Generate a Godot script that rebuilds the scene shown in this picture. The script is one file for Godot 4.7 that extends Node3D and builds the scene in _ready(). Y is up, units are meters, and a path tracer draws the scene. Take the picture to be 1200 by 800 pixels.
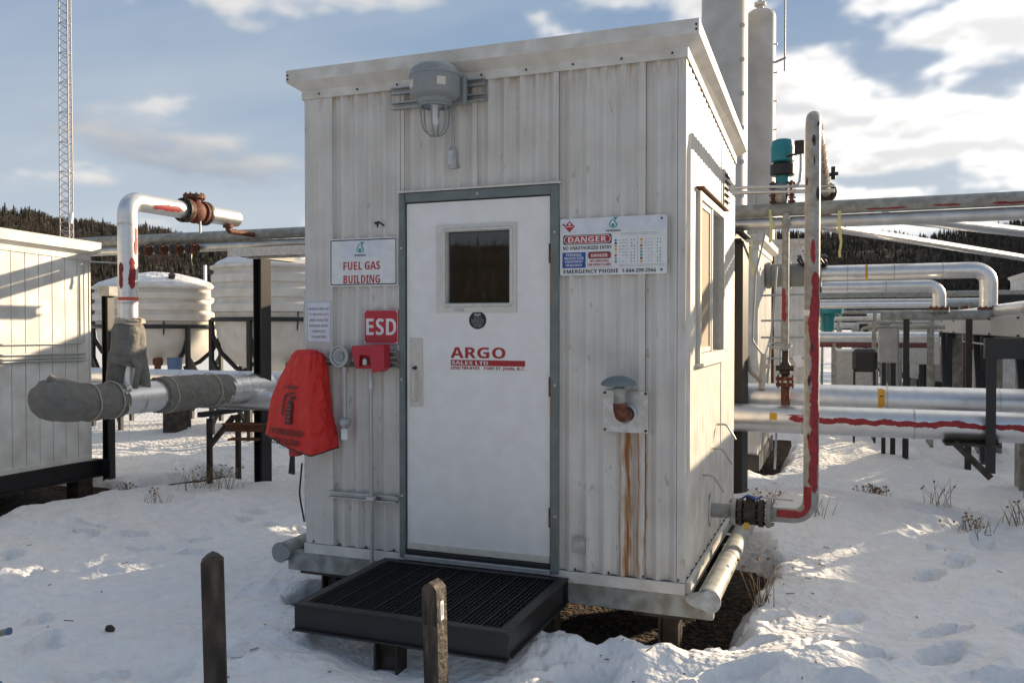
extends Node3D
# Fuel gas building in a snowy gas plant yard. Origin: right front corner of the main building, snow near y = 0.2.

const SUN := Vector3(0.5626, 0.2397, -0.791)
var M := {}
var rng := RandomNumberGenerator.new()
var used := {}
var n_big := FastNoiseLite.new()
var n_mid := FastNoiseLite.new()
var n_rid := FastNoiseLite.new()
var n_fin := FastNoiseLite.new()


# ---------------------------------------------------------------- mesh collector
class MB:
	var v := PackedVector3Array()
	var n := PackedVector3Array()
	var uv := PackedVector2Array()
	var use_uv := false

	func tri(a: Vector3, b: Vector3, c: Vector3, na := Vector3.ZERO, nb := Vector3.ZERO, nc := Vector3.ZERO) -> void:
		if na == Vector3.ZERO:
			na = (b - a).cross(c - a).normalized()
			nb = na
			nc = na
		v.append(a); v.append(c); v.append(b)
		n.append(na); n.append(nc); n.append(nb)
		uv.append(Vector2(a.x, -a.y)); uv.append(Vector2(c.x, -c.y)); uv.append(Vector2(b.x, -b.y))

	func quad(a: Vector3, b: Vector3, c: Vector3, d: Vector3) -> void:
		tri(a, b, c)
		tri(a, c, d)

	func quadn(a: Vector3, b: Vector3, c: Vector3, d: Vector3, na: Vector3, nb: Vector3, nc: Vector3, nd: Vector3) -> void:
		tri(a, b, c, na, nb, nc)
		tri(a, c, d, na, nc, nd)

	func box(c: Vector3, s: Vector3, bev := 0.0, bs := Basis()) -> void:
		var h := s * 0.5
		bev = minf(bev, minf(h.x, minf(h.y, h.z)) * 0.9)
		if bev <= 0.0:
			var p := []
			for i in 8:
				p.append(c + bs * Vector3(h.x if i & 1 else -h.x, h.y if i & 2 else -h.y, h.z if i & 4 else -h.z))
			quad(p[4], p[5], p[7], p[6]); quad(p[1], p[0], p[2], p[3])
			quad(p[5], p[1], p[3], p[7]); quad(p[0], p[4], p[6], p[2])
			quad(p[6], p[7], p[3], p[2]); quad(p[0], p[1], p[5], p[4])
			return
		var q := h - Vector3(bev, bev, bev)
		# every corner has three points, one on each face
		var f := func(sx: float, sy: float, sz: float, ax: int) -> Vector3:
			var l := Vector3(q.x * sx, q.y * sy, q.z * sz)
			if ax == 0: l.x = h.x * sx
			elif ax == 1: l.y = h.y * sy
			else: l.z = h.z * sz
			return c + bs * l
		var face := func(a: Vector3, b: Vector3, cc: Vector3, d: Vector3) -> void:
			var nn := (b - a).cross(cc - a)
			if nn.dot((a + cc) * 0.5 - c) < 0.0: quad(d, cc, b, a)
			else: quad(a, b, cc, d)
		for s1 in [-1.0, 1.0]:
			face.call(f.call(s1, -1.0, -1.0, 0), f.call(s1, 1.0, -1.0, 0), f.call(s1, 1.0, 1.0, 0), f.call(s1, -1.0, 1.0, 0))
			face.call(f.call(-1.0, s1, -1.0, 1), f.call(1.0, s1, -1.0, 1), f.call(1.0, s1, 1.0, 1), f.call(-1.0, s1, 1.0, 1))
			face.call(f.call(-1.0, -1.0, s1, 2), f.call(1.0, -1.0, s1, 2), f.call(1.0, 1.0, s1, 2), f.call(-1.0, 1.0, s1, 2))
			for s2 in [-1.0, 1.0]:
				face.call(f.call(s1, s2, -1.0, 0), f.call(s1, s2, 1.0, 0), f.call(s1, s2, 1.0, 1), f.call(s1, s2, -1.0, 1))
				face.call(f.call(-1.0, s1, s2, 1), f.call(1.0, s1, s2, 1), f.call(1.0, s1, s2, 2), f.call(-1.0, s1, s2, 2))
				face.call(f.call(s1, -1.0, s2, 0), f.call(s1, 1.0, s2, 0), f.call(s1, 1.0, s2, 2), f.call(s1, -1.0, s2, 2))
				for s3 in [-1.0, 1.0]:
					var a: Vector3 = f.call(s1, s2, s3, 0)
					var b: Vector3 = f.call(s1, s2, s3, 1)
					var d: Vector3 = f.call(s1, s2, s3, 2)
					if (b - a).cross(d - a).dot(a - c) < 0.0: tri(a, d, b)
					else: tri(a, b, d)

	func bar(a: Vector3, b: Vector3, w: float, h: float, up := Vector3.UP, bev := 0.0) -> void:
		var y := (b - a).normalized()
		if absf(y.dot(up)) > 0.98: up = Vector3.FORWARD
		var x := up.cross(y).normalized()
		box((a + b) * 0.5, Vector3(w, (b - a).length(), h), bev, Basis(x, y, x.cross(y)))

	func frame(y: Vector3) -> Basis:
		var up := Vector3.UP if absf(y.y) < 0.9 else Vector3.RIGHT
		var x := up.cross(y).normalized()
		return Basis(x, y, x.cross(y))

	func cyl(a: Vector3, b: Vector3, r0: float, r1 := -1.0, seg := 16, caps := true) -> void:
		if r1 < 0.0: r1 = r0
		var bs := frame((b - a).normalized())
		lathe([Vector2(r0, 0), Vector2(r1, (b - a).length())], seg, Transform3D(bs, a), caps)

	# profile of (radius, height) going up; sharp breaks where the angle is large
	func lathe(prof: Array, seg: int, xf: Transform3D, caps := false) -> void:
		var m := prof.size()
		var pn := []
		for i in m - 1:
			var d: Vector2 = prof[i + 1] - prof[i]
			pn.append(Vector2(d.y, -d.x).normalized())
		for i in m - 1:
			var n0: Vector2 = pn[i]
			var n1: Vector2 = pn[i]
			if i > 0 and pn[i - 1].dot(pn[i]) > 0.75: n0 = (pn[i] + pn[i - 1]).normalized()
			if i < m - 2 and pn[i + 1].dot(pn[i]) > 0.75: n1 = (pn[i] + pn[i + 1]).normalized()
			for k in seg:
				var t0 := TAU * k / seg
				var t1 := TAU * (k + 1) / seg
				var c0 := Vector3(cos(t0), 0, -sin(t0))
				var c1 := Vector3(cos(t1), 0, -sin(t1))
				var a: Vector3 = xf * (c0 * prof[i].x + Vector3(0, prof[i].y, 0))
				var b: Vector3 = xf * (c1 * prof[i].x + Vector3(0, prof[i].y, 0))
				var c: Vector3 = xf * (c1 * prof[i + 1].x + Vector3(0, prof[i + 1].y, 0))
				var d: Vector3 = xf * (c0 * prof[i + 1].x + Vector3(0, prof[i + 1].y, 0))
				var na := xf.basis * (c0 * n0.x + Vector3(0, n0.y, 0))
				var nb := xf.basis * (c1 * n0.x + Vector3(0, n0.y, 0))
				var nc := xf.basis * (c1 * n1.x + Vector3(0, n1.y, 0))
				var nd := xf.basis * (c0 * n1.x + Vector3(0, n1.y, 0))
				if prof[i].x > 1e-5: tri(a, b, c, na, nb, nc)
				if prof[i + 1].x > 1e-5: tri(a, c, d, na, nc, nd)
		if caps:
			for k in seg:
				var t0 := TAU * k / seg
				var t1 := TAU * (k + 1) / seg
				var c0 := Vector3(cos(t0), 0, -sin(t0))
				var c1 := Vector3(cos(t1), 0, -sin(t1))
				var lo: Vector2 = prof[0]
				var hi: Vector2 = prof[m - 1]
				if lo.x > 1e-5: tri(xf * Vector3(0, lo.y, 0), xf * (c1 * lo.x + Vector3(0, lo.y, 0)), xf * (c0 * lo.x + Vector3(0, lo.y, 0)))
				if hi.x > 1e-5: tri(xf * Vector3(0, hi.y, 0), xf * (c0 * hi.x + Vector3(0, hi.y, 0)), xf * (c1 * hi.x + Vector3(0, hi.y, 0)))

	func tube(pts: Array, r, seg := 14, caps := true) -> void:
		var m := pts.size()
		var bs: Basis
		var rings := []
		for i in m:
			var d: Vector3
			if i == 0: d = pts[1] - pts[0]
			elif i == m - 1: d = pts[m - 1] - pts[m - 2]
			else: d = (pts[i + 1] - pts[i]).normalized() + (pts[i] - pts[i - 1]).normalized()
			d = d.normalized()
			if i == 0: bs = frame(d)
			else:
				var ax := bs.y.cross(d)
				if ax.length() > 1e-6: bs = Basis(ax.normalized(), bs.y.angle_to(d)) * bs
			var rr: float = r[i] if r is Array else r
			var ring := []
			for k in seg:
				var t := TAU * k / seg
				var c := bs.x * cos(t) + bs.z * -sin(t)
				ring.append([pts[i] + c * rr, c])
			rings.append(ring)
		for i in m - 1:
			for k in seg:
				var k1 := (k + 1) % seg
				var a = rings[i][k]; var b = rings[i][k1]; var c = rings[i + 1][k1]; var d2 = rings[i + 1][k]
				quadn(a[0], b[0], c[0], d2[0], a[1], b[1], c[1], d2[1])
		if caps:
			for k in seg:
				var k1 := (k + 1) % seg
				tri(pts[0], rings[0][k1][0], rings[0][k][0])
				tri(pts[m - 1], rings[m - 1][k][0], rings[m - 1][k1][0])

	# polygon (x, y) pushed out along local z by depth
	func prism(poly: PackedVector2Array, depth: float, xf: Transform3D, back := true) -> void:
		if not Geometry2D.is_polygon_clockwise(poly):
			pass
		else:
			poly = poly.duplicate()
			poly.reverse()
		var idx := Geometry2D.triangulate_polygon(poly)
		for i in range(0, idx.size(), 3):
			var a := poly[idx[i]]; var b := poly[idx[i + 1]]; var c := poly[idx[i + 2]]
			if (b - a).cross(c - a) < 0.0:
				var t := b
				b = c
				c = t
			tri(xf * Vector3(a.x, a.y, depth), xf * Vector3(b.x, b.y, depth), xf * Vector3(c.x, c.y, depth))
			if back: tri(xf * Vector3(a.x, a.y, 0), xf * Vector3(c.x, c.y, 0), xf * Vector3(b.x, b.y, 0))
		for i in poly.size():
			var a := poly[i]
			var b := poly[(i + 1) % poly.size()]
			quad(xf * Vector3(a.x, a.y, 0), xf * Vector3(b.x, b.y, 0), xf * Vector3(b.x, b.y, depth), xf * Vector3(a.x, a.y, depth))

	func mesh() -> ArrayMesh:
		var a := []
		a.resize(Mesh.ARRAY_MAX)
		a[Mesh.ARRAY_VERTEX] = v
		a[Mesh.ARRAY_NORMAL] = n
		if use_uv: a[Mesh.ARRAY_TEX_UV] = uv
		var m := ArrayMesh.new()
		m.add_surface_from_arrays(Mesh.PRIMITIVE_TRIANGLES, a)
		return m


# ---------------------------------------------------------------- object helpers
func numbered(s: String) -> String:
	if not used.has(s):
		used[s] = 0
		return s
	used[s] += 1
	return "%s_%03d" % [s, used[s]]


func tag(o: Node3D, label: String, category: String, group := "", kind := "") -> Node3D:
	o.set_meta("label", label)
	if category: o.set_meta("category", category)
	if group: o.set_meta("group", group)
	if kind: o.set_meta("kind", kind)
	return o


func thing(called: String, label: String, category: String, at := Vector3.ZERO, turn := 0.0, group := "") -> Node3D:
	var o := Node3D.new()
	o.name = numbered(called)
	add_child(o, true)
	o.position = at
	o.rotation.y = turn
	return tag(o, label, category, group)


# parts are given in world coordinates and kept relative to their thing
func put(parent: Node3D, called: String, mb, m: Material, local := false) -> MeshInstance3D:
	var o := MeshInstance3D.new()
	o.name = called if parent != self else numbered(called)
	o.mesh = mb.mesh() if mb is MB else mb
	o.material_override = m
	parent.add_child(o, true)
	if not local and parent != self and parent is Node3D:
		o.transform = parent.global_transform.affine_inverse()
	return o


func structure(called: String, mb, m: Material) -> MeshInstance3D:
	var o := put(self, called, mb, m)
	o.set_meta("kind", "structure")
	return o


func text(parent: Node3D, s: String, c: Vector3, w: float, h: float, m: Material, bs := Basis(), weight := 700, called := "lettering") -> MeshInstance3D:
	var t := TextMesh.new()
	var f := SystemFont.new()
	f.font_names = PackedStringArray(["Droid Sans"])
	f.font_weight = weight
	t.font = f
	t.font_size = 48
	t.pixel_size = 0.01
	t.depth = 0.02
	t.curve_step = 2.0
	t.text = s
	var bb := t.get_aabb()
	var o := MeshInstance3D.new()
	o.name = called
	o.mesh = t
	o.material_override = m
	parent.add_child(o, true)
	var sc := Basis.from_scale(Vector3(w / maxf(bb.size.x, 0.001), h / maxf(bb.size.y, 0.001), 0.05))
	var b := bs * sc
	o.transform = parent.global_transform.affine_inverse() * Transform3D(b, c - b * bb.get_center())
	return o


func round_corners(pts: Array, r: float, k := 6) -> Array:
	var out := [pts[0]]
	for i in range(1, pts.size() - 1):
		var p: Vector3 = pts[i]
		var a: Vector3 = (pts[i - 1] - p).normalized()
		var b: Vector3 = (pts[i + 1] - p).normalized()
		var half := a.angle_to(b) * 0.5
		var d := minf(r / tan(half), minf((pts[i - 1] - p).length(), (pts[i + 1] - p).length()) * 0.49)
		var rr := d * tan(half)
		var mid := (a + b).normalized()
		var cen: Vector3 = p + mid * (rr / sin(half))
		var s: Vector3 = p + a * d - cen
		var e: Vector3 = p + b * d - cen
		for j in k + 1:
			out.append(cen + s.slerp(e, float(j) / k))
	out.append(pts[pts.size() - 1])
	return out


func rrect(x0: float, y0: float, x1: float, y1: float, r: float, k := 4) -> PackedVector2Array:
	var p := PackedVector2Array()
	for q in [[x1 - r, y0 + r, -PI / 2], [x1 - r, y1 - r, 0.0], [x0 + r, y1 - r, PI / 2], [x0 + r, y0 + r, PI]]:
		for j in k + 1:
			var t: float = q[2] + PI / 2 * j / k
			p.append(Vector2(q[0] + cos(t) * r, q[1] + sin(t) * r))
	return p


func disc(c: Vector2, rx: float, ry: float, k := 20) -> PackedVector2Array:
	var p := PackedVector2Array()
	for j in k: p.append(c + Vector2(cos(TAU * j / k) * rx, sin(TAU * j / k) * ry))
	return p


func flange(parent: Node3D, c: Vector3, axis: Vector3, r: float, t: float, m: Material, bolts := 8, called := "flange") -> MeshInstance3D:
	var mb := MB.new()
	mb.cyl(c - axis * t * 0.5, c + axis * t * 0.5, r, r, 18)
	var bs := mb.frame(axis)
	for k in bolts:
		var a := TAU * (k + 0.5) / bolts
		var p: Vector3 = c + (bs.x * cos(a) + bs.z * sin(a)) * r * 0.82
		mb.cyl(p - axis * (t * 0.5 + 0.018), p + axis * (t * 0.5 + 0.018), r * 0.085, -1.0, 6)
	return put(parent, called, mb, m)


# a sprayed paint mark: a strip of shell just off a pipe, with a wandering edge
func paint(parent: Node3D, a: Vector3, b: Vector3, r: float, dir: Vector3, half: float, m: Material, sd: int, called := "paint_mark", wander := 0.25) -> void:
	var mb := MB.new()
	var ax := (b - a).normalized()
	var x := (dir - ax * ax.dot(dir)).normalized()
	var y := ax.cross(x)
	var nz := FastNoiseLite.new()
	nz.seed = sd
	nz.frequency = 1.0
	var L := (b - a).length()
	var steps := maxi(6, int(L / 0.03))
	steps = mini(int(steps * 1.6), 260)
	var K := 5
	var prev := []
	for i in steps + 1:
		var u := float(i) / steps
		var taper := minf(1.0, minf(u, 1.0 - u) * L / 0.05)
		taper = sqrt(maxf(taper, 0.0)) if called != "tape_mark" else 1.0
		var lo := -half * (0.75 + 0.5 * nz.get_noise_2d(u * L * 6.0, 3.0) + 0.28 * nz.get_noise_2d(u * L * 34.0, 3.0)) * taper + wander * half * 2.0 * nz.get_noise_2d(u * L * 2.2, 20.0)
		var hi := half * (0.75 + 0.5 * nz.get_noise_2d(u * L * 6.0, 9.0) + 0.28 * nz.get_noise_2d(u * L * 34.0, 9.0)) * taper + wander * half * 2.0 * nz.get_noise_2d(u * L * 2.2, 20.0)
		var row := []
		for k in K + 1:
			var t := lerpf(lo, hi, float(k) / K)
			var d := x * cos(t) + y * sin(t)
			row.append([a + ax * (u * L) + d * (r + 0.0025), d])
		if prev:
			for k in K:
				mb.quadn(prev[k][0], prev[k + 1][0], row[k + 1][0], row[k][0], prev[k][1], prev[k + 1][1], row[k + 1][1], row[k][1])
		prev = row
	put(parent, called, mb, m)


# ---------------------------------------------------------------- materials
func noise_tex(sd: int, freq: float, c0: Color, c1: Color, size := 256, oct := 4, stretch := Vector2i(1, 1), gain := 1.6) -> ImageTexture:
	var nz := FastNoiseLite.new()
	nz.seed = sd
	nz.frequency = freq
	nz.fractal_octaves = oct
	nz.noise_type = FastNoiseLite.TYPE_SIMPLEX_SMOOTH
	var src := nz.get_seamless_image(size, size)
	src.convert(Image.FORMAT_L8)
	var d := src.get_data()
	var out := PackedByteArray()
	out.resize(size * size * 3)
	for i in size * size:
		var y := i / size
		var x := i % size
		var t := d[(y / stretch.y) * size + (x / stretch.x) % size] / 255.0
		t = clampf((t - 0.5) * gain + 0.5, 0.0, 1.0)
		var c := c0.lerp(c1, t)
		out[i * 3] = int(c.r * 255.0)
		out[i * 3 + 1] = int(c.g * 255.0)
		out[i * 3 + 2] = int(c.b * 255.0)
	return ImageTexture.create_from_image(Image.create_from_data(size, size, false, Image.FORMAT_RGB8, out))


func mat(key: String, lin: Color, rough := 0.6, metal := 0.0, tex: Texture2D = null, scale := 1.0, bump: Texture2D = null, depth := 0.1) -> StandardMaterial3D:
	var m := StandardMaterial3D.new()
	m.resource_name = key
	m.albedo_color = lin.linear_to_srgb()
	m.roughness = rough
	m.metallic = metal
	if tex or bump:
		m.uv1_triplanar = true
		m.uv1_world_triplanar = true
		m.uv1_scale = Vector3(scale, scale, scale)
	if tex: m.albedo_texture = tex
	if bump:
		m.heightmap_enabled = true
		m.heightmap_texture = bump
		m.heightmap_scale = depth
	M[key] = m
	return m


func materials() -> void:
	var W := Color(1, 1, 1)
	var grime := noise_tex(11, 0.02, Color(0.90, 0.89, 0.87), W, 256, 5)
	var fine := noise_tex(12, 0.03, Color(0.955, 0.955, 0.95), W, 256, 4)
	var blot := noise_tex(13, 0.03, Color(0.80, 0.77, 0.73), W, 256, 5, Vector2i(1, 1), 2.0)
	var rusty := noise_tex(14, 0.03, Color(0.6, 0.5, 0.44), Color(1, 0.97, 0.93), 256, 5, Vector2i(1, 1), 2.2)
	var dent := noise_tex(15, 0.012, Color(0, 0, 0), W, 256, 3)
	var grit := noise_tex(16, 0.09, Color(0, 0, 0), W, 256, 4)
	var soil := noise_tex(17, 0.05, Color(0.35, 0.3, 0.26), Color(1, 0.9, 0.75), 256, 5, Vector2i(1, 1), 2.5)
	var bark := noise_tex(18, 0.05, Color(0.4, 0.36, 0.33), W, 256, 5, Vector2i(1, 6), 2.4)
	mat("panel", Color(0.65, 0.625, 0.58), 0.5, 0.0, grime, 0.7, dent, 0.25)
	mat("panel_side", Color(0.70, 0.66, 0.60), 0.5, 0.0, grime, 0.7, dent, 0.15)
	mat("fascia", Color(0.68, 0.66, 0.62), 0.5, 0.0, grime, 0.9)
	mat("door_white", Color(0.79, 0.78, 0.76), 0.42, 0.0, noise_tex(23, 0.02, Color(0.975, 0.972, 0.965), W, 256, 5), 1.3)
	mat("frame_grey", Color(0.16, 0.19, 0.19), 0.5, 0.0, grime, 1.3)
	mat("skid_grey", Color(0.36, 0.38, 0.37), 0.55, 0.0, blot, 0.9)
	mat("skid_pale", Color(0.44, 0.47, 0.48), 0.5, 0.0, blot, 1.2)
	mat("cream", Color(0.62, 0.59, 0.52), 0.5, 0.0, fine, 2.0)
	mat("silver", Color(0.78, 0.78, 0.78), 0.36, 0.9, fine, 1.1, dent, 0.25)
	mat("silver_dull", Color(0.66, 0.66, 0.65), 0.42, 0.85, grime, 1.0, dent, 0.5)
	mat("galv", Color(0.55, 0.57, 0.58), 0.45, 0.75, grime, 3.0)
	mat("conduit", Color(0.42, 0.43, 0.43), 0.45, 0.5, fine, 3.0)
	mat("black_steel", Color(0.018, 0.018, 0.02), 0.45, 0.0, grime, 1.0)
	mat("black_rust", Color(0.05, 0.043, 0.036), 0.6, 0.0, rusty, 0.8)
	mat("grate", Color(0.012, 0.012, 0.013), 0.55, 0.0, grime, 2.0)
	mat("rust", Color(0.16, 0.07, 0.035), 0.85, 0.0, blot, 2.0)
	mat("rust_valve", Color(0.2, 0.075, 0.045), 0.75, 0.0, rusty, 3.0)
	mat("dark_valve", Color(0.045, 0.038, 0.035), 0.6, 0.0, rusty, 3.0)
	mat("pipe_paint", Color(0.38, 0.385, 0.37), 0.45, 0.0, blot, 1.4, grit, 0.05)
	mat("pipe_grey", Color(0.34, 0.36, 0.35), 0.5, 0.0, blot, 0.9)
	mat("vessel_grey", Color(0.2, 0.21, 0.205), 0.55, 0.0, grime, 1.0)
	mat("tower", Color(0.5, 0.5, 0.49), 0.55, 0.0, grime, 0.25)
	mat("red_paint", Color(0.33, 0.022, 0.03), 0.6, 0.0, blot, 2.5)
	mat("orange_tape", Color(0.6, 0.1, 0.04), 0.5)
	mat("yellow_tape", Color(0.62, 0.33, 0.03), 0.55)
	mat("ribbon", Color(0.58, 0.57, 0.26), 0.6).cull_mode = BaseMaterial3D.CULL_DISABLED
	mat("bag_red", Color(0.68, 0.022, 0.016), 0.6, 0.0, fine, 2.0, dent, 1.2)
	mat("esd_red", Color(0.45, 0.02, 0.035), 0.45)
	mat("sign_red", Color(0.42, 0.03, 0.04), 0.5)
	mat("sign_white", Color(0.74, 0.75, 0.75), 0.42, 0.0, fine, 1.5)
	mat("sign_pale", Color(0.68, 0.7, 0.76), 0.42, 0.0, fine, 1.5)
	mat("sign_band", Color(0.5, 0.6, 0.68), 0.42)
	mat("sign_black", Color(0.015, 0.015, 0.017), 0.5)
	mat("sign_blue", Color(0.02, 0.07, 0.3), 0.5)
	mat("sign_teal", Color(0.01, 0.28, 0.27), 0.5)
	mat("sign_mauve", Color(0.36, 0.26, 0.33), 0.5)
	mat("sign_grey", Color(0.3, 0.31, 0.32), 0.5)
	mat("argo_red", Color(0.36, 0.012, 0.012), 0.5)
	mat("lamp_grey", Color(0.25, 0.275, 0.28), 0.42, 0.0, fine, 3.0)
	mat("hood_grey", Color(0.17, 0.21, 0.23), 0.5, 0.0, grime, 4.0)
	mat("teal", Color(0.02, 0.22, 0.26), 0.4, 0.0, fine, 4.0)
	mat("blanket", Color(0.2, 0.195, 0.18), 0.9, 0.0, grime, 1.6, dent, 2.5)
	mat("rope", Color(0.45, 0.4, 0.32), 0.9)
	mat("tank", Color(0.74, 0.725, 0.69), 0.5, 0.0, grime, 0.6)
	mat("soil", Color(0.085, 0.06, 0.04), 0.95, 0.0, soil, 0.9, grit, 3.0)
	mat("dry_grass", Color(0.2, 0.13, 0.07), 0.9).cull_mode = BaseMaterial3D.CULL_DISABLED
	mat("post_wood", Color(0.075, 0.058, 0.045), 0.7, 0.0, bark, 1.4, grit, 0.4)
	mat("post_light", Color(0.2, 0.145, 0.09), 0.7, 0.0, bark, 1.4, grit, 0.4)
	mat("beam_grey", Color(0.27, 0.26, 0.23), 0.6, 0.0, blot, 0.8)
	mat("plastic_blue", Color(0.09, 0.16, 0.3), 0.5)
	mat("mast", Color(0.3, 0.29, 0.29), 0.5, 0.4)
	mat("blind", Color(0.34, 0.27, 0.19), 0.8, 0.0, fine, 2.0)
	mat("inside", Color(0.19, 0.21, 0.21), 0.9)
	mat("rust_stain", Color(0.36, 0.17, 0.06), 0.8)
	mat("aluminium", Color(0.62, 0.61, 0.57), 0.42, 0.35, fine, 2.0)
	# window glass
	var g := StandardMaterial3D.new()
	g.transparency = BaseMaterial3D.TRANSPARENCY_ALPHA
	g.albedo_color = Color(0.12, 0.14, 0.13, 0.05)
	g.roughness = 0.02
	M["glass"] = g
	# snow: bright, finely grained
	var sn := mat("snow", Color(0.80, 0.805, 0.815), 0.65, 0.0, noise_tex(21, 0.05, Color(0.955, 0.96, 0.965), W, 256, 5), 0.45, noise_tex(22, 0.05, Color(0, 0, 0), W, 512, 6), 1.35)
	sn.subsurf_scatter_enabled = true
	sn.subsurf_scatter_strength = 0.06


# one sheet of dirt, runs and rust for the front wall, in the wall's own metres (2.44 wide, 3.0 high)
func front_wall_material() -> StandardMaterial3D:
	var w := 640
	var h := 768
	var im := Image.create(w, h, false, Image.FORMAT_RGB8)
	var a := FastNoiseLite.new()
	a.seed = 5
	a.frequency = 1.0
	a.fractal_octaves = 3
	var b := FastNoiseLite.new()
	b.seed = 6
	b.frequency = 1.0
	b.fractal_octaves = 4
	for j in h:
		var y := 3.4 - 3.0 * j / h
		for i in w:
			var x := -2.44 + 2.44 * i / w
			var run := a.get_noise_2d(x * 26.0, y * 0.9)
			var run2 := a.get_noise_2d(x * 70.0 + 50.0, y * 1.6)
			var cloud := b.get_noise_2d(x * 2.5, y * 2.5 + 9.0)
			var t := clampf(0.6 + run * 0.35 + run2 * 0.12 + cloud * 0.6, 0.0, 1.0)
			var c := Color(0.90, 0.895, 0.885).lerp(Color(1, 1, 1), t)
			# scuffs
			var sc := b.get_noise_2d(x * 14.0 + 40.0, y * 5.0)
			if sc > 0.5: c = c.lerp(Color(0.78, 0.76, 0.73), minf(0.7, (sc - 0.5) * 5.0))
			# rust running down from the vent plate
			if y < 1.3:
				for s in [[-0.325, 0.018, 1.0], [-0.26, 0.008, 0.55], [-0.365, 0.01, 0.5], [-0.30, 0.05, 0.3], [-0.222, 0.006, 0.6]]:
					var dx: float = absf(x - s[0] + 0.012 * a.get_noise_2d(3.0 + s[0] * 40.0, y * 4.0)) / (s[1] * (1.0 + 0.8 * a.get_noise_2d(9.0 + s[0] * 40.0, y * 5.0)))
					var k: float = clampf(1.25 - dx, 0.0, 1.0) * s[2] * clampf(0.75 + 1.1 * a.get_noise_2d(x * 90.0, y * 2.2 + 7.0), 0.0, 1.0)
					c = c.lerp(Color(0.62, 0.36, 0.13), k)
			# old rust below the fascia and lamp brackets
			if y > 3.1: c = c.lerp(Color(0.82, 0.72, 0.62), clampf(a.get_noise_2d(x * 40.0 + 3.0, y * 2.0) * 1.4, 0.0, 0.5) * smoothstep(3.2, 3.34, y + 0.09 * a.get_noise_2d(x * 25.0, 60.0)))
			im.set_pixel(i, j, c)
	var m: StandardMaterial3D = M["panel"].duplicate()
	m.uv1_triplanar = false
	m.uv1_world_triplanar = false
	m.heightmap_enabled = false
	m.albedo_texture = ImageTexture.create_from_image(im)
	# uv of the mesh collector is (x, -y) in metres
	m.uv1_scale = Vector3(1.0 / 2.44, 1.0 / 3.0, 1)
	m.uv1_offset = Vector3(1.0, 3.4 / 3.0, 0)
	m.texture_repeat = false
	M["front_wall"] = m
	return m


# ---------------------------------------------------------------- sky
func sky_image() -> Image:
	var w := 2048
	var h := 1024
	var im := Image.create(w, h, false, Image.FORMAT_RGBF)
	var c1 := FastNoiseLite.new()
	c1.seed = 85
	c1.frequency = 1.0
	c1.fractal_octaves = 6
	c1.fractal_gain = 0.55
	var c2 := FastNoiseLite.new()
	c2.seed = 47
	c2.frequency = 1.0
	c2.fractal_octaves = 5
	var below := Color(0.42, 0.44, 0.47)
	for j in range(h / 2, h):
		for i in w: im.set_pixel(i, j, below)
	var sun := SUN.normalized()
	for j in h / 2:
		var th := PI * (j + 0.5) / h
		var sy := cos(th)
		var ce := sin(th)
		for i in w:
			var ph := TAU * (i + 0.5) / w
			var d := Vector3(sin(ph) * ce, sy, -cos(ph) * ce)
			var az := ph if ph < PI else ph - TAU      # from -Z towards +X
			var el := PI / 2 - th
			var q := 1.0 / (sy + 0.13)
			var px := d.x * q
			var pz := d.z * q
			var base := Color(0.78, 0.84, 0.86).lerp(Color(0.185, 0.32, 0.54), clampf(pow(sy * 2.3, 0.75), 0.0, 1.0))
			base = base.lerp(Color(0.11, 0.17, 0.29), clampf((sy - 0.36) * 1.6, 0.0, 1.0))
			# thin high veil
			var veil := clampf(0.35 + 1.1 * c2.get_noise_2d(px * 0.5 + 4.0, pz * 1.3), 0.0, 1.0)
			base = base.lerp(Color(0.72, 0.78, 0.82), veil * 0.34)
			var tosun := maxf(0.0, d.dot(sun))
			var side := 0.5 + 0.5 * cos(az - 0.62)
			# broken fair-weather cloud, more of it towards the sun's side
			var f := c1.get_noise_2d(px * 1.15 + 2.0, pz * 1.15 + 1.0)
			var f2 := c2.get_noise_2d(px * 3.2, pz * 3.2)
			var dens := f * 1.5 + f2 * 0.35 + lerpf(-0.40, 0.52, smoothstep(0.50, 0.92, side)) - 0.10 + 0.25 * smoothstep(0.35, 0.8, sy)
			# a long grey bank low over the hills to the left
			var bx := (az + 0.735) / 0.14
			var by := (el - 0.188 + (az + 0.735) * 0.16) / 0.03
			var bank := exp(-(bx * bx + by * by)) * (0.9 + 0.9 * f2)
			var cov := smoothstep(0.0, 0.42, dens)
			var thick := smoothstep(0.25, 0.95, dens)
			var lit := Color(1.02, 1.0, 0.97) * (0.92 + 0.75 * pow(tosun, 4.0))
			var shade := Color(0.62, 0.65, 0.70)
			# denser cores are greyer on their lower side
			var lower := c1.get_noise_2d(px * 1.15 + 2.0 + d.x * 0.10, pz * 1.15 + 1.0 + d.z * 0.10)
			var cc := lit.lerp(shade, clampf(thick * 0.42 + (f - lower) * 1.8, 0.0, 0.66))
			var c := base.lerp(cc, cov)
			var bs := smoothstep(0.22, 0.75, bank)
			c = c.lerp(Color(0.40, 0.45, 0.53).lerp(Color(0.78, 0.77, 0.76), clampf(0.45 + by * 0.6 + f2 * 0.5, 0.0, 1.0)), bs * 0.85)
			c += Color(0.16, 0.13, 0.10) * pow(tosun, 8.0)
			im.set_pixel(i, j, c)
	return im


# ---------------------------------------------------------------- ground
func box_dist(x: float, z: float, x0: float, x1: float, z0: float, z1: float) -> float:
	var dx := maxf(x0 - x, x - x1)
	var dz := maxf(z0 - z, z - z1)
	return Vector2(maxf(dx, 0), maxf(dz, 0)).length() + minf(maxf(dx, dz), 0.0)


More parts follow.
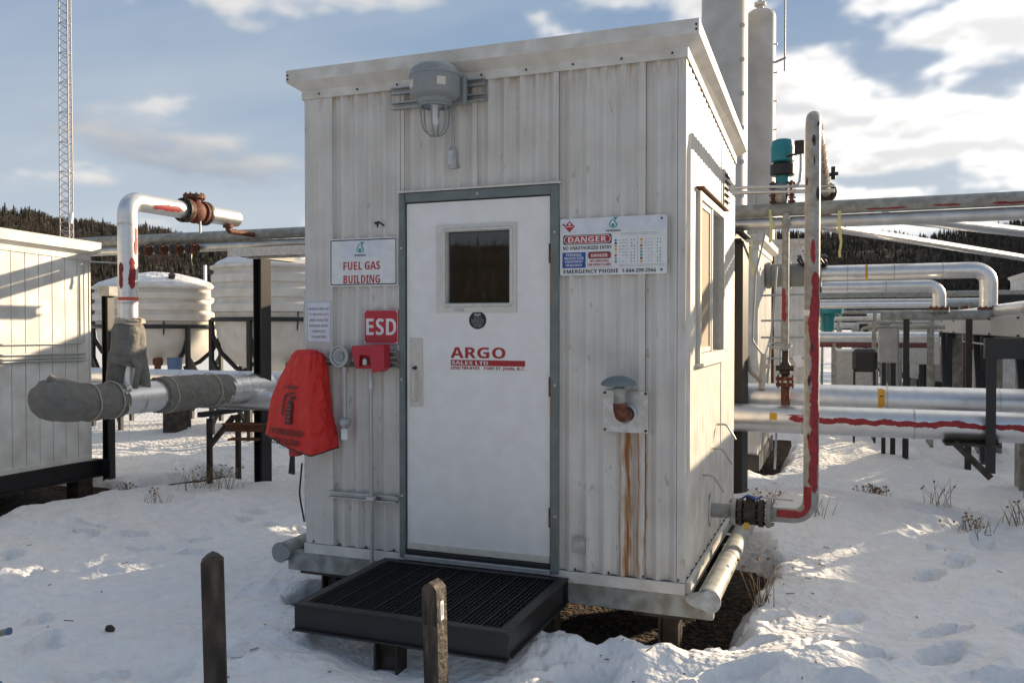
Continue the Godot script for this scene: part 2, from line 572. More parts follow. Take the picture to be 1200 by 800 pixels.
func seg_dist(p: Vector2, a: Vector2, b: Vector2) -> float:
	var t := clampf((p - a).dot(b - a) / (b - a).length_squared(), 0.0, 1.0)
	return p.distance_to(a.lerp(b, t))


var prints := {}


func make_prints() -> void:
	rng.seed = 4242
	var tracks := [[Vector2(-3.2, 2.2), Vector2(-1.75, 1.15), 5], [Vector2(-5.6, -0.3), Vector2(-3.0, 1.6), 7], [Vector2(-6.0, -1.2), Vector2(-3.6, -0.6), 6], [Vector2(-0.45, 0.95), Vector2(1.5, 0.05), 6], [Vector2(0.7, 0.4), Vector2(2.4, -1.6), 6], [Vector2(1.3, -1.4), Vector2(1.9, -3.4), 5], [Vector2(-4.9, -2.4), Vector2(-3.3, -1.2), 5], [Vector2(-0.1, 0.55), Vector2(0.9, -0.7), 4]]
	for t in tracks:
		var dir: Vector2 = (t[1] - t[0]).normalized()
		for i in t[2]:
			var c: Vector2 = t[0].lerp(t[1], (i + 0.5) / t[2]) + Vector2(-dir.y, dir.x) * (0.11 if i % 2 else -0.11)
			c += Vector2(rng.randf_range(-0.07, 0.07), rng.randf_range(-0.07, 0.07))
			var d := dir.rotated(rng.randf_range(-0.25, 0.25))
			var pr := [c, d, rng.randf_range(0.05, 0.085)]
			for gx in range(floori(c.x * 2.0) - 1, floori(c.x * 2.0) + 2):
				for gy in range(floori(c.y * 2.0) - 1, floori(c.y * 2.0) + 2):
					var key := Vector2i(gx, gy)
					if not prints.has(key): prints[key] = []
					prints[key].append(pr)


# boot prints: pressed sole with a pushed-up rim
func print_depth(x: float, z: float) -> float:
	var key := Vector2i(floori(x * 2.0), floori(z * 2.0))
	if not prints.has(key): return 0.0
	var out := 0.0
	for pr in prints[key]:
		var q: Vector2 = Vector2(x, z) - pr[0]
		var u: float = q.dot(pr[1]) / 0.17
		var v: float = q.dot(Vector2(-pr[1].y, pr[1].x)) / (0.068 + 0.012 * u)
		var r := sqrt(u * u + v * v) + 0.34 * n_fin.get_noise_2d(x * 1.4, z * 1.4)
		out -= pr[2] * (1.0 - smoothstep(0.84, 1.04, r))
		out += 0.018 * exp(-pow((r - 1.28) / 0.2, 2))
	return out


func snow_level(x: float, z: float) -> float:
	var r := lerpf(0.03, 0.2, smoothstep(-6.0, -1.5, x))
	r = lerpf(r, 0.06, smoothstep(-5.0, -12.0, z))
	return r


func snow_height(x: float, z: float) -> float:
	var far := Vector2(x - 0.8, z - 1.0).length()
	var near := 1.0 - smoothstep(9.0, 22.0, far)
	var y := snow_level(x, z)
	var b := n_big.get_noise_2d(x, z) * 0.13
	var m := n_mid.get_noise_2d(x, z)
	var rg := n_rid.get_noise_2d(x, z)
	# trampled, crusted patches between smoother drifts
	var crust := smoothstep(-0.05, 0.3, n_big.get_noise_2d(x * 1.7 + 40.0, z * 1.7 - 12.0))
	y += b + (m * 0.055 + maxf(rg, 0.0) * 0.055 * crust + n_fin.get_noise_2d(x, z) * 0.013 * (0.35 + crust)) * near
	# the drift banked up beyond the building's far corner
	y += 0.18 * exp(-(pow(x - 0.3, 2) / 0.9 + pow(z + 3.6, 2) / 0.5))
	y += 0.11 * exp(-(pow(x + 0.2, 2) / 1.2 + pow(z - 0.40, 2) / 0.05))
	y += 0.08 * exp(-(pow(x - 0.75, 2) / 0.12 + pow(z - 0.1, 2) / 0.6))
	y += print_depth(x, z)
	# melted round the buildings
	var e := n_mid.get_noise_2d(x * 0.9 + 9.0, z * 0.9) * 0.12 + n_fin.get_noise_2d(x * 0.5, z * 0.5) * 0.05
	var d := box_dist(x, z, -2.12, -0.05, -2.3, -0.12) - 0.18 + e * 1.4
	d = minf(d, box_dist(x, z, -1.5, -0.45, -0.5, 0.2) + e)
	d = minf(d, box_dist(x, z, -11.5, -7.2, -2.95, 1.5) + e * 1.2 - 0.1)
	d = minf(d, seg_dist(Vector2(x, z), Vector2(-7.1, -2.2), Vector2(-6.75, -4.1)) - 0.13 + e * 1.3)
	d = minf(d, box_dist(x, z, -3.4, -0.1, -10.4, -6.1) + e)
	return lerpf(-0.30, y, smoothstep(-0.02, 0.26, d))


func axis(lo: float, hi: float, step: float, reach: float) -> PackedFloat32Array:
	var mid := PackedFloat32Array()
	var t := lo
	while t <= hi:
		mid.append(t)
		t += step
	var left := PackedFloat32Array()
	var s := step
	t = lo
	while t > -reach:
		s *= 1.22
		t -= s
		left.append(t)
	left.reverse()
	left.append_array(mid)
	s = step
	t = mid[mid.size() - 1]
	while t < reach:
		s *= 1.22
		t += s
		left.append(t)
	return left


func ground() -> void:
	n_big.seed = 3; n_big.frequency = 0.32; n_big.fractal_octaves = 3
	n_mid.seed = 4; n_mid.frequency = 1.15; n_mid.fractal_octaves = 3
	n_rid.seed = 8; n_rid.frequency = 1.5; n_rid.fractal_type = FastNoiseLite.FRACTAL_RIDGED; n_rid.fractal_octaves = 3
	n_fin.seed = 9; n_fin.frequency = 6.0; n_fin.fractal_octaves = 3
	make_prints()
	var xs := axis(-8.0, 3.6, 0.027, 1900.0)
	var zs := axis(-6.0, 2.9, 0.027, 1900.0)
	var nx := xs.size()
	var nz := zs.size()
	var v := PackedVector3Array()
	v.resize(nx * nz)
	for j in nz:
		for i in nx:
			v[j * nx + i] = Vector3(xs[i], snow_height(xs[i], zs[j]), zs[j])
	var nn := PackedVector3Array()
	nn.resize(nx * nz)
	for j in nz:
		for i in nx:
			var i0 := maxi(i - 1, 0)
			var i1 := mini(i + 1, nx - 1)
			var j0 := maxi(j - 1, 0)
			var j1 := mini(j + 1, nz - 1)
			nn[j * nx + i] = (v[j1 * nx + i] - v[j0 * nx + i]).cross(v[j * nx + i1] - v[j * nx + i0]).normalized()
	var idx := PackedInt32Array()
	idx.resize((nx - 1) * (nz - 1) * 6)
	var k := 0
	for j in nz - 1:
		for i in nx - 1:
			var a := j * nx + i
			idx[k] = a; idx[k + 1] = a + 1; idx[k + 2] = a + nx
			idx[k + 3] = a + 1; idx[k + 4] = a + nx + 1; idx[k + 5] = a + nx
			k += 6
	var arr := []
	arr.resize(Mesh.ARRAY_MAX)
	arr[Mesh.ARRAY_VERTEX] = v
	arr[Mesh.ARRAY_NORMAL] = nn
	arr[Mesh.ARRAY_INDEX] = idx
	var am := ArrayMesh.new()
	am.add_surface_from_arrays(Mesh.PRIMITIVE_TRIANGLES, arr)
	var g := structure("ground", am, M["snow"])
	g.set_meta("label", "uneven trampled snow covering the yard")
	# bare soil that shows where the snow has melted
	var mb := MB.new()
	var st := 0.25
	var z := -11.0
	while z < 3.0:
		var x := -13.0
		while x < 2.0:
			var f := func(a: float, b: float) -> Vector3: return Vector3(a, -0.10 + 0.06 * n_mid.get_noise_2d(a * 1.5, b * 1.5), b)
			mb.quad(f.call(x, z + st), f.call(x + st, z + st), f.call(x + st, z), f.call(x, z))
			x += st
		z += st
	var s := structure("soil", mb, M["soil"])
	s.set_meta("label", "bare brown soil under the raised buildings")


# ---------------------------------------------------------------- far hills
func hill_height(ang: float, d: float) -> float:
	var rise := smoothstep(430.0, 1000.0, d)
	var ridge := 97.0 + 5.0 * sin(ang * 9.0 + 1.0) + 10.0 * n_big.get_noise_2d(cos(ang) * 14.0, sin(ang) * 14.0) + 5.0 * smoothstep(-0.25, -0.51, ang) * smoothstep(-2.6, -1.4, ang)
	return rise * ridge + rise * 7.0 * n_big.get_noise_2d(cos(ang) * d * 0.05, sin(ang) * d * 0.05) - 0.3


func hill_point(ang: float, d: float, y: float) -> Vector3:
	var t := ang - deg_to_rad(21.31)
	return Vector3(0.8 + sin(t) * d, y, 4.7 - cos(t) * d)


func hills() -> void:
	var mb := MB.new()
	for j in 24:
		for i in 200:
			var P := []
			for q in [[0, 0], [1, 0], [1, 1], [0, 1]]:
				var ang: float = TAU * (i + q[0]) / 200.0 - PI
				var d: float = 400.0 + 30.0 * (j + q[1])
				P.append(hill_point(ang, d, hill_height(ang, d)))
			mb.quad(P[0], P[1], P[2], P[3])
	var m := mat("hill", Color(0.07, 0.058, 0.046), 1.0, 0.0, noise_tex(71, 0.06, Color(0.5, 0.45, 0.4), Color(1, 0.95, 0.85), 256, 4, Vector2i(1, 1), 2.0), 0.03)
	var h := structure("hills", mb, m)
	h.set_meta("label", "long wooded ridge behind the yard")
	# woods: three conifers and a bare hardwood, thousands of each on the slope
	var kinds := []
	for k in 2:
		var t := MB.new()
		rng.seed = 100 + k
		var tiers := 6
		for a in tiers:
			var y0 := 0.1 + 0.84 * a / tiers
			var r := 0.17 * (1.05 - float(a) / tiers) * rng.randf_range(0.8, 1.2)
			var top := minf(y0 + 0.30, 1.0)
			var off := rng.randf() * TAU
			for s in 7:
				var b0 := off + TAU * s / 7
				var b1 := b0 + TAU / 7 * 0.8
				var rr := r * rng.randf_range(0.6, 1.25)
				t.tri(Vector3(cos(b0) * rr, y0 - rng.randf() * 0.05, sin(b0) * rr), Vector3(0, top, 0), Vector3(cos(b1) * rr, y0 - rng.randf() * 0.05, sin(b1) * rr))
		t.cyl(Vector3.ZERO, Vector3(0, 0.6, 0), 0.014, 0.006, 5, false)
		kinds.append(t.mesh())
	var bare := MB.new()
	rng.seed = 300
	bare.cyl(Vector3.ZERO, Vector3(0, 0.75, 0), 0.016, 0.006, 5, false)
	for s in 46:
		var y := rng.randf_range(0.3, 0.85)
		var a := rng.randf() * TAU
		var L := rng.randf_range(0.12, 0.26) * (1.15 - y * 0.6)
		var p := Vector3(0, y, 0)
		var e := p + Vector3(cos(a) * L, L * rng.randf_range(0.4, 1.1), sin(a) * L)
		var w := Vector3(-sin(a), 0, cos(a)) * 0.012
		bare.tri(p - w, p + w, e)
		bare.tri(p + Vector3(0, -0.012, 0), p + Vector3(0, 0.012, 0), e)
		for u in 2:
			var e2 := p.lerp(e, rng.randf_range(0.4, 0.8)) + Vector3(rng.randf_range(-0.07, 0.07), rng.randf_range(0.03, 0.1), rng.randf_range(-0.07, 0.07))
			var s0 := p.lerp(e, 0.4)
			bare.tri(s0 - w * 0.6, s0 + w * 0.6, e2)
	kinds.append(bare.mesh())
	var mats := [
		mat("conifer", Color(0.034, 0.038, 0.026), 0.95), mat("conifer_b", Color(0.038, 0.037, 0.024), 0.95), mat("hardwood", Color(0.15, 0.122, 0.10), 0.95)]
	for q in mats: q.cull_mode = BaseMaterial3D.CULL_DISABLED
	var names := ["spruce_forest", "pine_forest", "hardwood_forest"]
	var labels := ["dark spruce wood massed on the far ridge", "olive pine wood mixed through the far ridge", "leafless brown hardwood stands on the far slope"]
	var counts := [4500, 4000, 30000]
	for k in 3:
		rng.seed = 500 + k
		var mm := MultiMesh.new()
		mm.transform_format = MultiMesh.TRANSFORM_3D
		mm.mesh = kinds[k]
		mm.instance_count = counts[k]
		var i := 0
		while i < counts[k]:
			var d := rng.randf_range(440.0, 1030.0)
			var ang := rng.randf_range(-0.62, 0.62) if rng.randf() < 0.68 else rng.randf_range(0.62, TAU - 0.62)
			if ang > PI: ang -= TAU
			var patch := n_big.get_noise_2d(cos(ang) * d * 0.02, sin(ang) * d * 0.02)
			if k == 2 and patch < -0.12 and rng.randf() < 0.8: continue
			if k < 2 and patch > 0.1 and rng.randf() < 0.75: continue
			var hh := rng.randf_range(5.0, 12.0) * rng.randf_range(0.7, 1.15) if k < 2 else rng.randf_range(5.5, 10.5)
			var wide := hh * rng.randf_range(0.85, 1.35)
			var b := Basis(Vector3.UP, rng.randf() * TAU).scaled(Vector3(wide, hh, wide))
			mm.set_instance_transform(i, Transform3D(b, hill_point(ang, d, hill_height(ang, d) - 0.5)))
			i += 1
		var mi := MultiMeshInstance3D.new()
		mi.name = names[k]
		mi.multimesh = mm
		mi.material_override = mats[k]
		add_child(mi, true)
		tag(mi, labels[k], "forest", "", "stuff")


# ---------------------------------------------------------------- main building
# ribbed sheet: u runs along the wall, w points outwards; top edge may slope
func rib_sheet(mb: MB, xf: Transform3D, u0: float, u1: float, y0: float, ya: float, yb: float, deep := 0.015) -> void:
	var gap := 0.0022
	u0 += gap
	u1 -= gap
	var prof := [[u0, -0.018], [u0, 0.0]]
	var s := 0.1
	var k := ceili(u0 / s)
	while k * s < u1 - 0.012:
		var c := k * s
		for q in [[c - 0.044, 0.0], [c - 0.010, -deep], [c + 0.010, -deep], [c + 0.044, 0.0]]:
			if q[0] > u0 + 0.004 and q[0] < u1 - 0.004: prof.append(q)
		k += 1
	prof.append([u1, 0.0])
	prof.append([u1, -0.018])
	for i in prof.size() - 1:
		var a = prof[i]
		var b = prof[i + 1]
		var ta := lerpf(ya, yb, (a[0] - u0) / (u1 - u0))
		var tb := lerpf(ya, yb, (b[0] - u0) / (u1 - u0))
		mb.quad(xf * Vector3(a[0], y0, a[1]), xf * Vector3(b[0], y0, b[1]), xf * Vector3(b[0], tb, b[1]), xf * Vector3(a[0], ta, a[1]))


func plate_with_hole(mb: MB, x0: float, x1: float, y0: float, y1: float, a0: float, a1: float, b0: float, b1: float, z0: float, z1: float) -> void:
	for z in [z1, z0]:
		var q := func(xa: float, ya: float, xb: float, yb: float) -> void:
			if z == z1: mb.quad(Vector3(xa, ya, z), Vector3(xb, ya, z), Vector3(xb, yb, z), Vector3(xa, yb, z))
			else: mb.quad(Vector3(xb, ya, z), Vector3(xa, ya, z), Vector3(xa, yb, z), Vector3(xb, yb, z))
		q.call(x0, y0, x1, b0)
		q.call(x0, b1, x1, y1)
		q.call(x0, b0, a0, b1)
		q.call(a1, b0, x1, b1)
	for r in [[x0, x1, y0, y1, 1.0], [a0, a1, b0, b1, -1.0]]:
		var c := [Vector2(r[0], r[2]), Vector2(r[1], r[2]), Vector2(r[1], r[3]), Vector2(r[0], r[3])]
		for i in 4:
			var p: Vector2 = c[i]
			var n: Vector2 = c[(i + 1) % 4]
			if r[4] > 0: mb.quad(Vector3(p.x, p.y, z0), Vector3(n.x, n.y, z0), Vector3(n.x, n.y, z1), Vector3(p.x, p.y, z1))
			else: mb.quad(Vector3(n.x, n.y, z0), Vector3(p.x, p.y, z0), Vector3(p.x, p.y, z1), Vector3(n.x, n.y, z1))


# mitred eave trim round a box roof; prof = [[out, up], ...]; returns nothing, adds one part per side
func eaves(parent: Node3D, x0: float, x1: float, z0: float, z1: float, yf: Callable, prof: Array, m: Material) -> void:
	var cs := [[x0, z1, -1, 1], [x1, z1, 1, 1], [x1, z0, 1, -1], [x0, z0, -1, -1]]
	for s in 4:
		var mb := MB.new()
		var A = cs[s]
		var B = cs[(s + 1) % 4]
		for i in prof.size() - 1:
			var P := func(c, p) -> Vector3:
				return Vector3(c[0] + c[2] * p[0], yf.call(c[1]) + p[1], c[1] + c[3] * p[0])
			mb.quad(P.call(A, prof[i]), P.call(B, prof[i]), P.call(B, prof[i + 1]), P.call(A, prof[i + 1]))
		put(parent, "fascia", mb, m)


func main_building() -> void:
	var b := thing("fuel_gas_building", "small white ribbed metal gas building with shed roof standing on a skid", "building", Vector3(-1.22, 0.3, -1.07))
	var FW := front_wall_material()
	var L := -2.434
	var D := -2.15
	var top := func(z: float) -> float: return 3.328 + (z * 0.09)
	# shell behind the sheets
	var mb := MB.new()
	var sh := func(x0: float, x1: float, y0: float, y1: float, z0: float, z1: float) -> void:
		mb.box(Vector3((x0 + x1) / 2, (y0 + y1) / 2, (z0 + z1) / 2), Vector3(x1 - x0, y1 - y0, z1 - z0))
	sh.call(L + 0.02, -1.72, 0.45, 3.35, -0.09, -0.03)
	sh.call(-0.735, -0.02, 0.45, 3.35, -0.09, -0.03)
	sh.call(-1.72, -0.735, 2.65, 3.35, -0.09, -0.03)
	sh.call(-0.09, -0.018, 0.45, 1.68, D + 0.02, -0.09)
	sh.call(-0.09, -0.018, 2.66, 3.13, D + 0.02, -0.09)
	sh.call(-0.09, -0.018, 1.68, 2.66, -0.375, -0.09)
	sh.call(-0.09, -0.018, 1.68, 2.66, D + 0.02, -1.40)
	sh.call(L + 0.018, L + 0.09, 0.45, 3.13, D + 0.02, -0.09)
	sh.call(L + 0.09, -0.09, 0.45, 3.13, D + 0.018, D + 0.09)
	sh.call(L + 0.02, -0.02, 0.36, 0.449, D + 0.02, -0.03)
	put(b, "inner_wall", mb, M["inside"])
	# front sheets
	var I := Transform3D()
	for p in [[-2.222, -1.739, 0.492, 3.34], [-1.739, -1.709, 2.70, 3.34], [-1.709, -1.222, 2.70, 3.34], [-1.222, -0.718, 2.70, 3.34], [-0.718, -0.218, 0.492, 3.34], [-0.218, -0.045, 0.492, 3.34]]:
		mb = MB.new()
		mb.use_uv = true
		if p[1] - p[0] < 0.05:
			mb.box(Vector3((p[0] + p[1]) / 2, (p[2] + p[3]) / 2, -0.008), Vector3(p[1] - p[0] - 0.004, p[3] - p[2], 0.016))
		else: rib_sheet(mb, I, p[0], p[1], p[2], p[3], p[3], 0.024)
		put(b, "wall_panel", mb, FW)
	for p in [[L, -2.222], [-0.045, 0.0]]:
		mb = MB.new()
		mb.use_uv = true
		mb.box(Vector3((p[0] + p[1]) / 2, (0.492 + 3.34) / 2, -0.006), Vector3(p[1] - p[0] - (0.004 if p[1] < -1 else 0.0), 3.34 - 0.492, 0.012), 0.002)
		put(b, "corner_panel", mb, FW)
	# side sheets, u runs towards the back
	var SX := Transform3D(Basis(Vector3(0, 0, -1), Vector3.UP, Vector3(1, 0, 0)), Vector3.ZERO)
	for p in [[0.013, 0.355, 0.492, -1.0], [0.355, 0.75, 0.492, 1.66], [0.75, 1.42, 0.492, 1.66], [0.355, 0.89, 2.70, -1.0], [0.89, 1.42, 2.70, -1.0], [1.42, 1.77, 0.492, -1.0], [1.77, -D, 0.492, -1.0]]:
		mb = MB.new()
		var ya: float = p[3] if p[3] > 0 else top.call(-p[0]) + 0.01
		var yb: float = p[3] if p[3] > 0 else top.call(-p[1]) + 0.01
		rib_sheet(mb, SX, p[0], p[1], p[2], ya, yb, 0.006)
		put(b, "wall_panel", mb, M["panel_side"])
	var SL := Transform3D(Basis(Vector3(0, 0, 1), Vector3.UP, Vector3(-1, 0, 0)), Vector3(L, 0, 0))
	for p in [[D, -1.1], [-1.1, -0.013]]:
		mb = MB.new()
		rib_sheet(mb, SL, p[0], p[1], 0.492, top.call(p[0]) + 0.01, top.call(p[1]) + 0.01)
		put(b, "wall_panel", mb, M["panel_side"])
	var SB := Transform3D(Basis(Vector3(-1, 0, 0), Vector3.UP, Vector3(0, 0, -1)), Vector3(0, 0, D))
	for p in [[0.0, 1.2], [1.2, -L]]:
		mb = MB.new()
		rib_sheet(mb, SB, p[0], p[1], 0.492, top.call(D) + 0.01, top.call(D) + 0.01)
		put(b, "wall_panel", mb, M["panel_side"])
	# roof and eaves
	eaves(b, L, 0.0, D, 0.0, top, [[0.002, 0.0], [0.010, 0.0], [0.010, 0.052], [0.078, 0.098], [0.080, 0.102], [0.080, 0.172], [0.076, 0.176], [0.02, 0.178]], M["fascia"])
	mb = MB.new()
	var yr := func(z: float) -> float: return top.call(z) + 0.166
	mb.quad(Vector3(L - 0.074, yr.call(0.07), 0.074), Vector3(0.074, yr.call(0.07), 0.074), Vector3(0.074, yr.call(D - 0.07), D - 0.074), Vector3(L - 0.074, yr.call(D - 0.07), D - 0.074))
	mb.quad(Vector3(L, top.call(D) + 0.02, D), Vector3(0, top.call(D) + 0.02, D), Vector3(0, top.call(0.0) + 0.02, 0), Vector3(L, top.call(0.0) + 0.02, 0))
	put(b, "roof", mb, M["fascia"])
	# base trims
	mb = MB.new()
	mb.box(Vector3(L / 2 - 0.003, 0.458, 0.001), Vector3(-L + 0.012, 0.064, 0.012), 0.002)
	put(b, "base_trim", mb, M["fascia"])
	mb = MB.new()
	mb.box(Vector3(0.014, 0.455, D / 2 - 0.01), Vector3(0.03, 0.07, -D - 0.03), 0.002)
	put(b, "base_trim", mb, M["fascia"])
	# screws along trims
	mb = MB.new()
	for k in 13: mb.cyl(Vector3(L + 0.06 + 0.195 * k, 0.505, 0.0), Vector3(L + 0.06 + 0.195 * k, 0.505, 0.008), 0.0065, -1.0, 6)
	for k in 9: mb.cyl(Vector3(L + 0.12 + 0.28 * k, 3.356, 0.009), Vector3(L + 0.12 + 0.28 * k, 3.356, 0.016), 0.0065, -1.0, 6)
	for k in 14: mb.cyl(Vector3(0.0, 0.507, -0.06 - 0.15 * k), Vector3(0.008, 0.507, -0.06 - 0.15 * k), 0.0065, -1.0, 6)
	for q in [[-2.5, 3.47], [-2.5, 3.445], [0.065, 3.47], [0.065, 3.445]]: mb.cyl(Vector3(q[0], q[1], 0.079), Vector3(q[0], q[1], 0.085), 0.0065, -1.0, 6)
	put(b, "screws", mb, M["dark_valve"]).set_meta("kind", "stuff")
	# skid
	mb = MB.new()
	mb.box(Vector3(L / 2, 0.362, -0.045), Vector3(-L + 0.30, 0.125, 0.06), 0.004)
	put(b, "skid_beam", mb, M["skid_grey"])
	mb = MB.new()
	mb.box(Vector3(L / 2, 0.362, D + 0.06), Vector3(-L + 0.30, 0.125, 0.06), 0.004)
	put(b, "skid_beam", mb, M["skid_grey"])
	for x in [0.125, -2.60]:
		mb = MB.new()
		mb.cyl(Vector3(x, 0.42, 0.03), Vector3(x, 0.42, D - 0.1), 0.062, -1.0, 20)
		mb.cyl(Vector3(x, 0.42, -0.82), Vector3(x, 0.42, -0.835), 0.065, -1.0, 20)
		var run := put(b, "skid_runner", mb, M["skid_grey"])
		mb = MB.new()
		var pear := PackedVector2Array()
		for k in 22:
			var t := TAU * k / 22
			var p := Vector2(cos(t) * 0.062, sin(t) * 0.066)
			if p.x < 0.02: p.x = 0.02 + (p.x - 0.02) * (1.75 if x > 0 else 1.2)
			if x < 0: p.x = -p.x
			if p.x * (1 if x > 0 else -1) < -0.03: p.y *= 0.72
			pear.append(p)
		mb.prism(pear, 0.014, Transform3D(Basis(), Vector3(x + (0.012 if x > 0 else -0.005), 0.42, 0.03)))
		put(run, "end_cap", mb, M["lamp_grey"] if x < 0 else M["skid_pale"])
	for p in [[-0.1, -0.12], [-2.3, -0.12], [-0.1, -1.9], [-2.3, -1.9]]:
		mb = MB.new()
		mb.box(Vector3(p[0] - 0.02, 0.291, p[1]), Vector3(0.34, 0.016, 0.2))
		mb.box(Vector3(p[0], 0.09, p[1]), Vector3(0.10, 0.384, 0.012))
		mb.box(Vector3(p[0] - 0.05, 0.09, p[1]), Vector3(0.012, 0.384, 0.12))
		mb.box(Vector3(p[0] + 0.05, 0.09, p[1]), Vector3(0.012, 0.384, 0.12))
		put(b, "pile", mb, M["black_rust"])
	# door frame
	for q in [[-1.739, -1.700, 0.47, 2.69], [-0.763, -0.715, 0.47, 2.69]]:
		mb = MB.new()
		mb.box(Vector3((q[0] + q[1]) / 2, (q[2] + q[3]) / 2, -0.02), Vector3(q[1] - q[0], q[3] - q[2], 0.085), 0.003)
		put(b, "door_frame", mb, M["frame_grey"])
	mb = MB.new()
	mb.box(Vector3(-1.227, 2.663, -0.02), Vector3(0.936, 0.054, 0.085), 0.003)
	put(b, "door_frame", mb, M["frame_grey"])
	mb = MB.new()
	mb.box(Vector3(-1.227, 2.7, 0.0), Vector3(1.05, 0.012, 0.06), 0.002)
	put(b, "drip_cap", mb, M["fascia"])
	mb = MB.new()
	mb.box(Vector3(-1.23, 0.478, -0.01), Vector3(0.935, 0.03, 0.1), 0.003)
	put(b, "threshold", mb, M["galv"])
	# door
	mb = MB.new()
	plate_with_hole(mb, -1.692, -0.771, 0.522, 2.628, -1.43, -1.015, 2.018, 2.45, -0.045, 0.004)
	var door := put(b, "door", mb, M["door_white"])
	tag(door, "plain white steel door with a square window", "")
	mb = MB.new()
	plate_with_hole(mb, -1.488, -0.974, 1.968, 2.488, -1.428, -1.017, 2.022, 2.446, 0.0045, 0.014)
	for e in [[-1.44, 2.01, -1.44, 2.458], [-1.005, 2.01, -1.005, 2.458], [-1.44, 2.01, -1.005, 2.01], [-1.44, 2.458, -1.005, 2.458]]:
		mb.bar(Vector3(e[0], e[1], 0.012), Vector3(e[2], e[3], 0.012), 0.02, 0.02, Vector3.BACK, 0.005)
	put(door, "window_frame", mb, M["aluminium"])
	mb = MB.new()
	mb.box(Vector3(-1.2225, 2.234, -0.02), Vector3(0.415, 0.43, 0.005))
	put(door, "pane", mb, M["glass"])
	mb = MB.new()
	mb.box(Vector3(-1.6275, 1.606, 0.008), Vector3(0.087, 0.414, 0.008), 0.003)
	mb.tube(round_corners([Vector3(-1.628, 1.44, 0.012), Vector3(-1.628, 1.44, 0.05), Vector3(-1.628, 1.605, 0.05), Vector3(-1.628, 1.605, 0.012)], 0.025), 0.011, 10)
	for q in [[-1.655, 1.795], [-1.602, 1.795]]: mb.cyl(Vector3(q[0], q[1], 0.011), Vector3(q[0], q[1], 0.016), 0.005, -1.0, 6)
	put(door, "handle", mb, M["cream"])
	mb = MB.new()
	mb.cyl(Vector3(-1.632, 1.633, 0.011), Vector3(-1.632, 1.633, 0.024), 0.011, -1.0, 10)
	mb.box(Vector3(-1.632, 1.633, 0.024), Vector3(0.034, 0.008, 0.01), 0.002)
	put(door, "lock", mb, M["dark_valve"])
	for y in [2.30, 1.54, 0.79]:
		mb = MB.new()
		mb.cyl(Vector3(-0.766, y - 0.055, 0.016), Vector3(-0.766, y + 0.055, 0.016), 0.009, -1.0, 8)
		mb.box(Vector3(-0.758, y, 0.010), Vector3(0.02, 0.105, 0.014))
		put(door, "hinge", mb, M["rust_valve"])
	mb = MB.new()
	mb.box(Vector3(-1.2315, 0.545, 0.008), Vector3(0.919, 0.04, 0.008), 0.002)
	for k in 7: mb.cyl(Vector3(-1.62 + 0.13 * k, 0.547, 0.01), Vector3(-1.62 + 0.13 * k, 0.547, 0.016), 0.005, -1.0, 6)
	put(door, "kick_strip", mb, M["cream"])
	mb = MB.new()
	mb.box(Vector3(-1.23, 0.508, 0.012), Vector3(0.92, 0.022, 0.02), 0.004)
	put(door, "door_sweep", mb, M["black_steel"])
	# frame screws
	mb = MB.new()
	for q in [[-1.72, 2.36], [-0.737, 2.42], [-1.215, 2.665], [-0.735, 1.55], [-1.72, 1.56], [-0.735, 0.8], [-1.72, 0.85]]: mb.cyl(Vector3(q[0], q[1], 0.02), Vector3(q[0], q[1], 0.028), 0.010, 0.007, 8)
	put(b, "frame_screws", mb, M["galv"]).set_meta("kind", "stuff")
	# transfers on the door
	mb = MB.new()
	mb.prism(disc(Vector2(-1.222, 1.921), 0.056, 0.053, 28), 0.001, Transform3D(Basis(), Vector3(0, 0, 0.0045)))
	var st := put(door, "round_sticker", mb, M["sign_black"])
	for k in 5: text(st, ["THIS DOOR", "TO REMAIN CLOSED", "WHEN EQUIPMENT", "IS RUNNING", "AT ALL TIMES"][k], Vector3(-1.222, 1.934 - 0.0125 * k, 0.006), [0.05, 0.082, 0.08, 0.06, 0.05][k], 0.007, M["sign_grey"])
	mb = MB.new()
	mb.prism(PackedVector2Array([Vector2(-1.245, 1.948), Vector2(-1.222, 1.943), Vector2(-1.2, 1.95), Vector2(-1.205, 1.962), Vector2(-1.225, 1.958), Vector2(-1.24, 1.962)]), 0.001, Transform3D(Basis(), Vector3(0, 0, 0.0056)))
	put(st, "emblem", mb, M["sign_grey"])
	text(door, "ARGO", Vector3(-1.222, 1.728, 0.006), 0.352, 0.064, M["argo_red"], Basis(), 900)
	mb = MB.new()
	mb.box(Vector3(-1.16, 1.668, 0.005), Vector3(0.475, 0.034, 0.001))
	put(door, "transfer_bar", mb, M["argo_red"])
	text(door, "SALES LTD", Vector3(-1.272, 1.668, 0.0065), 0.235, 0.021, M["sign_white"], Basis(), 700)
	text(door, "(250) 785-9153    FORT ST. JOHN, B.C.", Vector3(-1.16, 1.635, 0.006), 0.475, 0.021, M["argo_red"], Basis(), 900)
	text(door, "7798B", Vector3(-1.345, 1.982, 0.0145), 0.07, 0.018, M["sign_grey"], Basis(), 400)
	mb = MB.new()
	mb.tube([Vector3(-1.905, 2.515, 0.0), Vector3(-1.9, 2.52, 0.03), Vector3(-1.87, 2.525, 0.035), Vector3(-1.835, 2.5, 0.03)], 0.006, 6)
	mb.tube([Vector3(-1.875, 2.522, 0.03), Vector3(-1.88, 2.49, 0.035)], 0.005, 6)
	put(b, "wall_hook", mb, M["dark_valve"])
	for q in [[2.02, 2.24], [1.36, 1.48]]:
		mb = MB.new()
		mb.box(Vector3(-0.760, (q[0] + q[1]) / 2, 0.0235), Vector3(0.006, q[1] - q[0], 0.001))
		put(b, "rust_run", mb, M["rust_stain"])
	# patch of bare metal at the foot of the wall
	mb = MB.new()
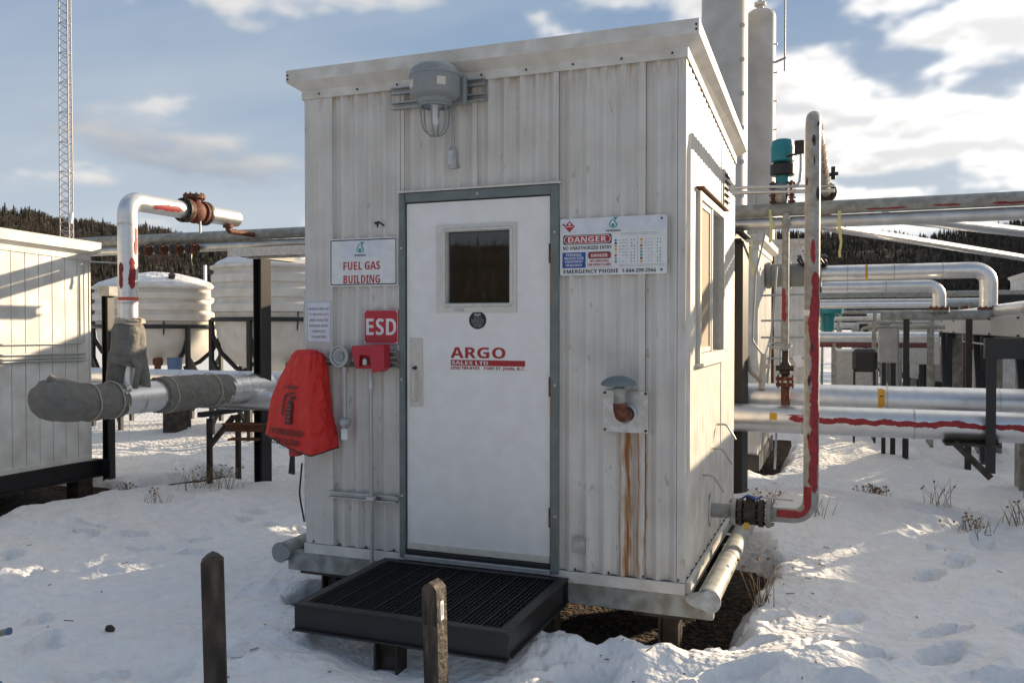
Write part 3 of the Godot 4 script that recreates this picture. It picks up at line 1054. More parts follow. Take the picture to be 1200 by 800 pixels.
	mb.box(Vector3(-0.60, 0.64, 0.002), Vector3(0.075, 0.07, 0.003))
	mb.box(Vector3(-0.585, 0.682, 0.004), Vector3(0.09, 0.008, 0.008))
	put(b, "patch_plate", mb, M["galv"])
	# side window
	mb = MB.new()
	var WX := Transform3D(Basis(Vector3(0, 0, -1), Vector3.UP, Vector3(1, 0, 0)), Vector3.ZERO)
	var wf := MB.new()
	plate_with_hole(wf, 0.36, 1.415, 1.662, 2.668, 0.405, 1.37, 1.725, 2.625, -0.06, 0.022)
	wf.box(Vector3(0.885, 2.175, 0.004), Vector3(0.045, 0.9, 0.02), 0.003)
	wf.box(Vector3(0.888, 1.66, 0.02), Vector3(1.09, 0.02, 0.05), 0.003)
	for i in wf.v.size():
		wf.v[i] = WX * wf.v[i]
		wf.n[i] = WX.basis * wf.n[i]
	var win := put(b, "window", wf, M["cream"])
	mb = MB.new()
	mb.box(Vector3(0.022, 2.684, -0.888), Vector3(0.05, 0.014, 1.10), 0.003)
	put(win, "drip_cap", mb, M["rust"])
	mb = MB.new()
	mb.box(Vector3(-0.004, 2.175, -0.633), Vector3(0.006, 0.9, 0.455))
	put(win, "sash", mb, M["blind"])
	mb = MB.new()
	mb.box(Vector3(-0.018, 2.175, -1.14), Vector3(0.005, 0.9, 0.46))
	put(win, "pane", mb, M["glass"])
	mb = MB.new()
	plate_with_hole(mb, 0.41, 0.862, 1.73, 2.62, 0.44, 0.835, 1.76, 2.59, -0.001, 0.008)
	for i in mb.v.size():
		mb.v[i] = WX * mb.v[i]
		mb.n[i] = WX.basis * mb.n[i]
	put(win, "sash_frame", mb, M["cream"])
	# louvre high on the side
	mb = MB.new()
	mb.box(Vector3(0.004, 2.85, -1.58), Vector3(0.012, 0.27, 0.22), 0.002)
	var lv := put(b, "louvre", mb, M["fascia"])
	for k in 5:
		mb = MB.new()
		mb.box(Vector3(0.016, 2.765 + 0.045 * k, -1.58), Vector3(0.03, 0.006, 0.19), 0.0, Basis(Vector3(0, 0, 1), -0.6))
		put(lv, "slat", mb, M["dark_valve"])
	# three stub wires low on the side wall
	for q in [[1.225, -1.22], [1.09, -1.02], [0.98, -0.62]]:
		mb = MB.new()
		mb.tube(round_corners([Vector3(0.0, q[0], q[1]), Vector3(0.06, q[0] + 0.005, q[1]), Vector3(0.12, q[0] - 0.1, q[1] - 0.03)], 0.04), 0.007, 7)
		put(b, "wire_stub", mb, M["conduit"])


# ---------------------------------------------------------------- things on the front wall
func front_fittings() -> void:
	var mb: MB
	# lamp over the door
	for y in [3.312, 3.222]:
		var s := thing("strut_rail", "upper steel strut rail behind the wall lamp" if y > 3.3 else "lower steel strut rail behind the wall lamp", "strut", Vector3(-1.47, y, 0.02), 0.0, "strut rails behind the lamp")
		mb = MB.new()
		mb.box(Vector3(-1.476, y + 0.017, 0.021), Vector3(0.618, 0.007, 0.04))
		mb.box(Vector3(-1.476, y - 0.017, 0.021), Vector3(0.618, 0.007, 0.04))
		mb.box(Vector3(-1.476, y, 0.004), Vector3(0.618, 0.03, 0.005))
		put(s, "rail", mb, M["conduit"])
	var x := -1.395
	var l := thing("wall_lamp", "grey explosion-proof jar lamp mounted above the door", "lamp", Vector3(x, 3.26, 0.02))
	mb = MB.new()
	mb.box(Vector3(x + 0.02, 3.265, 0.065), Vector3(0.22, 0.17, 0.045), 0.01)
	put(l, "bracket", mb, M["lamp_grey"])
	mb = MB.new()
	mb.lathe([Vector2(0, 0.0), Vector2(0.085, 0.0), Vector2(0.098, 0.012), Vector2(0.1, 0.03), Vector2(0.135, 0.045), Vector2(0.143, 0.06), Vector2(0.143, 0.155), Vector2(0.148, 0.158), Vector2(0.148, 0.168), Vector2(0.143, 0.172), Vector2(0.138, 0.195), Vector2(0.115, 0.217), Vector2(0.06, 0.226), Vector2(0, 0.228)], 30, Transform3D(Basis(), Vector3(x, 3.15, 0.215)))
	put(l, "housing", mb, M["lamp_grey"])
	for a in [-0.75, 0.7]:
		mb = MB.new()
		var dn := Vector3(sin(a), 0, cos(a))
		mb.box(Vector3(x, 3.255, 0.215) + dn * 0.142, Vector3(0.05, 0.045, 0.006), 0.001, Basis(Vector3.UP, a))
		put(l, "rating_plate", mb, M["cream"])
	mb = MB.new()
	mb.lathe([Vector2(0.0, -0.165), Vector2(0.03, -0.16), Vector2(0.055, -0.14), Vector2(0.07, -0.105), Vector2(0.073, -0.06), Vector2(0.073, 0.0)], 24, Transform3D(Basis(), Vector3(x, 3.15, 0.215)))
	put(l, "glass_globe", mb, M["glass"])
	mb = MB.new()
	mb.lathe([Vector2(0, -0.12), Vector2(0.018, -0.115), Vector2(0.022, -0.09), Vector2(0.016, -0.06), Vector2(0.02, 0.0)], 12, Transform3D(Basis(), Vector3(x, 3.15, 0.215)))
	put(l, "bulb", mb, M["sign_white"])
	mb = MB.new()
	for k in 6:
		var a := TAU * k / 6 + 0.3
		var dr := Vector3(cos(a), 0, sin(a))
		var pts := []
		for q in [[0.084, 0.0], [0.084, -0.06], [0.08, -0.11], [0.062, -0.15], [0.034, -0.172], [0.0, -0.178]]: pts.append(Vector3(x, 3.15 + q[1], 0.215) + dr * q[0])
		mb.tube(pts, 0.0045, 6)
	mb.lathe([Vector2(0.082, -0.006), Vector2(0.092, -0.006), Vector2(0.092, 0.006), Vector2(0.082, 0.006)], 24, Transform3D(Basis(), Vector3(x, 3.145, 0.215)))
	put(l, "guard", mb, M["lamp_grey"])
	var c := thing("conduit_fitting", "oval conduit body hanging below the wall lamp", "conduit", Vector3(-1.36, 2.88, 0.03))
	mb = MB.new()
	mb.cyl(Vector3(-1.36, 2.94, 0.05), Vector3(-1.36, 3.2, 0.05), 0.011, -1.0, 10)
	put(c, "conduit", mb, M["conduit"])
	mb = MB.new()
	mb.lathe([Vector2(0, 0), Vector2(0.02, 0.003), Vector2(0.027, 0.02), Vector2(0.027, 0.1), Vector2(0.02, 0.118), Vector2(0.016, 0.13), Vector2(0, 0.13)], 14, Transform3D(Basis(), Vector3(-1.36, 2.81, 0.05)))
	mb.cyl(Vector3(-1.352, 2.835, 0.05), Vector3(-1.352, 2.835, 0.0), 0.016, -1.0, 10)
	put(c, "body", mb, M["conduit"])
	mb = MB.new()
	mb.box(Vector3(-1.362, 2.875, 0.079), Vector3(0.032, 0.085, 0.006), 0.002)
	put(c, "cover", mb, M["galv"])

	# lower cluster: rails, pull station, detector, conduits
	for y in [1.712, 1.648]:
		var s := thing("strut_rail", "upper short strut rail carrying the red pull station" if y > 1.7 else "lower short strut rail under the red pull station", "strut", Vector3(-2.0, y, 0.02), 0.0, "strut rails beside the door")
		mb = MB.new()
		mb.box(Vector3(-2.0, y + 0.016, 0.022), Vector3(0.508, 0.006, 0.04))
		mb.box(Vector3(-2.0, y - 0.016, 0.022), Vector3(0.508, 0.006, 0.04))
		mb.box(Vector3(-2.0, y, 0.005), Vector3(0.508, 0.028, 0.006))
		put(s, "rail", mb, M["conduit"])
	var s2 := thing("strut_rail", "strut rail low beside the door frame", "strut", Vector3(-2.0, 0.825, 0.02))
	mb = MB.new()
	mb.box(Vector3(-1.998, 0.842, 0.022), Vector3(0.486, 0.006, 0.04))
	mb.box(Vector3(-1.998, 0.808, 0.022), Vector3(0.486, 0.006, 0.04))
	mb.box(Vector3(-1.998, 0.825, 0.005), Vector3(0.486, 0.03, 0.006))
	put(s2, "rail", mb, M["galv"])
	var e := thing("pull_station", "red cast emergency pull station beside the door", "pull station", Vector3(-1.9, 1.68, 0.05))
	mb = MB.new()
	mb.prism(PackedVector2Array([Vector2(-0.112, 0.075), Vector2(0.105, 0.085), Vector2(0.112, 0.07), Vector2(0.112, -0.055), Vector2(0.085, -0.08), Vector2(0.03, -0.085), Vector2(0.012, 0.02), Vector2(-0.058, 0.02), Vector2(-0.062, -0.05), Vector2(-0.085, -0.055), Vector2(-0.115, 0.04)]), 0.075, Transform3D(Basis(), Vector3(-1.9, 1.69, 0.045)))
	put(e, "housing", mb, M["esd_red"])
	mb = MB.new()
	mb.box(Vector3(-1.93, 1.675, 0.065), Vector3(0.17, 0.1, 0.03), 0.006)
	put(e, "back_plate", mb, M["esd_red"])
	mb = MB.new()
	mb.box(Vector3(-1.925, 1.668, 0.1), Vector3(0.03, 0.045, 0.05), 0.008)
	put(e, "lever", mb, M["galv"])
	var cd := thing("conduit_run", "thin conduit running down from the red pull station", "conduit", Vector3(-1.915, 0.45, 0.05))
	mb = MB.new()
	mb.cyl(Vector3(-1.915, 0.43, 0.052), Vector3(-1.915, 1.61, 0.06), 0.0125, -1.0, 12)
	put(cd, "pipe", mb, M["conduit"])
	mb = MB.new()
	for q in [[1.5, 1.56], [1.485, 1.492], [1.568, 1.575]]: mb.cyl(Vector3(-1.915, q[0], 0.059), Vector3(-1.915, q[1], 0.059), 0.019, -1.0, 12)
	put(cd, "union", mb, M["galv"])
	mb = MB.new()
	mb.box(Vector3(-1.915, 0.825, 0.06), Vector3(0.06, 0.03, 0.03), 0.005)
	put(cd, "clamp", mb, M["galv"])
	var d := thing("gas_detector", "grey gas detector head with conduit beside the red cover", "detector", Vector3(-2.09, 1.6, 0.05))
	mb = MB.new()
	mb.lathe([Vector2(0, 0), Vector2(0.05, 0.0), Vector2(0.062, 0.02), Vector2(0.062, 0.08), Vector2(0.066, 0.082), Vector2(0.066, 0.1), Vector2(0.056, 0.1), Vector2(0.05, 0.088), Vector2(0.0, 0.088)], 22, Transform3D(Basis(Vector3.RIGHT, PI / 2), Vector3(-2.10, 1.70, 0.03)))
	put(d, "housing", mb, M["conduit"])
	mb = MB.new()
	mb.lathe([Vector2(0, 0), Vector2(0.03, 0.0), Vector2(0.034, 0.006), Vector2(0, 0.008)], 16, Transform3D(Basis(Vector3.RIGHT, PI / 2), Vector3(-2.10, 1.70, 0.12)))
	put(d, "face", mb, M["lamp_grey"])
	mb = MB.new()
	mb.box(Vector3(-2.03, 1.69, 0.05), Vector3(0.07, 0.05, 0.05), 0.008)
	put(d, "junction_block", mb, M["conduit"])
	mb = MB.new()
	mb.cyl(Vector3(-2.088, 1.62, 0.08), Vector3(-2.088, 1.315, 0.08), 0.0125, -1.0, 12)
	mb.cyl(Vector3(-2.088, 1.635, 0.08), Vector3(-2.088, 1.6, 0.08), 0.02, -1.0, 12)
	put(d, "stem", mb, M["conduit"])
	mb = MB.new()
	mb.lathe([Vector2(0, -0.03), Vector2(0.022, -0.03), Vector2(0.036, -0.012), Vector2(0.04, 0.01), Vector2(0.03, 0.028), Vector2(0.016, 0.036), Vector2(0, 0.036)], 18, Transform3D(Basis(), Vector3(-2.088, 1.285, 0.08)))
	put(d, "sensor", mb, M["conduit"])
	mb = MB.new()
	mb.box(Vector3(-2.096, 1.215, 0.075), Vector3(0.04, 0.07, 0.002), 0.0, Basis(Vector3.UP, 0.3))
	put(d, "paper_tag", mb, M["sign_white"])

	# vent with mushroom hood
	var v := thing("wall_vent", "rusty elbow vent with grey mushroom hood on a galvanised plate", "vent", Vector3(-0.33, 1.3, 0.0))
	mb = MB.new()
	mb.box(Vector3(-0.33, 1.412, 0.004), Vector3(0.257, 0.232, 0.006), 0.001)
	put(v, "plate", mb, M["galv"])
	mb = MB.new()
	for q in [[-0.445, 1.515], [-0.215, 1.515], [-0.445, 1.31], [-0.215, 1.31]]: mb.cyl(Vector3(q[0], q[1], 0.006), Vector3(q[0], q[1], 0.013), 0.008, -1.0, 6)
	put(v, "screws", mb, M["dark_valve"]).set_meta("kind", "stuff")
	mb = MB.new()
	mb.lathe([Vector2(0.045, 0.0), Vector2(0.058, 0.003), Vector2(0.058, 0.012), Vector2(0.046, 0.018)], 20, Transform3D(Basis(Vector3.RIGHT, PI / 2), Vector3(-0.318, 1.40, 0.007)))
	put(v, "collar", mb, M["galv"])
	mb = MB.new()
	mb.tube(round_corners([Vector3(-0.318, 1.40, 0.007), Vector3(-0.328, 1.40, 0.115), Vector3(-0.332, 1.47, 0.12)], 0.055, 8), 0.038, 18)
	put(v, "elbow", mb, M["rust_valve"])
	mb = MB.new()
	mb.cyl(Vector3(-0.332, 1.465, 0.12), Vector3(-0.334, 1.54, 0.121), 0.033, -1.0, 18)
	mb.cyl(Vector3(-0.334, 1.535, 0.121), Vector3(-0.334, 1.55, 0.121), 0.038, -1.0, 18)
	put(v, "riser", mb, M["pipe_paint"])
	mb = MB.new()
	mb.lathe([Vector2(0.086, -0.004), Vector2(0.097, 0.0), Vector2(0.097, 0.008), Vector2(0.083, 0.026), Vector2(0.05, 0.044), Vector2(0.02, 0.05), Vector2(0, 0.051)], 26, Transform3D(Basis(), Vector3(-0.337, 1.567, 0.125)))
	mb.lathe([Vector2(0, 0.0), Vector2(0.086, -0.004)], 26, Transform3D(Basis(), Vector3(-0.337, 1.567, 0.125)))
	mb.cyl(Vector3(-0.334, 1.53, 0.121), Vector3(-0.336, 1.57, 0.124), 0.03, -1.0, 12)
	put(v, "hood", mb, M["hood_grey"])

	# clamp post at the far left corner
	var k := thing("strut_post", "grey strut post with two pipe clamps at the building's corner", "strut", Vector3(-2.55, 0.4, -0.2))
	mb = MB.new()
	mb.box(Vector3(-2.56, 1.35, -0.20), Vector3(0.042, 1.56, 0.006))
	mb.box(Vector3(-2.578, 1.35, -0.22), Vector3(0.006, 1.56, 0.042))
	mb.box(Vector3(-2.542, 1.35, -0.22), Vector3(0.006, 1.56, 0.042))
	for y in [1.0, 1.98]: mb.box(Vector3(-2.49, y, -0.22), Vector3(0.1, 0.03, 0.03))
	put(k, "channel", mb, M["galv"])
	for y in [1.99, 1.775]:
		mb = MB.new()
		mb.cyl(Vector3(-2.555, y, -0.2), Vector3(-2.525, y, -0.17), 0.018, -1.0, 10)
		mb.box(Vector3(-2.555, y, -0.192), Vector3(0.05, 0.022, 0.018), 0.003)
		put(k, "clamp", mb, M["cream"])


func board(label: String, x0: float, y0: float, x1: float, y1: float, m: Material, r := 0.008) -> Node3D:
	var s := thing("wall_sign", label, "sign", Vector3((x0 + x1) / 2, y0, 0.002), 0.0)
	var mb := MB.new()
	mb.prism(rrect(x0, y0, x1, y1, r), 0.005, Transform3D(Basis(), Vector3(0, 0, 0.001)))
	put(s, "board", mb, m)
	return s


func print_shape(parent: Node3D, called: String, poly: PackedVector2Array, z: float, m: Material) -> void:
	var mb := MB.new()
	mb.prism(poly, 0.0008, Transform3D(Basis(), Vector3(0, 0, z)))
	put(parent, called, mb, m)


func drop_logo(s: Node3D, c: Vector2, h: float, z: float) -> void:
	# outlined drop with an open tip and a dot at its heart
	var p := PackedVector2Array()
	for q in [[0.10, 1.0], [0.42, 1.0], [0.34, 0.86], [0.16, 0.62], [0.36, 0.44], [0.40, 0.24], [0.30, 0.07], [0.10, 0.0], [-0.12, 0.0], [-0.33, 0.08], [-0.43, 0.25], [-0.38, 0.48], [-0.2, 0.74]]: p.append(c + Vector2(q[0], q[1] - 0.5) * h)
	print_shape(s, "emblem", p, z, M["sign_teal"])
	var q2 := PackedVector2Array()
	for q in [[0.08, 0.86], [0.18, 0.9], [0.02, 0.62], [0.22, 0.40], [0.28, 0.24], [0.2, 0.13], [0.02, 0.09], [-0.18, 0.12], [-0.31, 0.26], [-0.26, 0.44], [-0.1, 0.68]]: q2.append(c + Vector2(q[0], q[1] - 0.5) * h)
	print_shape(s, "emblem", q2, z + 0.001, M["sign_white"])
	print_shape(s, "emblem", disc(c + Vector2(-0.02, 0.27 - 0.5) * h, 0.17 * h, 0.16 * h, 16), z + 0.002, M["sign_teal"])


func border(s: Node3D, x0: float, y0: float, x1: float, y1: float, t: float, m: Material, z := 0.0065) -> void:
	var mb := MB.new()
	plate_with_hole(mb, x0, x1, y0, y1, x0 + t, x1 - t, y0 + t, y1 - t, z, z + 0.0008)
	put(s, "border", mb, m)


func signs() -> void:
	var s := board("white sign reading FUEL GAS BUILDING in red left of the door", -2.244, 2.135, -1.756, 2.434, M["sign_white"], 0.004)
	border(s, -2.236, 2.143, -1.764, 2.426, 0.006, M["sign_black"])
	print_shape(s, "colour_band", PackedVector2Array([Vector2(-2.16, 2.315), Vector2(-1.87, 2.315), Vector2(-1.87, 2.418), Vector2(-2.16, 2.418)]), 0.0064, M["sign_pale"])
	drop_logo(s, Vector2(-2.018, 2.376), 0.066, 0.0076)
	text(s, "PETRONAS", Vector3(-2.018, 2.327, 0.0085), 0.082, 0.010, M["sign_black"])
	text(s, "FUEL GAS", Vector3(-2.01, 2.262, 0.0072), 0.262, 0.050, M["sign_red"])
	text(s, "BUILDING", Vector3(-2.01, 2.178, 0.0072), 0.262, 0.050, M["sign_red"])

	s = board("small pale sign with fine lettering about parked vehicles", -2.42, 1.777, -2.232, 2.048, M["sign_pale"], 0.006)
	border(s, -2.414, 1.783, -2.238, 2.042, 0.003, M["sign_mauve"])
	var rows := ["VEHICLE MUST BE", "7.5 METERS (25')", "AWAY FROM THE", "BUILDING WHEN", "CONNECTED", "TO BATTERY"]
	for k in 6: text(s, rows[k], Vector3(-2.326, 1.995 - 0.0355 * k, 0.0072), [0.15, 0.15, 0.14, 0.14, 0.1, 0.11][k], 0.016, M["sign_mauve"])

	s = board("square red ESD sign in white letters beside the door frame", -1.995, 1.775, -1.752, 1.988, M["esd_red"], 0.003)
	border(s, -1.993, 1.777, -1.754, 1.986, 0.003, M["sign_pale"])
	text(s, "ESD", Vector3(-1.872, 1.882, 0.0072), 0.212, 0.102, M["sign_white"], Basis(), 800)
	for q in [[-1.985, 1.978], [-1.762, 1.978], [-1.985, 1.785], [-1.762, 1.785]]:
		var mb := MB.new()
		mb.cyl(Vector3(q[0], q[1], 0.006), Vector3(q[0], q[1], 0.009), 0.005, -1.0, 8)
		put(s, "rivet", mb, M["sign_white"])

	s = board("large white DANGER notice with coloured panels right of the door", -0.711, 2.172, -0.10, 2.492, M["sign_white"], 0.012)
	var X := func(px: float) -> float: return -0.711 + (px - 125.0) / 945.0 * 0.611   # sign drawn on a 945 by 490 sheet
	var Y := func(py: float) -> float: return 2.492 - (py - 120.0) / 490.0 * 0.32
	var R := func(a: float, b: float, c: float, d: float, r: float) -> PackedVector2Array: return rrect(X.call(a), Y.call(d), X.call(c), Y.call(b), r, 5)
	print_shape(s, "colour_band", R.call(135.0, 128.0, 1060.0, 245.0, 0.004), 0.0061, M["sign_pale"])
	print_shape(s, "diamond", PackedVector2Array([Vector2(X.call(165.0), Y.call(188.0)), Vector2(X.call(213.0), Y.call(238.0)), Vector2(X.call(262.0), Y.call(188.0)), Vector2(X.call(213.0), Y.call(140.0))]), 0.0071, M["sign_red"])
	print_shape(s, "flame", PackedVector2Array([Vector2(X.call(203.0), Y.call(178.0)), Vector2(X.call(223.0), Y.call(178.0)), Vector2(X.call(222.0), Y.call(164.0)), Vector2(X.call(214.0), Y.call(150.0)), Vector2(X.call(206.0), Y.call(163.0))]), 0.0081, M["sign_white"])
	print_shape(s, "diamond_bar", R.call(180.0, 186.0, 246.0, 192.0, 0.0005), 0.0081, M["sign_white"])
	drop_logo(s, Vector2(X.call(606.0), Y.call(168.0)), 0.058, 0.0076)
	text(s, "PETRONAS", Vector3(X.call(608.0), Y.call(237.0), 0.0085), 0.082, 0.010, M["sign_black"])
	print_shape(s, "heading_field", R.call(155.0, 262.0, 592.0, 345.0, 0.012), 0.0061, M["sign_black"])
	print_shape(s, "heading_oval", R.call(163.0, 268.0, 584.0, 338.0, 0.022), 0.0071, M["sign_white"])
	print_shape(s, "heading_oval", R.call(169.0, 273.0, 578.0, 333.0, 0.019), 0.0081, M["sign_red"])
	text(s, "DANGER", Vector3(X.call(374.0), Y.call(303.0), 0.0092), 0.222, 0.029, M["sign_white"])
	text(s, "NO UNAUTHORIZED ENTRY", Vector3(X.call(374.0), Y.call(375.0), 0.0065), 0.282, 0.020, M["sign_black"])
	print_shape(s, "blue_panel", R.call(148.0, 412.0, 360.0, 547.0, 0.002), 0.0061, M["sign_blue"])
	for k in 4: text(s, ["PERSONAL", "PROTECTIVE", "EQUIPMENT", "REQUIRED"][k], Vector3(X.call(254.0), Y.call(434.0 + 30.0 * k), 0.0072), [0.092, 0.112, 0.104, 0.094][k], 0.0145, M["sign_white"])
	border(s, X.call(374.0), Y.call(545.0), X.call(594.0), Y.call(410.0), 0.0015, M["sign_grey"])
	print_shape(s, "heading_field", R.call(384.0, 414.0, 584.0, 470.0, 0.01), 0.0061, M["sign_black"])
	print_shape(s, "heading_oval", R.call(392.0, 420.0, 576.0, 464.0, 0.0135), 0.0071, M["sign_red"])
	text(s, "DANGER", Vector3(X.call(484.0), Y.call(443.0), 0.0082), 0.094, 0.017, M["sign_white"])
	text(s, "NO SMOKING", Vector3(X.call(484.0), Y.call(490.0), 0.0072), 0.108, 0.014, M["sign_red"])
	text(s, "OR OPEN FLAME", Vector3(X.call(484.0), Y.call(521.0), 0.0072), 0.128, 0.014, M["sign_red"])
	text(s, "EMERGENCY PHONE", Vector3(X.call(405.0), Y.call(577.0), 0.0065), 0.318, 0.022, M["sign_black"], Basis(), 800)
	text(s, "1-844-299-2566", Vector3(X.call(830.0), Y.call(578.0), 0.0065), 0.19, 0.021, M["sign_black"])
	# symbol table: fine print too small to read
	var lines := MB.new()
	var dots := MB.new()
	rng.seed = 77
	for col in 2:
		var cx := 628.0 + 223.0 * col
		for k in 8:
			var yy := 320.0 + 26.0 * k
			for seg in 3:
				var x0 := cx + 28.0 + seg * 27.0
				var wd := rng.randf_range(8.0, 24.0)
				lines.box(Vector3(X.call(x0 + wd / 2), Y.call(yy - 3.0), 0.0063), Vector3(wd * 0.000647, 0.0022, 0.0006))
				if rng.randf() < 0.5: lines.box(Vector3(X.call(x0 + wd / 2), Y.call(yy + 4.0), 0.0063), Vector3(wd * 0.0006, 0.0018, 0.0006))
			for q in 2:
				if rng.randf() < 0.8: dots.box(Vector3(X.call(cx + 138.0 + q * 25.0), Y.call(yy), 0.0063), Vector3(0.0055, 0.0055, 0.0006))
	for k in 2: lines.box(Vector3(X.call(830.0 + 5 * k), Y.call(262.0 + 12.0 * k), 0.0063), Vector3(0.2 + 0.02 * k, 0.002, 0.0006))
	for k in 2: lines.box(Vector3(X.call(850.0), Y.call(528.0 + 12.0 * k), 0.0063), Vector3(0.25, 0.0018, 0.0006))
	put(s, "fine_print", lines, M["sign_grey"]).set_meta("kind", "stuff")
	put(s, "table_dots", dots, M["sign_black"]).set_meta("kind", "stuff")
	var cols := ["sign_teal", "sign_black", "yellow_tape", "yellow_tape", "ribbon", "sign_red", "sign_mauve", "sign_teal"]
	for col in 2:
		for k in 8:
			var cx := 628.0 + 223.0 * col
			var yy := 320.0 + 26.0 * k
			print_shape(s, "symbol", R.call(cx - 10.0, yy - 9.0, cx + 10.0, yy + 9.0, 0.001), 0.0061, M[cols[(k + col * 3) % 8]])
	print_shape(s, "divider", R.call(818.0, 290.0, 821.0, 515.0, 0.0005), 0.0061, M["sign_grey"])
	for q in [[1025.0, 150.0], [160.0, 172.0], [1023.0, 577.0]]:
		var mb := MB.new()
		mb.cyl(Vector3(X.call(q[0]), Y.call(q[1]), 0.006), Vector3(X.call(q[0]), Y.call(q[1]), 0.010), 0.006, -1.0, 8)
		put(s, "rivet", mb, M["sign_black"])


# red cover hanging over an extinguisher at the left corner
func extinguisher_cover() -> void:
	var o := thing("extinguisher_cover", "red vinyl extinguisher cover hanging at the building's left corner", "extinguisher", Vector3(-2.42, 1.1, 0.1))
	# rings from hem to crown; corner order: right back, right front, left front, left back, back
	var rings := [
		[1.10, [[-2.155, 0.025], [-2.165, 0.12], [-2.245, 0.215], [-2.49, 0.128], [-2.735, 0.03], [-2.70, -0.10], [-2.47, 0.02]], [0.03, 0.018, -0.012, 0.02, 0.085, 0.075, 0.04]],
		[1.26, [[-2.175, 0.025], [-2.185, 0.12], [-2.255, 0.205], [-2.483, 0.124], [-2.71, 0.035], [-2.68, -0.09], [-2.47, 0.02]], [0, 0, 0, 0, 0, 0, 0]],
		[1.42, [[-2.205, 0.025], [-2.21, 0.115], [-2.27, 0.190], [-2.4725, 0.119], [-2.675, 0.04], [-2.65, -0.07], [-2.47, 0.02]], [0, 0, 0, 0, 0, 0, 0]],
		[1.54, [[-2.225, 0.03], [-2.225, 0.105], [-2.285, 0.175], [-2.4525, 0.114], [-2.62, 0.045], [-2.60, -0.04], [-2.46, 0.02]], [0, 0, 0, 0, 0, 0, 0]],
		[1.63, [[-2.235, 0.03], [-2.24, 0.10], [-2.29, 0.16], [-2.42, 0.125], [-2.545, 0.06], [-2.53, 0.0], [-2.44, 0.02]], [0, 0, 0, 0, 0, 0, 0]],
		[1.70, [[-2.255, 0.035], [-2.26, 0.095], [-2.30, 0.14], [-2.39, 0.12], [-2.49, 0.075], [-2.48, 0.03], [-2.42, 0.03]], [0, 0, 0, 0, 0, 0, 0]],
		[1.735, [[-2.30, 0.05], [-2.30, 0.085], [-2.325, 0.11], [-2.38, 0.10], [-2.44, 0.08], [-2.43, 0.05], [-2.39, 0.05]], [0, 0, 0, 0, 0, 0, 0]]]
	# resample every ring with a rounded closed curve, with folds that fade upwards
	var K := 110
	var nz := FastNoiseLite.new()
	nz.seed = 5
	nz.frequency = 1.0
	var R := []
	for i in rings.size():
		var c := Curve3D.new()
		var pts = rings[i][1]
		var row := []
		for k in pts.size():
			c.add_point(Vector3(pts[k][0], rings[i][0] + rings[i][2][k], pts[k][1]))
		c.add_point(c.get_point_position(0))
		for k in K:
			var p := c.sample_baked(c.get_baked_length() * k / K)
			row.append(p)
		# soften corners
		for it in 1:
			var soft := []
			for k in K: soft.append(row[k] * 0.5 + row[(k + 1) % K] * 0.25 + row[(k + K - 1) % K] * 0.25)
			row = soft
		R.append(row)
	# interpolate rings
	var F := []
	for i in R.size() - 1:
		for t in 9:
			var row := []
			for k in K: row.append(R[i][k].lerp(R[i + 1][k], t / 9.0))
			F.append(row)
	F.append(R[R.size() - 1])
	for j in F.size():
		for k in K:
			var p: Vector3 = F[j][k]
			var out := Vector3(p.x + 2.44, 0, p.z - 0.07).normalized()
			F[j][k] = p + out * (0.45 if k > K * 0.18 and k < K * 0.72 else 1.0) * (nz.get_noise_2d(k * 0.16 if k < K / 2 else (K - k) * 0.16, p.y * 3.5) * 0.012 + nz.get_noise_3d(p.x * 9.0, p.y * 9.0, p.z * 9.0) * 0.006 - absf(nz.get_noise_3d(p.x * 5.0 + p.y * 2.5, p.y * 2.0 - p.x * 2.0, p.z * 6.0 + 7.0)) * 0.03 + absf(nz.get_noise_3d(p.x * 13.0 - p.y * 9.0, p.y * 6.0, p.z * 13.0 + 30.0)) * 0.012)
	var mb := MB.new()
	var nr := F.size()
	var nrm := []
	for j in nr:
		var row := []
		for k in K:
			var du: Vector3 = F[j][(k + 1) % K] - F[j][(k + K - 1) % K]
			var dv: Vector3 = F[mini(j + 1, nr - 1)][k] - F[maxi(j - 1, 0)][k]
			row.append(dv.cross(du).normalized())
		nrm.append(row)
	for j in nr - 1:
		for k in K:
			var k1 := (k + 1) % K
			mb.quadn(F[j][k1], F[j][k], F[j + 1][k], F[j + 1][k1], nrm[j][k1], nrm[j][k], nrm[j + 1][k], nrm[j + 1][k1])
	var topc := Vector3.ZERO
	for k in K: topc += F[nr - 1][k] / K
	topc.y += 0.006
	for k in K: mb.tri(F[nr - 1][(k + 1) % K], F[nr - 1][k], topc)
	put(o, "cover", mb, M["bag_red"])
	# black hem
	var hem: Array = F[0].duplicate()
	hem.append(F[0][0])
	mb = MB.new()
	mb.tube(hem, 0.0045, 6)
	put(o, "hem", mb, M["sign_black"])
	# print on the left front face
	var a := Vector3(-2.71, 1.26, 0.035)
	var b := Vector3(-2.255, 1.26, 0.205)
	var up := (Vector3(-2.62, 1.54, 0.045).lerp(Vector3(-2.285, 1.54, 0.175), 0.5) - a.lerp(b, 0.5)).normalized()
	var x := (b - a).normalized()
	var z := x.cross(up).normalized()
	up = z.cross(x)
	var bs := Basis(x, up, z)
	var org := a.lerp(b, 0.5) + z * 0.015
	text(o, "EXTINGUISHER", org + x * 0.0 - up * 0.045, 0.36, 0.038, M["sign_black"], bs, 800)
	text(o, "KEEP CLEAR", org + x * -0.01 - up * 0.105, 0.30, 0.038, M["sign_black"], bs, 800)
	text(o, "FIRE", org + x * 0.03 + up * 0.24, 0.12, 0.02, M["sign_black"], bs, 700)
	# pictogram: bottle, hose and lever
	var xf := Transform3D(bs, org + x * 0.015 + up * 0.09)
	mb = MB.new()
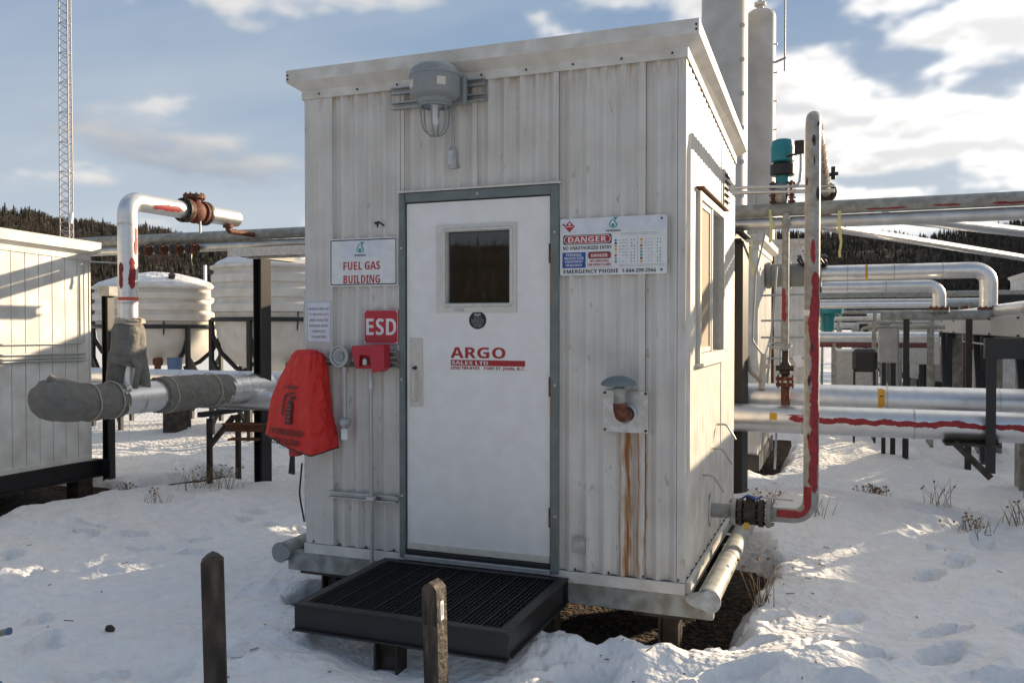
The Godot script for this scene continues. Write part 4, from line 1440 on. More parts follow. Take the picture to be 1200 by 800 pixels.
	mb.prism(PackedVector2Array([Vector2(-0.025, -0.085), Vector2(0.035, -0.085), Vector2(0.045, 0.045), Vector2(0.03, 0.07), Vector2(0.012, 0.07), Vector2(-0.008, 0.045)]), 0.002, xf)
	mb.prism(PackedVector2Array([Vector2(-0.04, 0.095), Vector2(0.06, 0.115), Vector2(0.06, 0.123), Vector2(-0.03, 0.108)]), 0.002, xf)
	mb.prism(PackedVector2Array([Vector2(0.02, 0.07), Vector2(0.028, 0.07), Vector2(0.075, 0.085), Vector2(0.07, 0.094), Vector2(0.02, 0.098)]), 0.002, xf)
	mb.prism(PackedVector2Array([Vector2(-0.04, 0.108), Vector2(-0.033, 0.093), Vector2(-0.047, 0.06), Vector2(-0.055, -0.03), Vector2(-0.07, -0.03), Vector2(-0.06, 0.065)]), 0.002, xf)
	put(o, "pictogram", mb, M["sign_black"])
	mb = MB.new()
	for k in 5: mb.box(xf * Vector3(0.008 + 0.004 * (k % 2), -0.06 + 0.024 * k, 0.003), Vector3(0.028, 0.008, 0.001), 0.0, bs)
	put(o, "pictogram_label", mb, M["bag_red"])
	mb = MB.new()
	mb.box(org + x * -0.02 - up * 0.143, Vector3(0.08, 0.014, 0.002), 0.0, bs)
	put(o, "white_label", mb, M["sign_pale"])
	# straps and the foot of the bottle below
	mb = MB.new()
	mb.cyl(Vector3(-2.52, 1.05, -0.02), Vector3(-2.52, 1.25, 0.0), 0.045, -1.0, 14)
	put(o, "bottle", mb, M["esd_red"])
	for q in [[-2.515, 0.02, 0.25], [-2.54, 0.0, -0.2]]:
		mb = MB.new()
		mb.bar(Vector3(q[0], 1.05, q[1]), Vector3(q[0] + 0.03 * q[2], 0.93, q[1] + 0.01), 0.022, 0.006, Vector3(0.4, 0, 1))
		put(o, "strap", mb, M["dark_valve"])
	mb = MB.new()
	mb.tube(round_corners([Vector3(-2.475, 1.0, -0.02), Vector3(-2.49, 0.8, -0.01), Vector3(-2.46, 0.62, -0.02)], 0.3, 8), 0.006, 6)
	put(o, "cord", mb, M["sign_black"])


# ---------------------------------------------------------------- step and posts in front
func step_platform() -> void:
	var x0 := -1.838
	var x1 := -0.648
	var z0 := 0.03
	var z1 := 0.975
	var p := thing("step_platform", "black steel grating step in front of the white door", "platform", Vector3(-1.24, 0.0, 0.5))
	var mb: MB
	for s in [[Vector3(x0, 0, z1), Vector3(x1, 0, z1), Vector3(0, 0, 1)], [Vector3(x1, 0, z1), Vector3(x1, 0, z0), Vector3(1, 0, 0)], [Vector3(x1, 0, z0), Vector3(x0, 0, z0), Vector3(0, 0, -1)], [Vector3(x0, 0, z0), Vector3(x0, 0, z1), Vector3(-1, 0, 0)]]:
		mb = MB.new()
		var n: Vector3 = s[2]
		var a: Vector3 = s[0]
		var b: Vector3 = s[1]
		var along := (b - a).normalized()
		var trim: float = 0.055 if absf(n.x) > 0.5 else 0.0
		a += along * trim
		b -= along * trim
		var L := (b - a).length()
		var bs := Basis(along, Vector3.UP, along.cross(Vector3.UP))
		var c := (a + b) * 0.5
		mb.box(c - n * 0.027 + Vector3(0, 0.4545, 0), Vector3(L, 0.011, 0.055), 0.002, bs)
		mb.box(c - n * 0.020 + Vector3(0, 0.39, 0), Vector3(L, 0.117, 0.008), 0.0, bs)
		mb.box(c - n * 0.023 + Vector3(0, 0.326, 0), Vector3(L, 0.011, 0.062), 0.002, bs)
		put(p, "frame_beam", mb, M["black_steel"])
	# grating in planks, each a comb of bars on cross rods
	var w := (x1 - x0 - 0.11) / 9.0
	for k in 9:
		mb = MB.new()
		var xa := x0 + 0.055 + w * k
		for j in 5:
			var xx := xa + w * (j + 0.5) / 5
			var hh := 0.03 if j != 0 else 0.034
			mb.box(Vector3(xx, 0.452 - 0.015 + (0.002 if j == 0 else 0.0), (z0 + z1) / 2), Vector3(0.005 if j != 0 else 0.008, hh, z1 - z0 - 0.09))
		for j in 15: mb.box(Vector3(xa + w / 2, 0.443, z0 + 0.07 + 0.06 * j), Vector3(w - 0.004, 0.006, 0.006))
		put(p, "grating", mb, M["grate"])
	for q in [[-1.29, 0.935], [-1.29, 0.12], [-0.75, 0.12]]:
		mb = MB.new()
		mb.box(Vector3(q[0], 0.1, q[1]), Vector3(0.125, 0.435, 0.012))
		mb.box(Vector3(q[0] - 0.06, 0.1, q[1]), Vector3(0.012, 0.435, 0.1))
		mb.box(Vector3(q[0] + 0.06, 0.1, q[1]), Vector3(0.012, 0.435, 0.1))
		put(p, "leg", mb, M["black_rust"])


func marker_posts() -> void:
	for q in [
		{"l": "leaning brown marker post with pointed top standing alone in snow", "p": Vector3(-1.548, 0.1, 1.885), "t": Vector3(-1.585, 0.965, 1.87), "w": 0.086, "turn": 0.66, "st": false},
		{"l": "brown marker post with white sticker in front of the step", "p": Vector3(-0.683, 0.0, 1.62), "t": Vector3(-0.70, 0.885, 1.635), "w": 0.07, "turn": -0.12, "st": true}]:
		var o := thing("marker_post", q.l, "post", q.p, 0.0, "marker posts in the snow")
		var up: Vector3 = (q.t - q.p).normalized()
		var bx := Vector3(cos(q.turn), 0, -sin(q.turn))
		bx = (bx - up * up.dot(bx)).normalized()
		var bs := Basis(bx, up, bx.cross(up))
		var L: float = (q.t - q.p).length()
		var w: float = q.w / 2
		var mb := MB.new()
		var xf := Transform3D(bs, q.p)
		# tapered peak: front outline pushed back, edges eased
		var out := PackedVector2Array([Vector2(-w + 0.006, -0.2), Vector2(w - 0.006, -0.2), Vector2(w, -0.19), Vector2(w, L - 0.03), Vector2(w * 0.55, L - 0.012), Vector2(0.0, L), Vector2(-w * 0.55, L - 0.012), Vector2(-w, L - 0.03), Vector2(-w, -0.19)])
		mb.prism(out, w * 2.0, xf * Transform3D(Basis(), Vector3(0, 0, -w)))
		put(o, "post", mb, M["post_wood"])
		if q.st:
			mb = MB.new()
			mb.box(xf * Vector3(w + 0.001, L - 0.115, 0.0), Vector3(0.002, 0.075, 0.022), 0.0, bs)
			put(o, "sticker", mb, M["sign_white"])
			mb = MB.new()
			mb.box(xf * Vector3(w + 0.0025, L - 0.112, 0.0), Vector3(0.001, 0.045, 0.010), 0.0, bs)
			put(o, "sticker_print", mb, M["sign_grey"])
	# capped pipe ends at the very edge of the picture
	for q in [[Vector3(-3.09, 0.36, 1.60), "upper small capped pipe end poking from snow at the edge"], [Vector3(-2.74, 0.27, 1.93), "lower small capped pipe end poking from snow at the edge"]]:
		var o := thing("pipe_end", q[1], "pipe", q[0], 0.0, "small pipe ends in the snow")
		var mb := MB.new()
		var a: Vector3 = q[0]
		mb.cyl(a + Vector3(-0.6, -0.16, 0.12), a, 0.017, -1.0, 14)
		put(o, "pipe", mb, M["pipe_grey"])
		mb = MB.new()
		var dr := Vector3(0.6, 0.16, -0.12).normalized()
		mb.cyl(a, a + dr * 0.012, 0.0185, -1.0, 14)
		put(o, "cap", mb, M["plastic_blue"])
	var sx := -3.03
	var szz := 1.02
	var st := MB.new()
	st.lathe([Vector2(0, -0.03), Vector2(0.02, -0.02), Vector2(0.028, 0.0), Vector2(0.018, 0.02), Vector2(0, 0.026)], 7, Transform3D(Basis(Vector3(0.3, 1, 0.2).normalized(), 0.7).scaled(Vector3(1.2, 0.9, 0.8)), Vector3(sx, snow_height(sx, szz) + 0.012, szz)))
	var rk := put(self, "stone", st, M["black_rust"])
	tag(rk, "single small dark stone lying on the snow", "stone")


# ---------------------------------------------------------------- pipes
func wide_flange(mb: MB, a: Vector3, b: Vector3, w: float, h: float, t: float, face: Vector3) -> void:
	# I-section standing or lying: flanges look towards +-face
	mb.bar(a + face * (h / 2 - t / 2), b + face * (h / 2 - t / 2), w, t, face)
	mb.bar(a - face * (h / 2 - t / 2), b - face * (h / 2 - t / 2), w, t, face)
	mb.bar(a, b, t, h - 2 * t - 0.001, face)


func bands(parent: Node3D, a: Vector3, b: Vector3, r: float, step: float, m: Material, off := 0.3) -> void:
	var ax := (b - a).normalized()
	var L := (b - a).length()
	var d := off
	while d < L - 0.05:
		var mb := MB.new()
		mb.cyl(a + ax * d, a + ax * (d + 0.018), r + 0.0025, -1.0, 22, false)
		put(parent, "band", mb, m)
		d += step


func ribbon(label: String, a: Vector3, L: float, sd: int) -> void:
	var o := thing("flag_ribbon", label, "ribbon", a - Vector3(0, L, 0), 0.0, "yellow ribbons tied to pipes")
	var mb := MB.new()
	var k := 9
	var nz := FastNoiseLite.new()
	nz.seed = sd
	for i in k:
		var f := func(u: float) -> Array:
			var c := a + Vector3(nz.get_noise_1d(u * 90.0) * 0.05 * u, -L * u, nz.get_noise_1d(u * 90.0 + 400.0) * 0.05 * u)
			var t := nz.get_noise_1d(u * 60.0 + 900.0) * 2.0 + 0.3
			return [c - Vector3(cos(t), 0, sin(t)) * 0.014, c + Vector3(cos(t), 0, sin(t)) * 0.014]
		var p = f.call(float(i) / k)
		var q = f.call(float(i + 1) / k)
		mb.quad(p[0], p[1], q[1], q[0])
	put(o, "ribbon", mb, M["ribbon"])


func riser_pipe() -> void:
	var z := -0.945
	var x := 0.61
	var o := thing("riser_pipe", "tall peeling pipe loop with red stripe rising beside the building", "pipe", Vector3(x, 0.2, z))
	var mb := MB.new()
	mb.tube(round_corners([Vector3(0.39, 0.705, z), Vector3(x, 0.705, z), Vector3(x, 3.185, z), Vector3(x, 3.185, -4.25)], 0.125, 10), 0.0455, 20)
	put(o, "pipe", mb, M["pipe_paint"])
	paint(o, Vector3(x, 0.86, z), Vector3(x, 2.22, z), 0.0455, Vector3(0.5, 0, 1), 0.86, M["red_paint"], 3, "paint_mark", 0.10)
	paint(o, Vector3(x, 2.26, z), Vector3(x, 2.42, z), 0.0455, Vector3(0.15, 0, 1), 0.4, M["red_paint"], 4)
	# stripe carries on round the foot bend
	mb = MB.new()
	var arc := round_corners([Vector3(0.41, 0.705, z), Vector3(x, 0.705, z), Vector3(x, 0.9, z)], 0.125, 10)
	var pr := []
	for i in arc.size():
		var d: Vector3 = (arc[mini(i + 1, arc.size() - 1)] - arc[maxi(i - 1, 0)]).normalized()
		var out := Vector3(d.y, -d.x, 0)
		var row := []
		for k in 5:
			var t := lerpf(0.25, 1.35, k / 4.0)
			var q := Vector3(0, 0, 1) * cos(t - 0.35) - out * sin(t - 0.35)
			row.append([arc[i] + q * 0.048, q])
		if pr:
			for k in 4: mb.quadn(pr[k + 1][0], pr[k][0], row[k][0], row[k + 1][0], pr[k + 1][1], pr[k][1], row[k][1], row[k + 1][1])
		pr = row
	put(o, "paint_mark", mb, M["red_paint"])
	# rust showing through
	rng.seed = 9
	for k in 9:
		var y: float = rng.randf_range(1.0, 3.12) if k > 3 else [3.10, 2.86, 2.98, 2.74][k]
		var a := rng.randf_range(-0.9, 0.9)
		paint(o, Vector3(x, y, z), Vector3(x, y + rng.randf_range(0.03, 0.09), z), 0.0458, Vector3(sin(a), 0, cos(a)), rng.randf_range(0.15, 0.45), M["dark_valve"], 40 + k, "rust_patch", 0.4)
	for k in 10:
		var zz := -1.2 - 0.3 * k
		var a := rng.randf_range(-1.2, 0.3)
		paint(o, Vector3(x, 3.185, zz), Vector3(x, 3.185, zz - 0.26), 0.0458, Vector3(cos(a), sin(a), 0), rng.randf_range(0.5, 1.0), M["rust"], 60 + k, "rust_patch", 0.4)
	paint(o, Vector3(x - 0.02, 3.185, -1.0), Vector3(x - 0.02, 3.185, -1.01), 0.06, Vector3(0, 0, 1), 0.4, M["dark_valve"], 90, "rust_patch")
	mb = MB.new()
	mb.cyl(Vector3(x, 1.95, z), Vector3(x, 1.985, z), 0.047, -1.0, 20, false)
	put(o, "white_band", mb, M["sign_white"])
	flange(o, Vector3(x, 3.185, -4.27), Vector3(0, 0, 1), 0.1, 0.04, M["dark_valve"])
	mb = MB.new()
	mb.tube(round_corners([Vector3(x, 3.185, -4.29), Vector3(x, 3.185, -4.42), Vector3(x, 2.9, -4.42)], 0.08), 0.05, 14)
	put(o, "drop_elbow", mb, M["rust_valve"])
	mb = MB.new()
	mb.cyl(Vector3(x + 0.03, 3.21, -3.4), Vector3(x + 0.12, 3.22, -3.4), 0.016, -1.0, 8)
	mb.cyl(Vector3(x + 0.08, 3.17, -3.4), Vector3(x + 0.08, 3.28, -3.4), 0.02, -1.0, 8)
	put(o, "tap", mb, M["dark_valve"])
	# valve at the foot
	var v := thing("flanged_valve", "dark flanged ball valve at the foot of the riser", "valve", Vector3(0.25, 0.6, z))
	mb = MB.new()
	mb.cyl(Vector3(-0.02, 0.705, z), Vector3(0.135, 0.705, z), 0.046, -1.0, 18)
	put(v, "wall_stub", mb, M["pipe_grey"])
	mb = MB.new()
	mb.lathe([Vector2(0.012, 0.0), Vector2(0.105, 0.0), Vector2(0.105, 0.004), Vector2(0.012, 0.004)], 20, Transform3D(Basis(Vector3.FORWARD, PI / 2), Vector3(0.002, 0.705, z)))
	put(v, "wall_plate", mb, M["fascia"])
	flange(v, Vector3(0.15, 0.705, z), Vector3.RIGHT, 0.086, 0.028, M["pipe_grey"])
	flange(v, Vector3(0.188, 0.705, z), Vector3.RIGHT, 0.086, 0.026, M["dark_valve"])
	mb = MB.new()
	mb.lathe([Vector2(0.06, 0.0), Vector2(0.075, 0.015), Vector2(0.076, 0.045), Vector2(0.075, 0.08), Vector2(0.06, 0.095)], 20, Transform3D(Basis(Vector3.FORWARD, PI / 2), Vector3(0.2, 0.705, z)), true)
	mb.cyl(Vector3(0.248, 0.77, z), Vector3(0.248, 0.815, z), 0.028, -1.0, 12)
	put(v, "body", mb, M["dark_valve"])
	flange(v, Vector3(0.315, 0.705, z), Vector3.RIGHT, 0.086, 0.03, M["dark_valve"])
	flange(v, Vector3(0.36, 0.705, z), Vector3.RIGHT, 0.086, 0.028, M["pipe_grey"])
	mb = MB.new()
	mb.cyl(Vector3(0.374, 0.705, z), Vector3(0.43, 0.705, z), 0.046, 0.0456, 18)
	put(v, "weld_neck", mb, M["pipe_grey"])
	mb = MB.new()
	mb.bar(Vector3(0.245, 0.815, z + 0.01), Vector3(0.50, 0.79, z - 0.06), 0.03, 0.008, Vector3.UP, 0.002)
	put(v, "lever", mb, M["conduit"])
	mb = MB.new()
	mb.tube(round_corners([Vector3(0.2, 0.80, z + 0.05), Vector3(0.24, 0.83, z + 0.07), Vector3(0.29, 0.80, z + 0.06), Vector3(0.32, 0.82, z + 0.03)], 0.03), 0.007, 6)
	put(v, "lock_wire", mb, M["sign_blue"])
	mb = MB.new()
	mb.box(Vector3(0.235, 0.64, z + 0.105), Vector3(0.03, 0.045, 0.003), 0.0, Basis(Vector3.UP, 0.2))
	put(v, "yellow_tag", mb, M["yellow_tape"])


func pipe_rack() -> void:
	var mb: MB
	var o := thing("rack_pipe", "upper dull grey pipe running high behind the building", "pipe", Vector3(-1, 2.96, -3.7), 0.0, "pipes along the overhead rack")
	mb = MB.new()
	mb.cyl(Vector3(-13, 2.965, -3.70), Vector3(9, 2.965, -3.70), 0.062, -1.0, 18)
	put(o, "pipe", mb, M["pipe_grey"])
	paint(o, Vector3(0.95, 2.965, -3.70), Vector3(1.3, 2.965, -3.70), 0.062, Vector3(0, -0.75, 1), 0.14, M["red_paint"], 11)
	paint(o, Vector3(1.5, 2.965, -3.70), Vector3(1.72, 2.965, -3.70), 0.062, Vector3(0, -0.55, 1), 0.18, M["red_paint"], 12)
	paint(o, Vector3(1.95, 2.965, -3.70), Vector3(3.2, 2.965, -3.70), 0.062, Vector3(0, -0.7, 1), 0.22, M["red_paint"], 13)
	o = thing("rack_pipe", "lower dull grey pipe running high behind the building", "pipe", Vector3(-1, 2.84, -3.78), 0.0, "pipes along the overhead rack")
	mb = MB.new()
	mb.cyl(Vector3(-13, 2.843, -3.72), Vector3(9, 2.843, -3.72), 0.057, -1.0, 18)
	put(o, "pipe", mb, M["silver_dull"])
	# posts
	for q in [[-5.65, "black wide-flange post carrying the overhead pipes left of the building"], [-0.16, "black wide-flange post close behind the building's right side"], [5.6, "black wide-flange rack post far along the overhead pipes"]]:
		var p := thing("rack_post", q[1], "post", Vector3(q[0], 0, -3.76), 0.0, "posts of the overhead rack")
		mb = MB.new()
		wide_flange(mb, Vector3(q[0], -0.2, -3.76), Vector3(q[0], 2.68, -3.76), 0.14, 0.15, 0.014, Vector3(0.966, 0, 0.259))
		put(p, "column", mb, M["black_steel"])
		mb = MB.new()
		wide_flange(mb, Vector3(q[0], 2.73, -4.4), Vector3(q[0], 2.73, -3.45), 0.12, 0.1, 0.01, Vector3.UP)
		put(p, "cross_arm", mb, M["black_steel"])
	# steel plates hung on the left post
	var hp := thing("pipe_bracket", "rusty bracket plates welded to the black post", "bracket", Vector3(-5.75, 0.6, -3.7))
	for y in [0.74, 0.56]:
		mb = MB.new()
		mb.box(Vector3(-5.78, y, -3.60), Vector3(0.5 if y > 0.7 else 0.36, 0.018, 0.16), 0.0, Basis(Vector3.UP, 0.3))
		if y > 0.7: mb.box(Vector3(-5.79, y - 0.05, -3.6), Vector3(0.44, 0.09, 0.014), 0.0, Basis(Vector3.UP, 0.3))
		put(hp, "plate", mb, M["rust"])
	# tray between left post and building
	var tr := thing("cable_tray", "dark cable tray tucked under the overhead pipes by the black post", "tray", Vector3(-4.2, 2.62, -3.5))
	mb = MB.new()
	for z in [-3.62, -3.28]: mb.box(Vector3(-4.1, 2.72, z), Vector3(3.3, 0.1, 0.012))
	put(tr, "rails", mb, M["galv"])
	for k in 14:
		mb = MB.new()
		mb.box(Vector3(-5.6 + 0.24 * k, 2.69, -3.45), Vector3(0.04, 0.02, 0.33))
		put(tr, "rung", mb, M["galv"])
	for k in 4:
		mb = MB.new()
		var pts := []
		for j in 12: pts.append(Vector3(-5.7 + 0.3 * j, 2.715 + 0.008 * sin(j * 1.3 + k), -3.56 + 0.07 * k + 0.01 * sin(j * 0.9 + k * 2)))
		mb.tube(pts, 0.017, 7)
		put(tr, "cable", mb, M["black_steel"])
	# dark valves slung between the left pipes
	var dv := thing("slung_valves", "dark rusty valves slung beneath the left overhead pipes", "valve", Vector3(-7.0, 2.8, -3.66))
	for k in 4:
		mb = MB.new()
		var x := -7.35 + 0.24 * k
		mb.lathe([Vector2(0.03, 0.0), Vector2(0.06, 0.02), Vector2(0.065, 0.05), Vector2(0.05, 0.09), Vector2(0.03, 0.11)], 12, Transform3D(Basis(Vector3.FORWARD, PI / 2), Vector3(x, 2.82, -3.60)), true)
		put(dv, "valve_body", mb, M["dark_valve"])
		flange(dv, Vector3(x + 0.13, 2.82, -3.60), Vector3.RIGHT, 0.07, 0.02, M["rust_valve"], 6)
	# big insulated mains
	for q in [[1.185, -4.1, 0.142, "rear large silver insulated main on low supports", 0], [1.03, -3.62, 0.13, "front large silver insulated main with wavy red stripe", 1]]:
		var m := thing("insulated_main", q[3], "pipe", Vector3(0, q[0] - q[2], q[1]), 0.0, "large insulated mains")
		mb = MB.new()
		mb.cyl(Vector3(-14, q[0], q[1]), Vector3(10, q[0], q[1]), q[2], -1.0, 28)
		put(m, "jacket", mb, M["silver"])
		bands(m, Vector3(-13, q[0], q[1]), Vector3(6, q[0], q[1]), q[2], 0.92, M["silver_dull"], 0.35 + 0.2 * q[4])
		if q[4] == 1:
			paint(m, Vector3(0.32, q[0], q[1]), Vector3(4.5, q[0], q[1]), q[2], Vector3(0, 0.12, 1), 0.25, M["red_paint"], 5, "paint_mark", 0.45)
			paint(m, Vector3(0.3, q[0], q[1]), Vector3(0.55, q[0], q[1]), q[2], Vector3(0, 0.42, 1), 0.06, M["red_paint"], 6, "paint_mark", 0.2)
			paint(m, Vector3(0.155, q[0], q[1]), Vector3(0.22, q[0], q[1]), q[2], Vector3(0, 0.25, 1), 0.3, M["yellow_tape"], 7, "tape_mark", 0.1)
		else:
			paint(m, Vector3(1.08, q[0], q[1]), Vector3(1.14, q[0], q[1]), q[2], Vector3(0, 0.25, 1), 0.95, M["yellow_tape"], 8, "tape_mark", 0.0)
			for k in 4: text(m, "|", Vector3(1.11, q[0] + 0.055 - 0.024 * k, q[1] + q[2] * 0.94 + 0.004), 0.03, 0.008, M["sign_black"], Basis(), 800)
	# saddles under the mains
	for q in [[-9.6, "first"], [-6.3, "second"], [-3.0, "third"], [3.4, "fourth"]]:
		var s := thing("pipe_support", "%s low black stand under the silver mains, counted from the left" % q[1], "stand", Vector3(q[0], 0, -3.9), 0.0, "stands under the mains")
		mb = MB.new()
		mb.box(Vector3(q[0], 0.84, -3.86), Vector3(0.08, 0.06, 0.85), 0.004)
		put(s, "saddle", mb, M["black_steel"])
		for z in [-4.12, -3.6]:
			mb = MB.new()
			mb.box(Vector3(q[0], 0.3, z), Vector3(0.055, 0.96, 0.055), 0.004)
			put(s, "leg", mb, M["black_rust"])
		mb = MB.new()
		mb.bar(Vector3(q[0], 0.45, -3.6), Vector3(q[0] + 0.36, 0.82, -3.6), 0.06, 0.05)
		put(s, "brace", mb, M["black_rust"])
	# hanging frame at the right
	var h := thing("hanger_frame", "black angle-iron hanger with diagonal brace before the mains", "frame", Vector3(1.93, 0.62, -3.44))
	mb = MB.new()
	mb.box(Vector3(1.93, 1.225, -3.44), Vector3(0.075, 1.13, 0.012))
	mb.box(Vector3(1.962, 1.225, -3.475), Vector3(0.012, 1.13, 0.06))
	put(h, "upright", mb, M["black_steel"])
	mb = MB.new()
	mb.bar(Vector3(1.66, 0.905, -3.45), Vector3(1.935, 0.62, -3.44), 0.055, 0.014, Vector3.BACK)
	put(h, "brace", mb, M["black_rust"])
	mb = MB.new()
	mb.box(Vector3(2.25, 1.70, -3.47), Vector3(0.74, 0.17, 0.1))
	put(h, "arm", mb, M["black_steel"])
	mb = MB.new()
	mb.box(Vector3(1.8, 0.888, -3.62), Vector3(0.42, 0.02, 0.4))
	put(h, "shelf", mb, M["black_rust"])

	# instruments on the rack
	var a := thing("valve_actuator", "teal and black valve actuator above the overhead pipes", "valve", Vector3(0.243, 3.03, -3.7))
	mb = MB.new()
	mb.lathe([Vector2(0.085, 0.0), Vector2(0.105, 0.01), Vector2(0.108, 0.13), Vector2(0.098, 0.16), Vector2(0.1, 0.17), Vector2(0.092, 0.2), Vector2(0.05, 0.215), Vector2(0, 0.218)], 20, Transform3D(Basis(), Vector3(0.243, 3.40, -3.7)), true)
	put(a, "housing", mb, M["teal"])
	mb = MB.new()
	mb.lathe([Vector2(0.095, 0.0), Vector2(0.112, 0.012), Vector2(0.112, 0.10), Vector2(0.09, 0.115)], 20, Transform3D(Basis(), Vector3(0.243, 3.275, -3.7)), true)
	put(a, "gearbox", mb, M["black_steel"])
	mb = MB.new()
	mb.cyl(Vector3(0.243, 3.2, -3.7), Vector3(0.243, 3.29, -3.7), 0.06, -1.0, 14)
	put(a, "yoke", mb, M["teal"])
	mb = MB.new()
	mb.lathe([Vector2(0.03, 0.0), Vector2(0.09, 0.01), Vector2(0.105, 0.06), Vector2(0.09, 0.11), Vector2(0.03, 0.12)], 18, Transform3D(Basis(Vector3.FORWARD, PI / 2), Vector3(0.17, 3.12, -3.7)), true)
	put(a, "body", mb, M["pipe_paint"])
	flange(a, Vector3(0.16, 3.12, -3.7), Vector3.RIGHT, 0.11, 0.025, M["rust_valve"])
	flange(a, Vector3(0.325, 3.12, -3.7), Vector3.RIGHT, 0.11, 0.025, M["rust_valve"])
	var tb := thing("tubing_run", "silver tubing and fittings lying above the overhead pipes", "tubing", Vector3(0.2, 3.04, -3.6))
	for q in [[3.17, -3.52, 0.014], [3.13, -3.56, 0.018]]:
		mb = MB.new()
		mb.tube([Vector3(-1.6, q[0], q[1]), Vector3(0.0, q[0] - 0.01, q[1]), Vector3(0.7, q[0] - 0.035, q[1])], q[2], 9)
		put(tb, "tube", mb, M["silver_dull"])
	mb = MB.new()
	mb.tube(round_corners([Vector3(0.30, 3.14, -3.52), Vector3(0.40, 3.15, -3.5), Vector3(0.415, 3.3, -3.5), Vector3(0.415, 3.5, -3.5)], 0.09, 8), 0.012, 8)
	put(tb, "bent_tube", mb, M["conduit"])
	mb = MB.new()
	mb.box(Vector3(0.4, 3.49, -3.5), Vector3(0.085, 0.12, 0.07), 0.01)
	mb.cyl(Vector3(0.29, 3.43, -3.58), Vector3(0.4, 3.44, -3.5), 0.012, -1.0, 8)
	put(tb, "regulator", mb, M["dark_valve"])
	# small grey drop pipe with valve set on the main
	var dp := thing("drop_pipe", "slim grey drop pipe with red mark and rusty valves below", "pipe", Vector3(0.28, 1.33, -3.72))
	mb = MB.new()
	mb.cyl(Vector3(0.28, 1.66, -3.62), Vector3(0.28, 2.92, -3.62), 0.032, -1.0, 14)
	put(dp, "pipe", mb, M["pipe_paint"])
	paint(dp, Vector3(0.28, 1.92, -3.62), Vector3(0.28, 2.24, -3.62), 0.032, Vector3(-0.3, 0, 1), 0.9, M["red_paint"], 21)
	mb = MB.new()
	mb.lathe([Vector2(0.012, 0.0), Vector2(0.03, 0.0), Vector2(0.03, 0.03), Vector2(0.05, 0.05), Vector2(0.05, 0.13), Vector2(0.03, 0.16), Vector2(0.03, 0.26)], 14, Transform3D(Basis(), Vector3(0.28, 1.40, -3.66)), true)
	mb.cyl(Vector3(0.2, 1.50, -3.62), Vector3(0.36, 1.50, -3.62), 0.026, -1.0, 10)
	put(dp, "valve_body", mb, M["dark_valve"])
	flange(dp, Vector3(0.28, 1.40, -3.66), Vector3.UP, 0.085, 0.03, M["rust_valve"])
	flange(dp, Vector3(0.28, 1.345, -3.68), Vector3.UP, 0.085, 0.03, M["rust_valve"])
	mb = MB.new()
	mb.cyl(Vector3(0.28, 1.1, -3.7), Vector3(0.28, 1.34, -3.68), 0.04, -1.0, 12)
	put(dp, "nozzle", mb, M["rust_valve"])
	mb = MB.new()
	mb.lathe([Vector2(0.09, -0.008), Vector2(0.105, -0.008), Vector2(0.105, 0.008), Vector2(0.09, 0.008), Vector2(0.09, -0.008)], 18, Transform3D(Basis(Vector3.RIGHT, 0.25), Vector3(0.24, 1.71, -3.6)))
	for k in 3: mb.bar(Vector3(0.24, 1.71, -3.6), Vector3(0.24, 1.71, -3.6) + Vector3(cos(k * 2.1), 0.0, sin(k * 2.1)) * 0.095, 0.012, 0.01)
	put(dp, "handwheel", mb, M["conduit"])
	mb = MB.new()
	mb.box(Vector3(0.40, 1.57, -3.55), Vector3(0.07, 0.11, 0.002), 0.0, Basis(Vector3(0, 0, 1), 0.4))
	put(dp, "paper_tag", mb, M["sign_white"])
	var iv := thing("instrument_valve", "pale instrument valve with tubing standing on the rear main", "valve", Vector3(0.02, 1.33, -4.0))
	mb = MB.new()
	mb.cyl(Vector3(0.04, 1.28, -3.98), Vector3(0.06, 1.62, -3.98), 0.03, -1.0, 10)
	mb.cyl(Vector3(0.02, 1.5, -3.98), Vector3(0.12, 1.5, -3.98), 0.022, -1.0, 10)
	put(iv, "body", mb, M["cream"])
	mb = MB.new()
	mb.tube(round_corners([Vector3(0.05, 1.6, -3.98), Vector3(-0.05, 1.75, -3.98), Vector3(-0.02, 2.4, -3.98), Vector3(0.08, 2.8, -3.9)], 0.1, 6), 0.009, 7)
	put(iv, "tube", mb, M["conduit"])
	mb = MB.new()
	mb.tube(round_corners([Vector3(0.04, 1.35, -3.95), Vector3(-0.06, 1.45, -3.9), Vector3(-0.08, 1.6, -3.9)], 0.05, 6), 0.02, 8)
	put(iv, "hose", mb, M["rope"])
	ribbon("yellow ribbon hanging before the white shed wall", Vector3(-0.03, 2.74, -3.68), 0.38, 1)
	ribbon("short yellow ribbon tied beside the drop pipe", Vector3(0.14, 2.96, -3.62), 0.3, 2)
	ribbon("yellow ribbon streaming below the pipes right of the riser", Vector3(0.74, 2.92, -3.6), 0.42, 3)
	ribbon("yellow ribbon tied to the left overhead pipes", Vector3(-6.55, 2.88, -3.6), 0.26, 4)
	# oblique silver line to the right
	var ob := thing("oblique_pipe", "slim silver pipe slanting away under the overhead pipes", "pipe", Vector3(2.0, 2.95, -8.4))
	mb = MB.new()
	mb.cyl(Vector3(-0.6, 3.0, -3.2), Vector3(6.4, 3.0, -17.4), 0.055, -1.0, 16)
	put(ob, "pipe", mb, M["silver"])
	mb = MB.new()
	mb.box(Vector3(0.78, 3.07, -5.95), Vector3(0.1, 0.1, 0.004), 0.0, Basis(Vector3.UP, -0.2))
	put(ob, "white_tag", mb, M["sign_white"])
	var ob2 := thing("oblique_pipe", "second slanting silver pipe entering at the right edge", "pipe", Vector3(3.4, 3.2, -8.0))
	mb = MB.new()
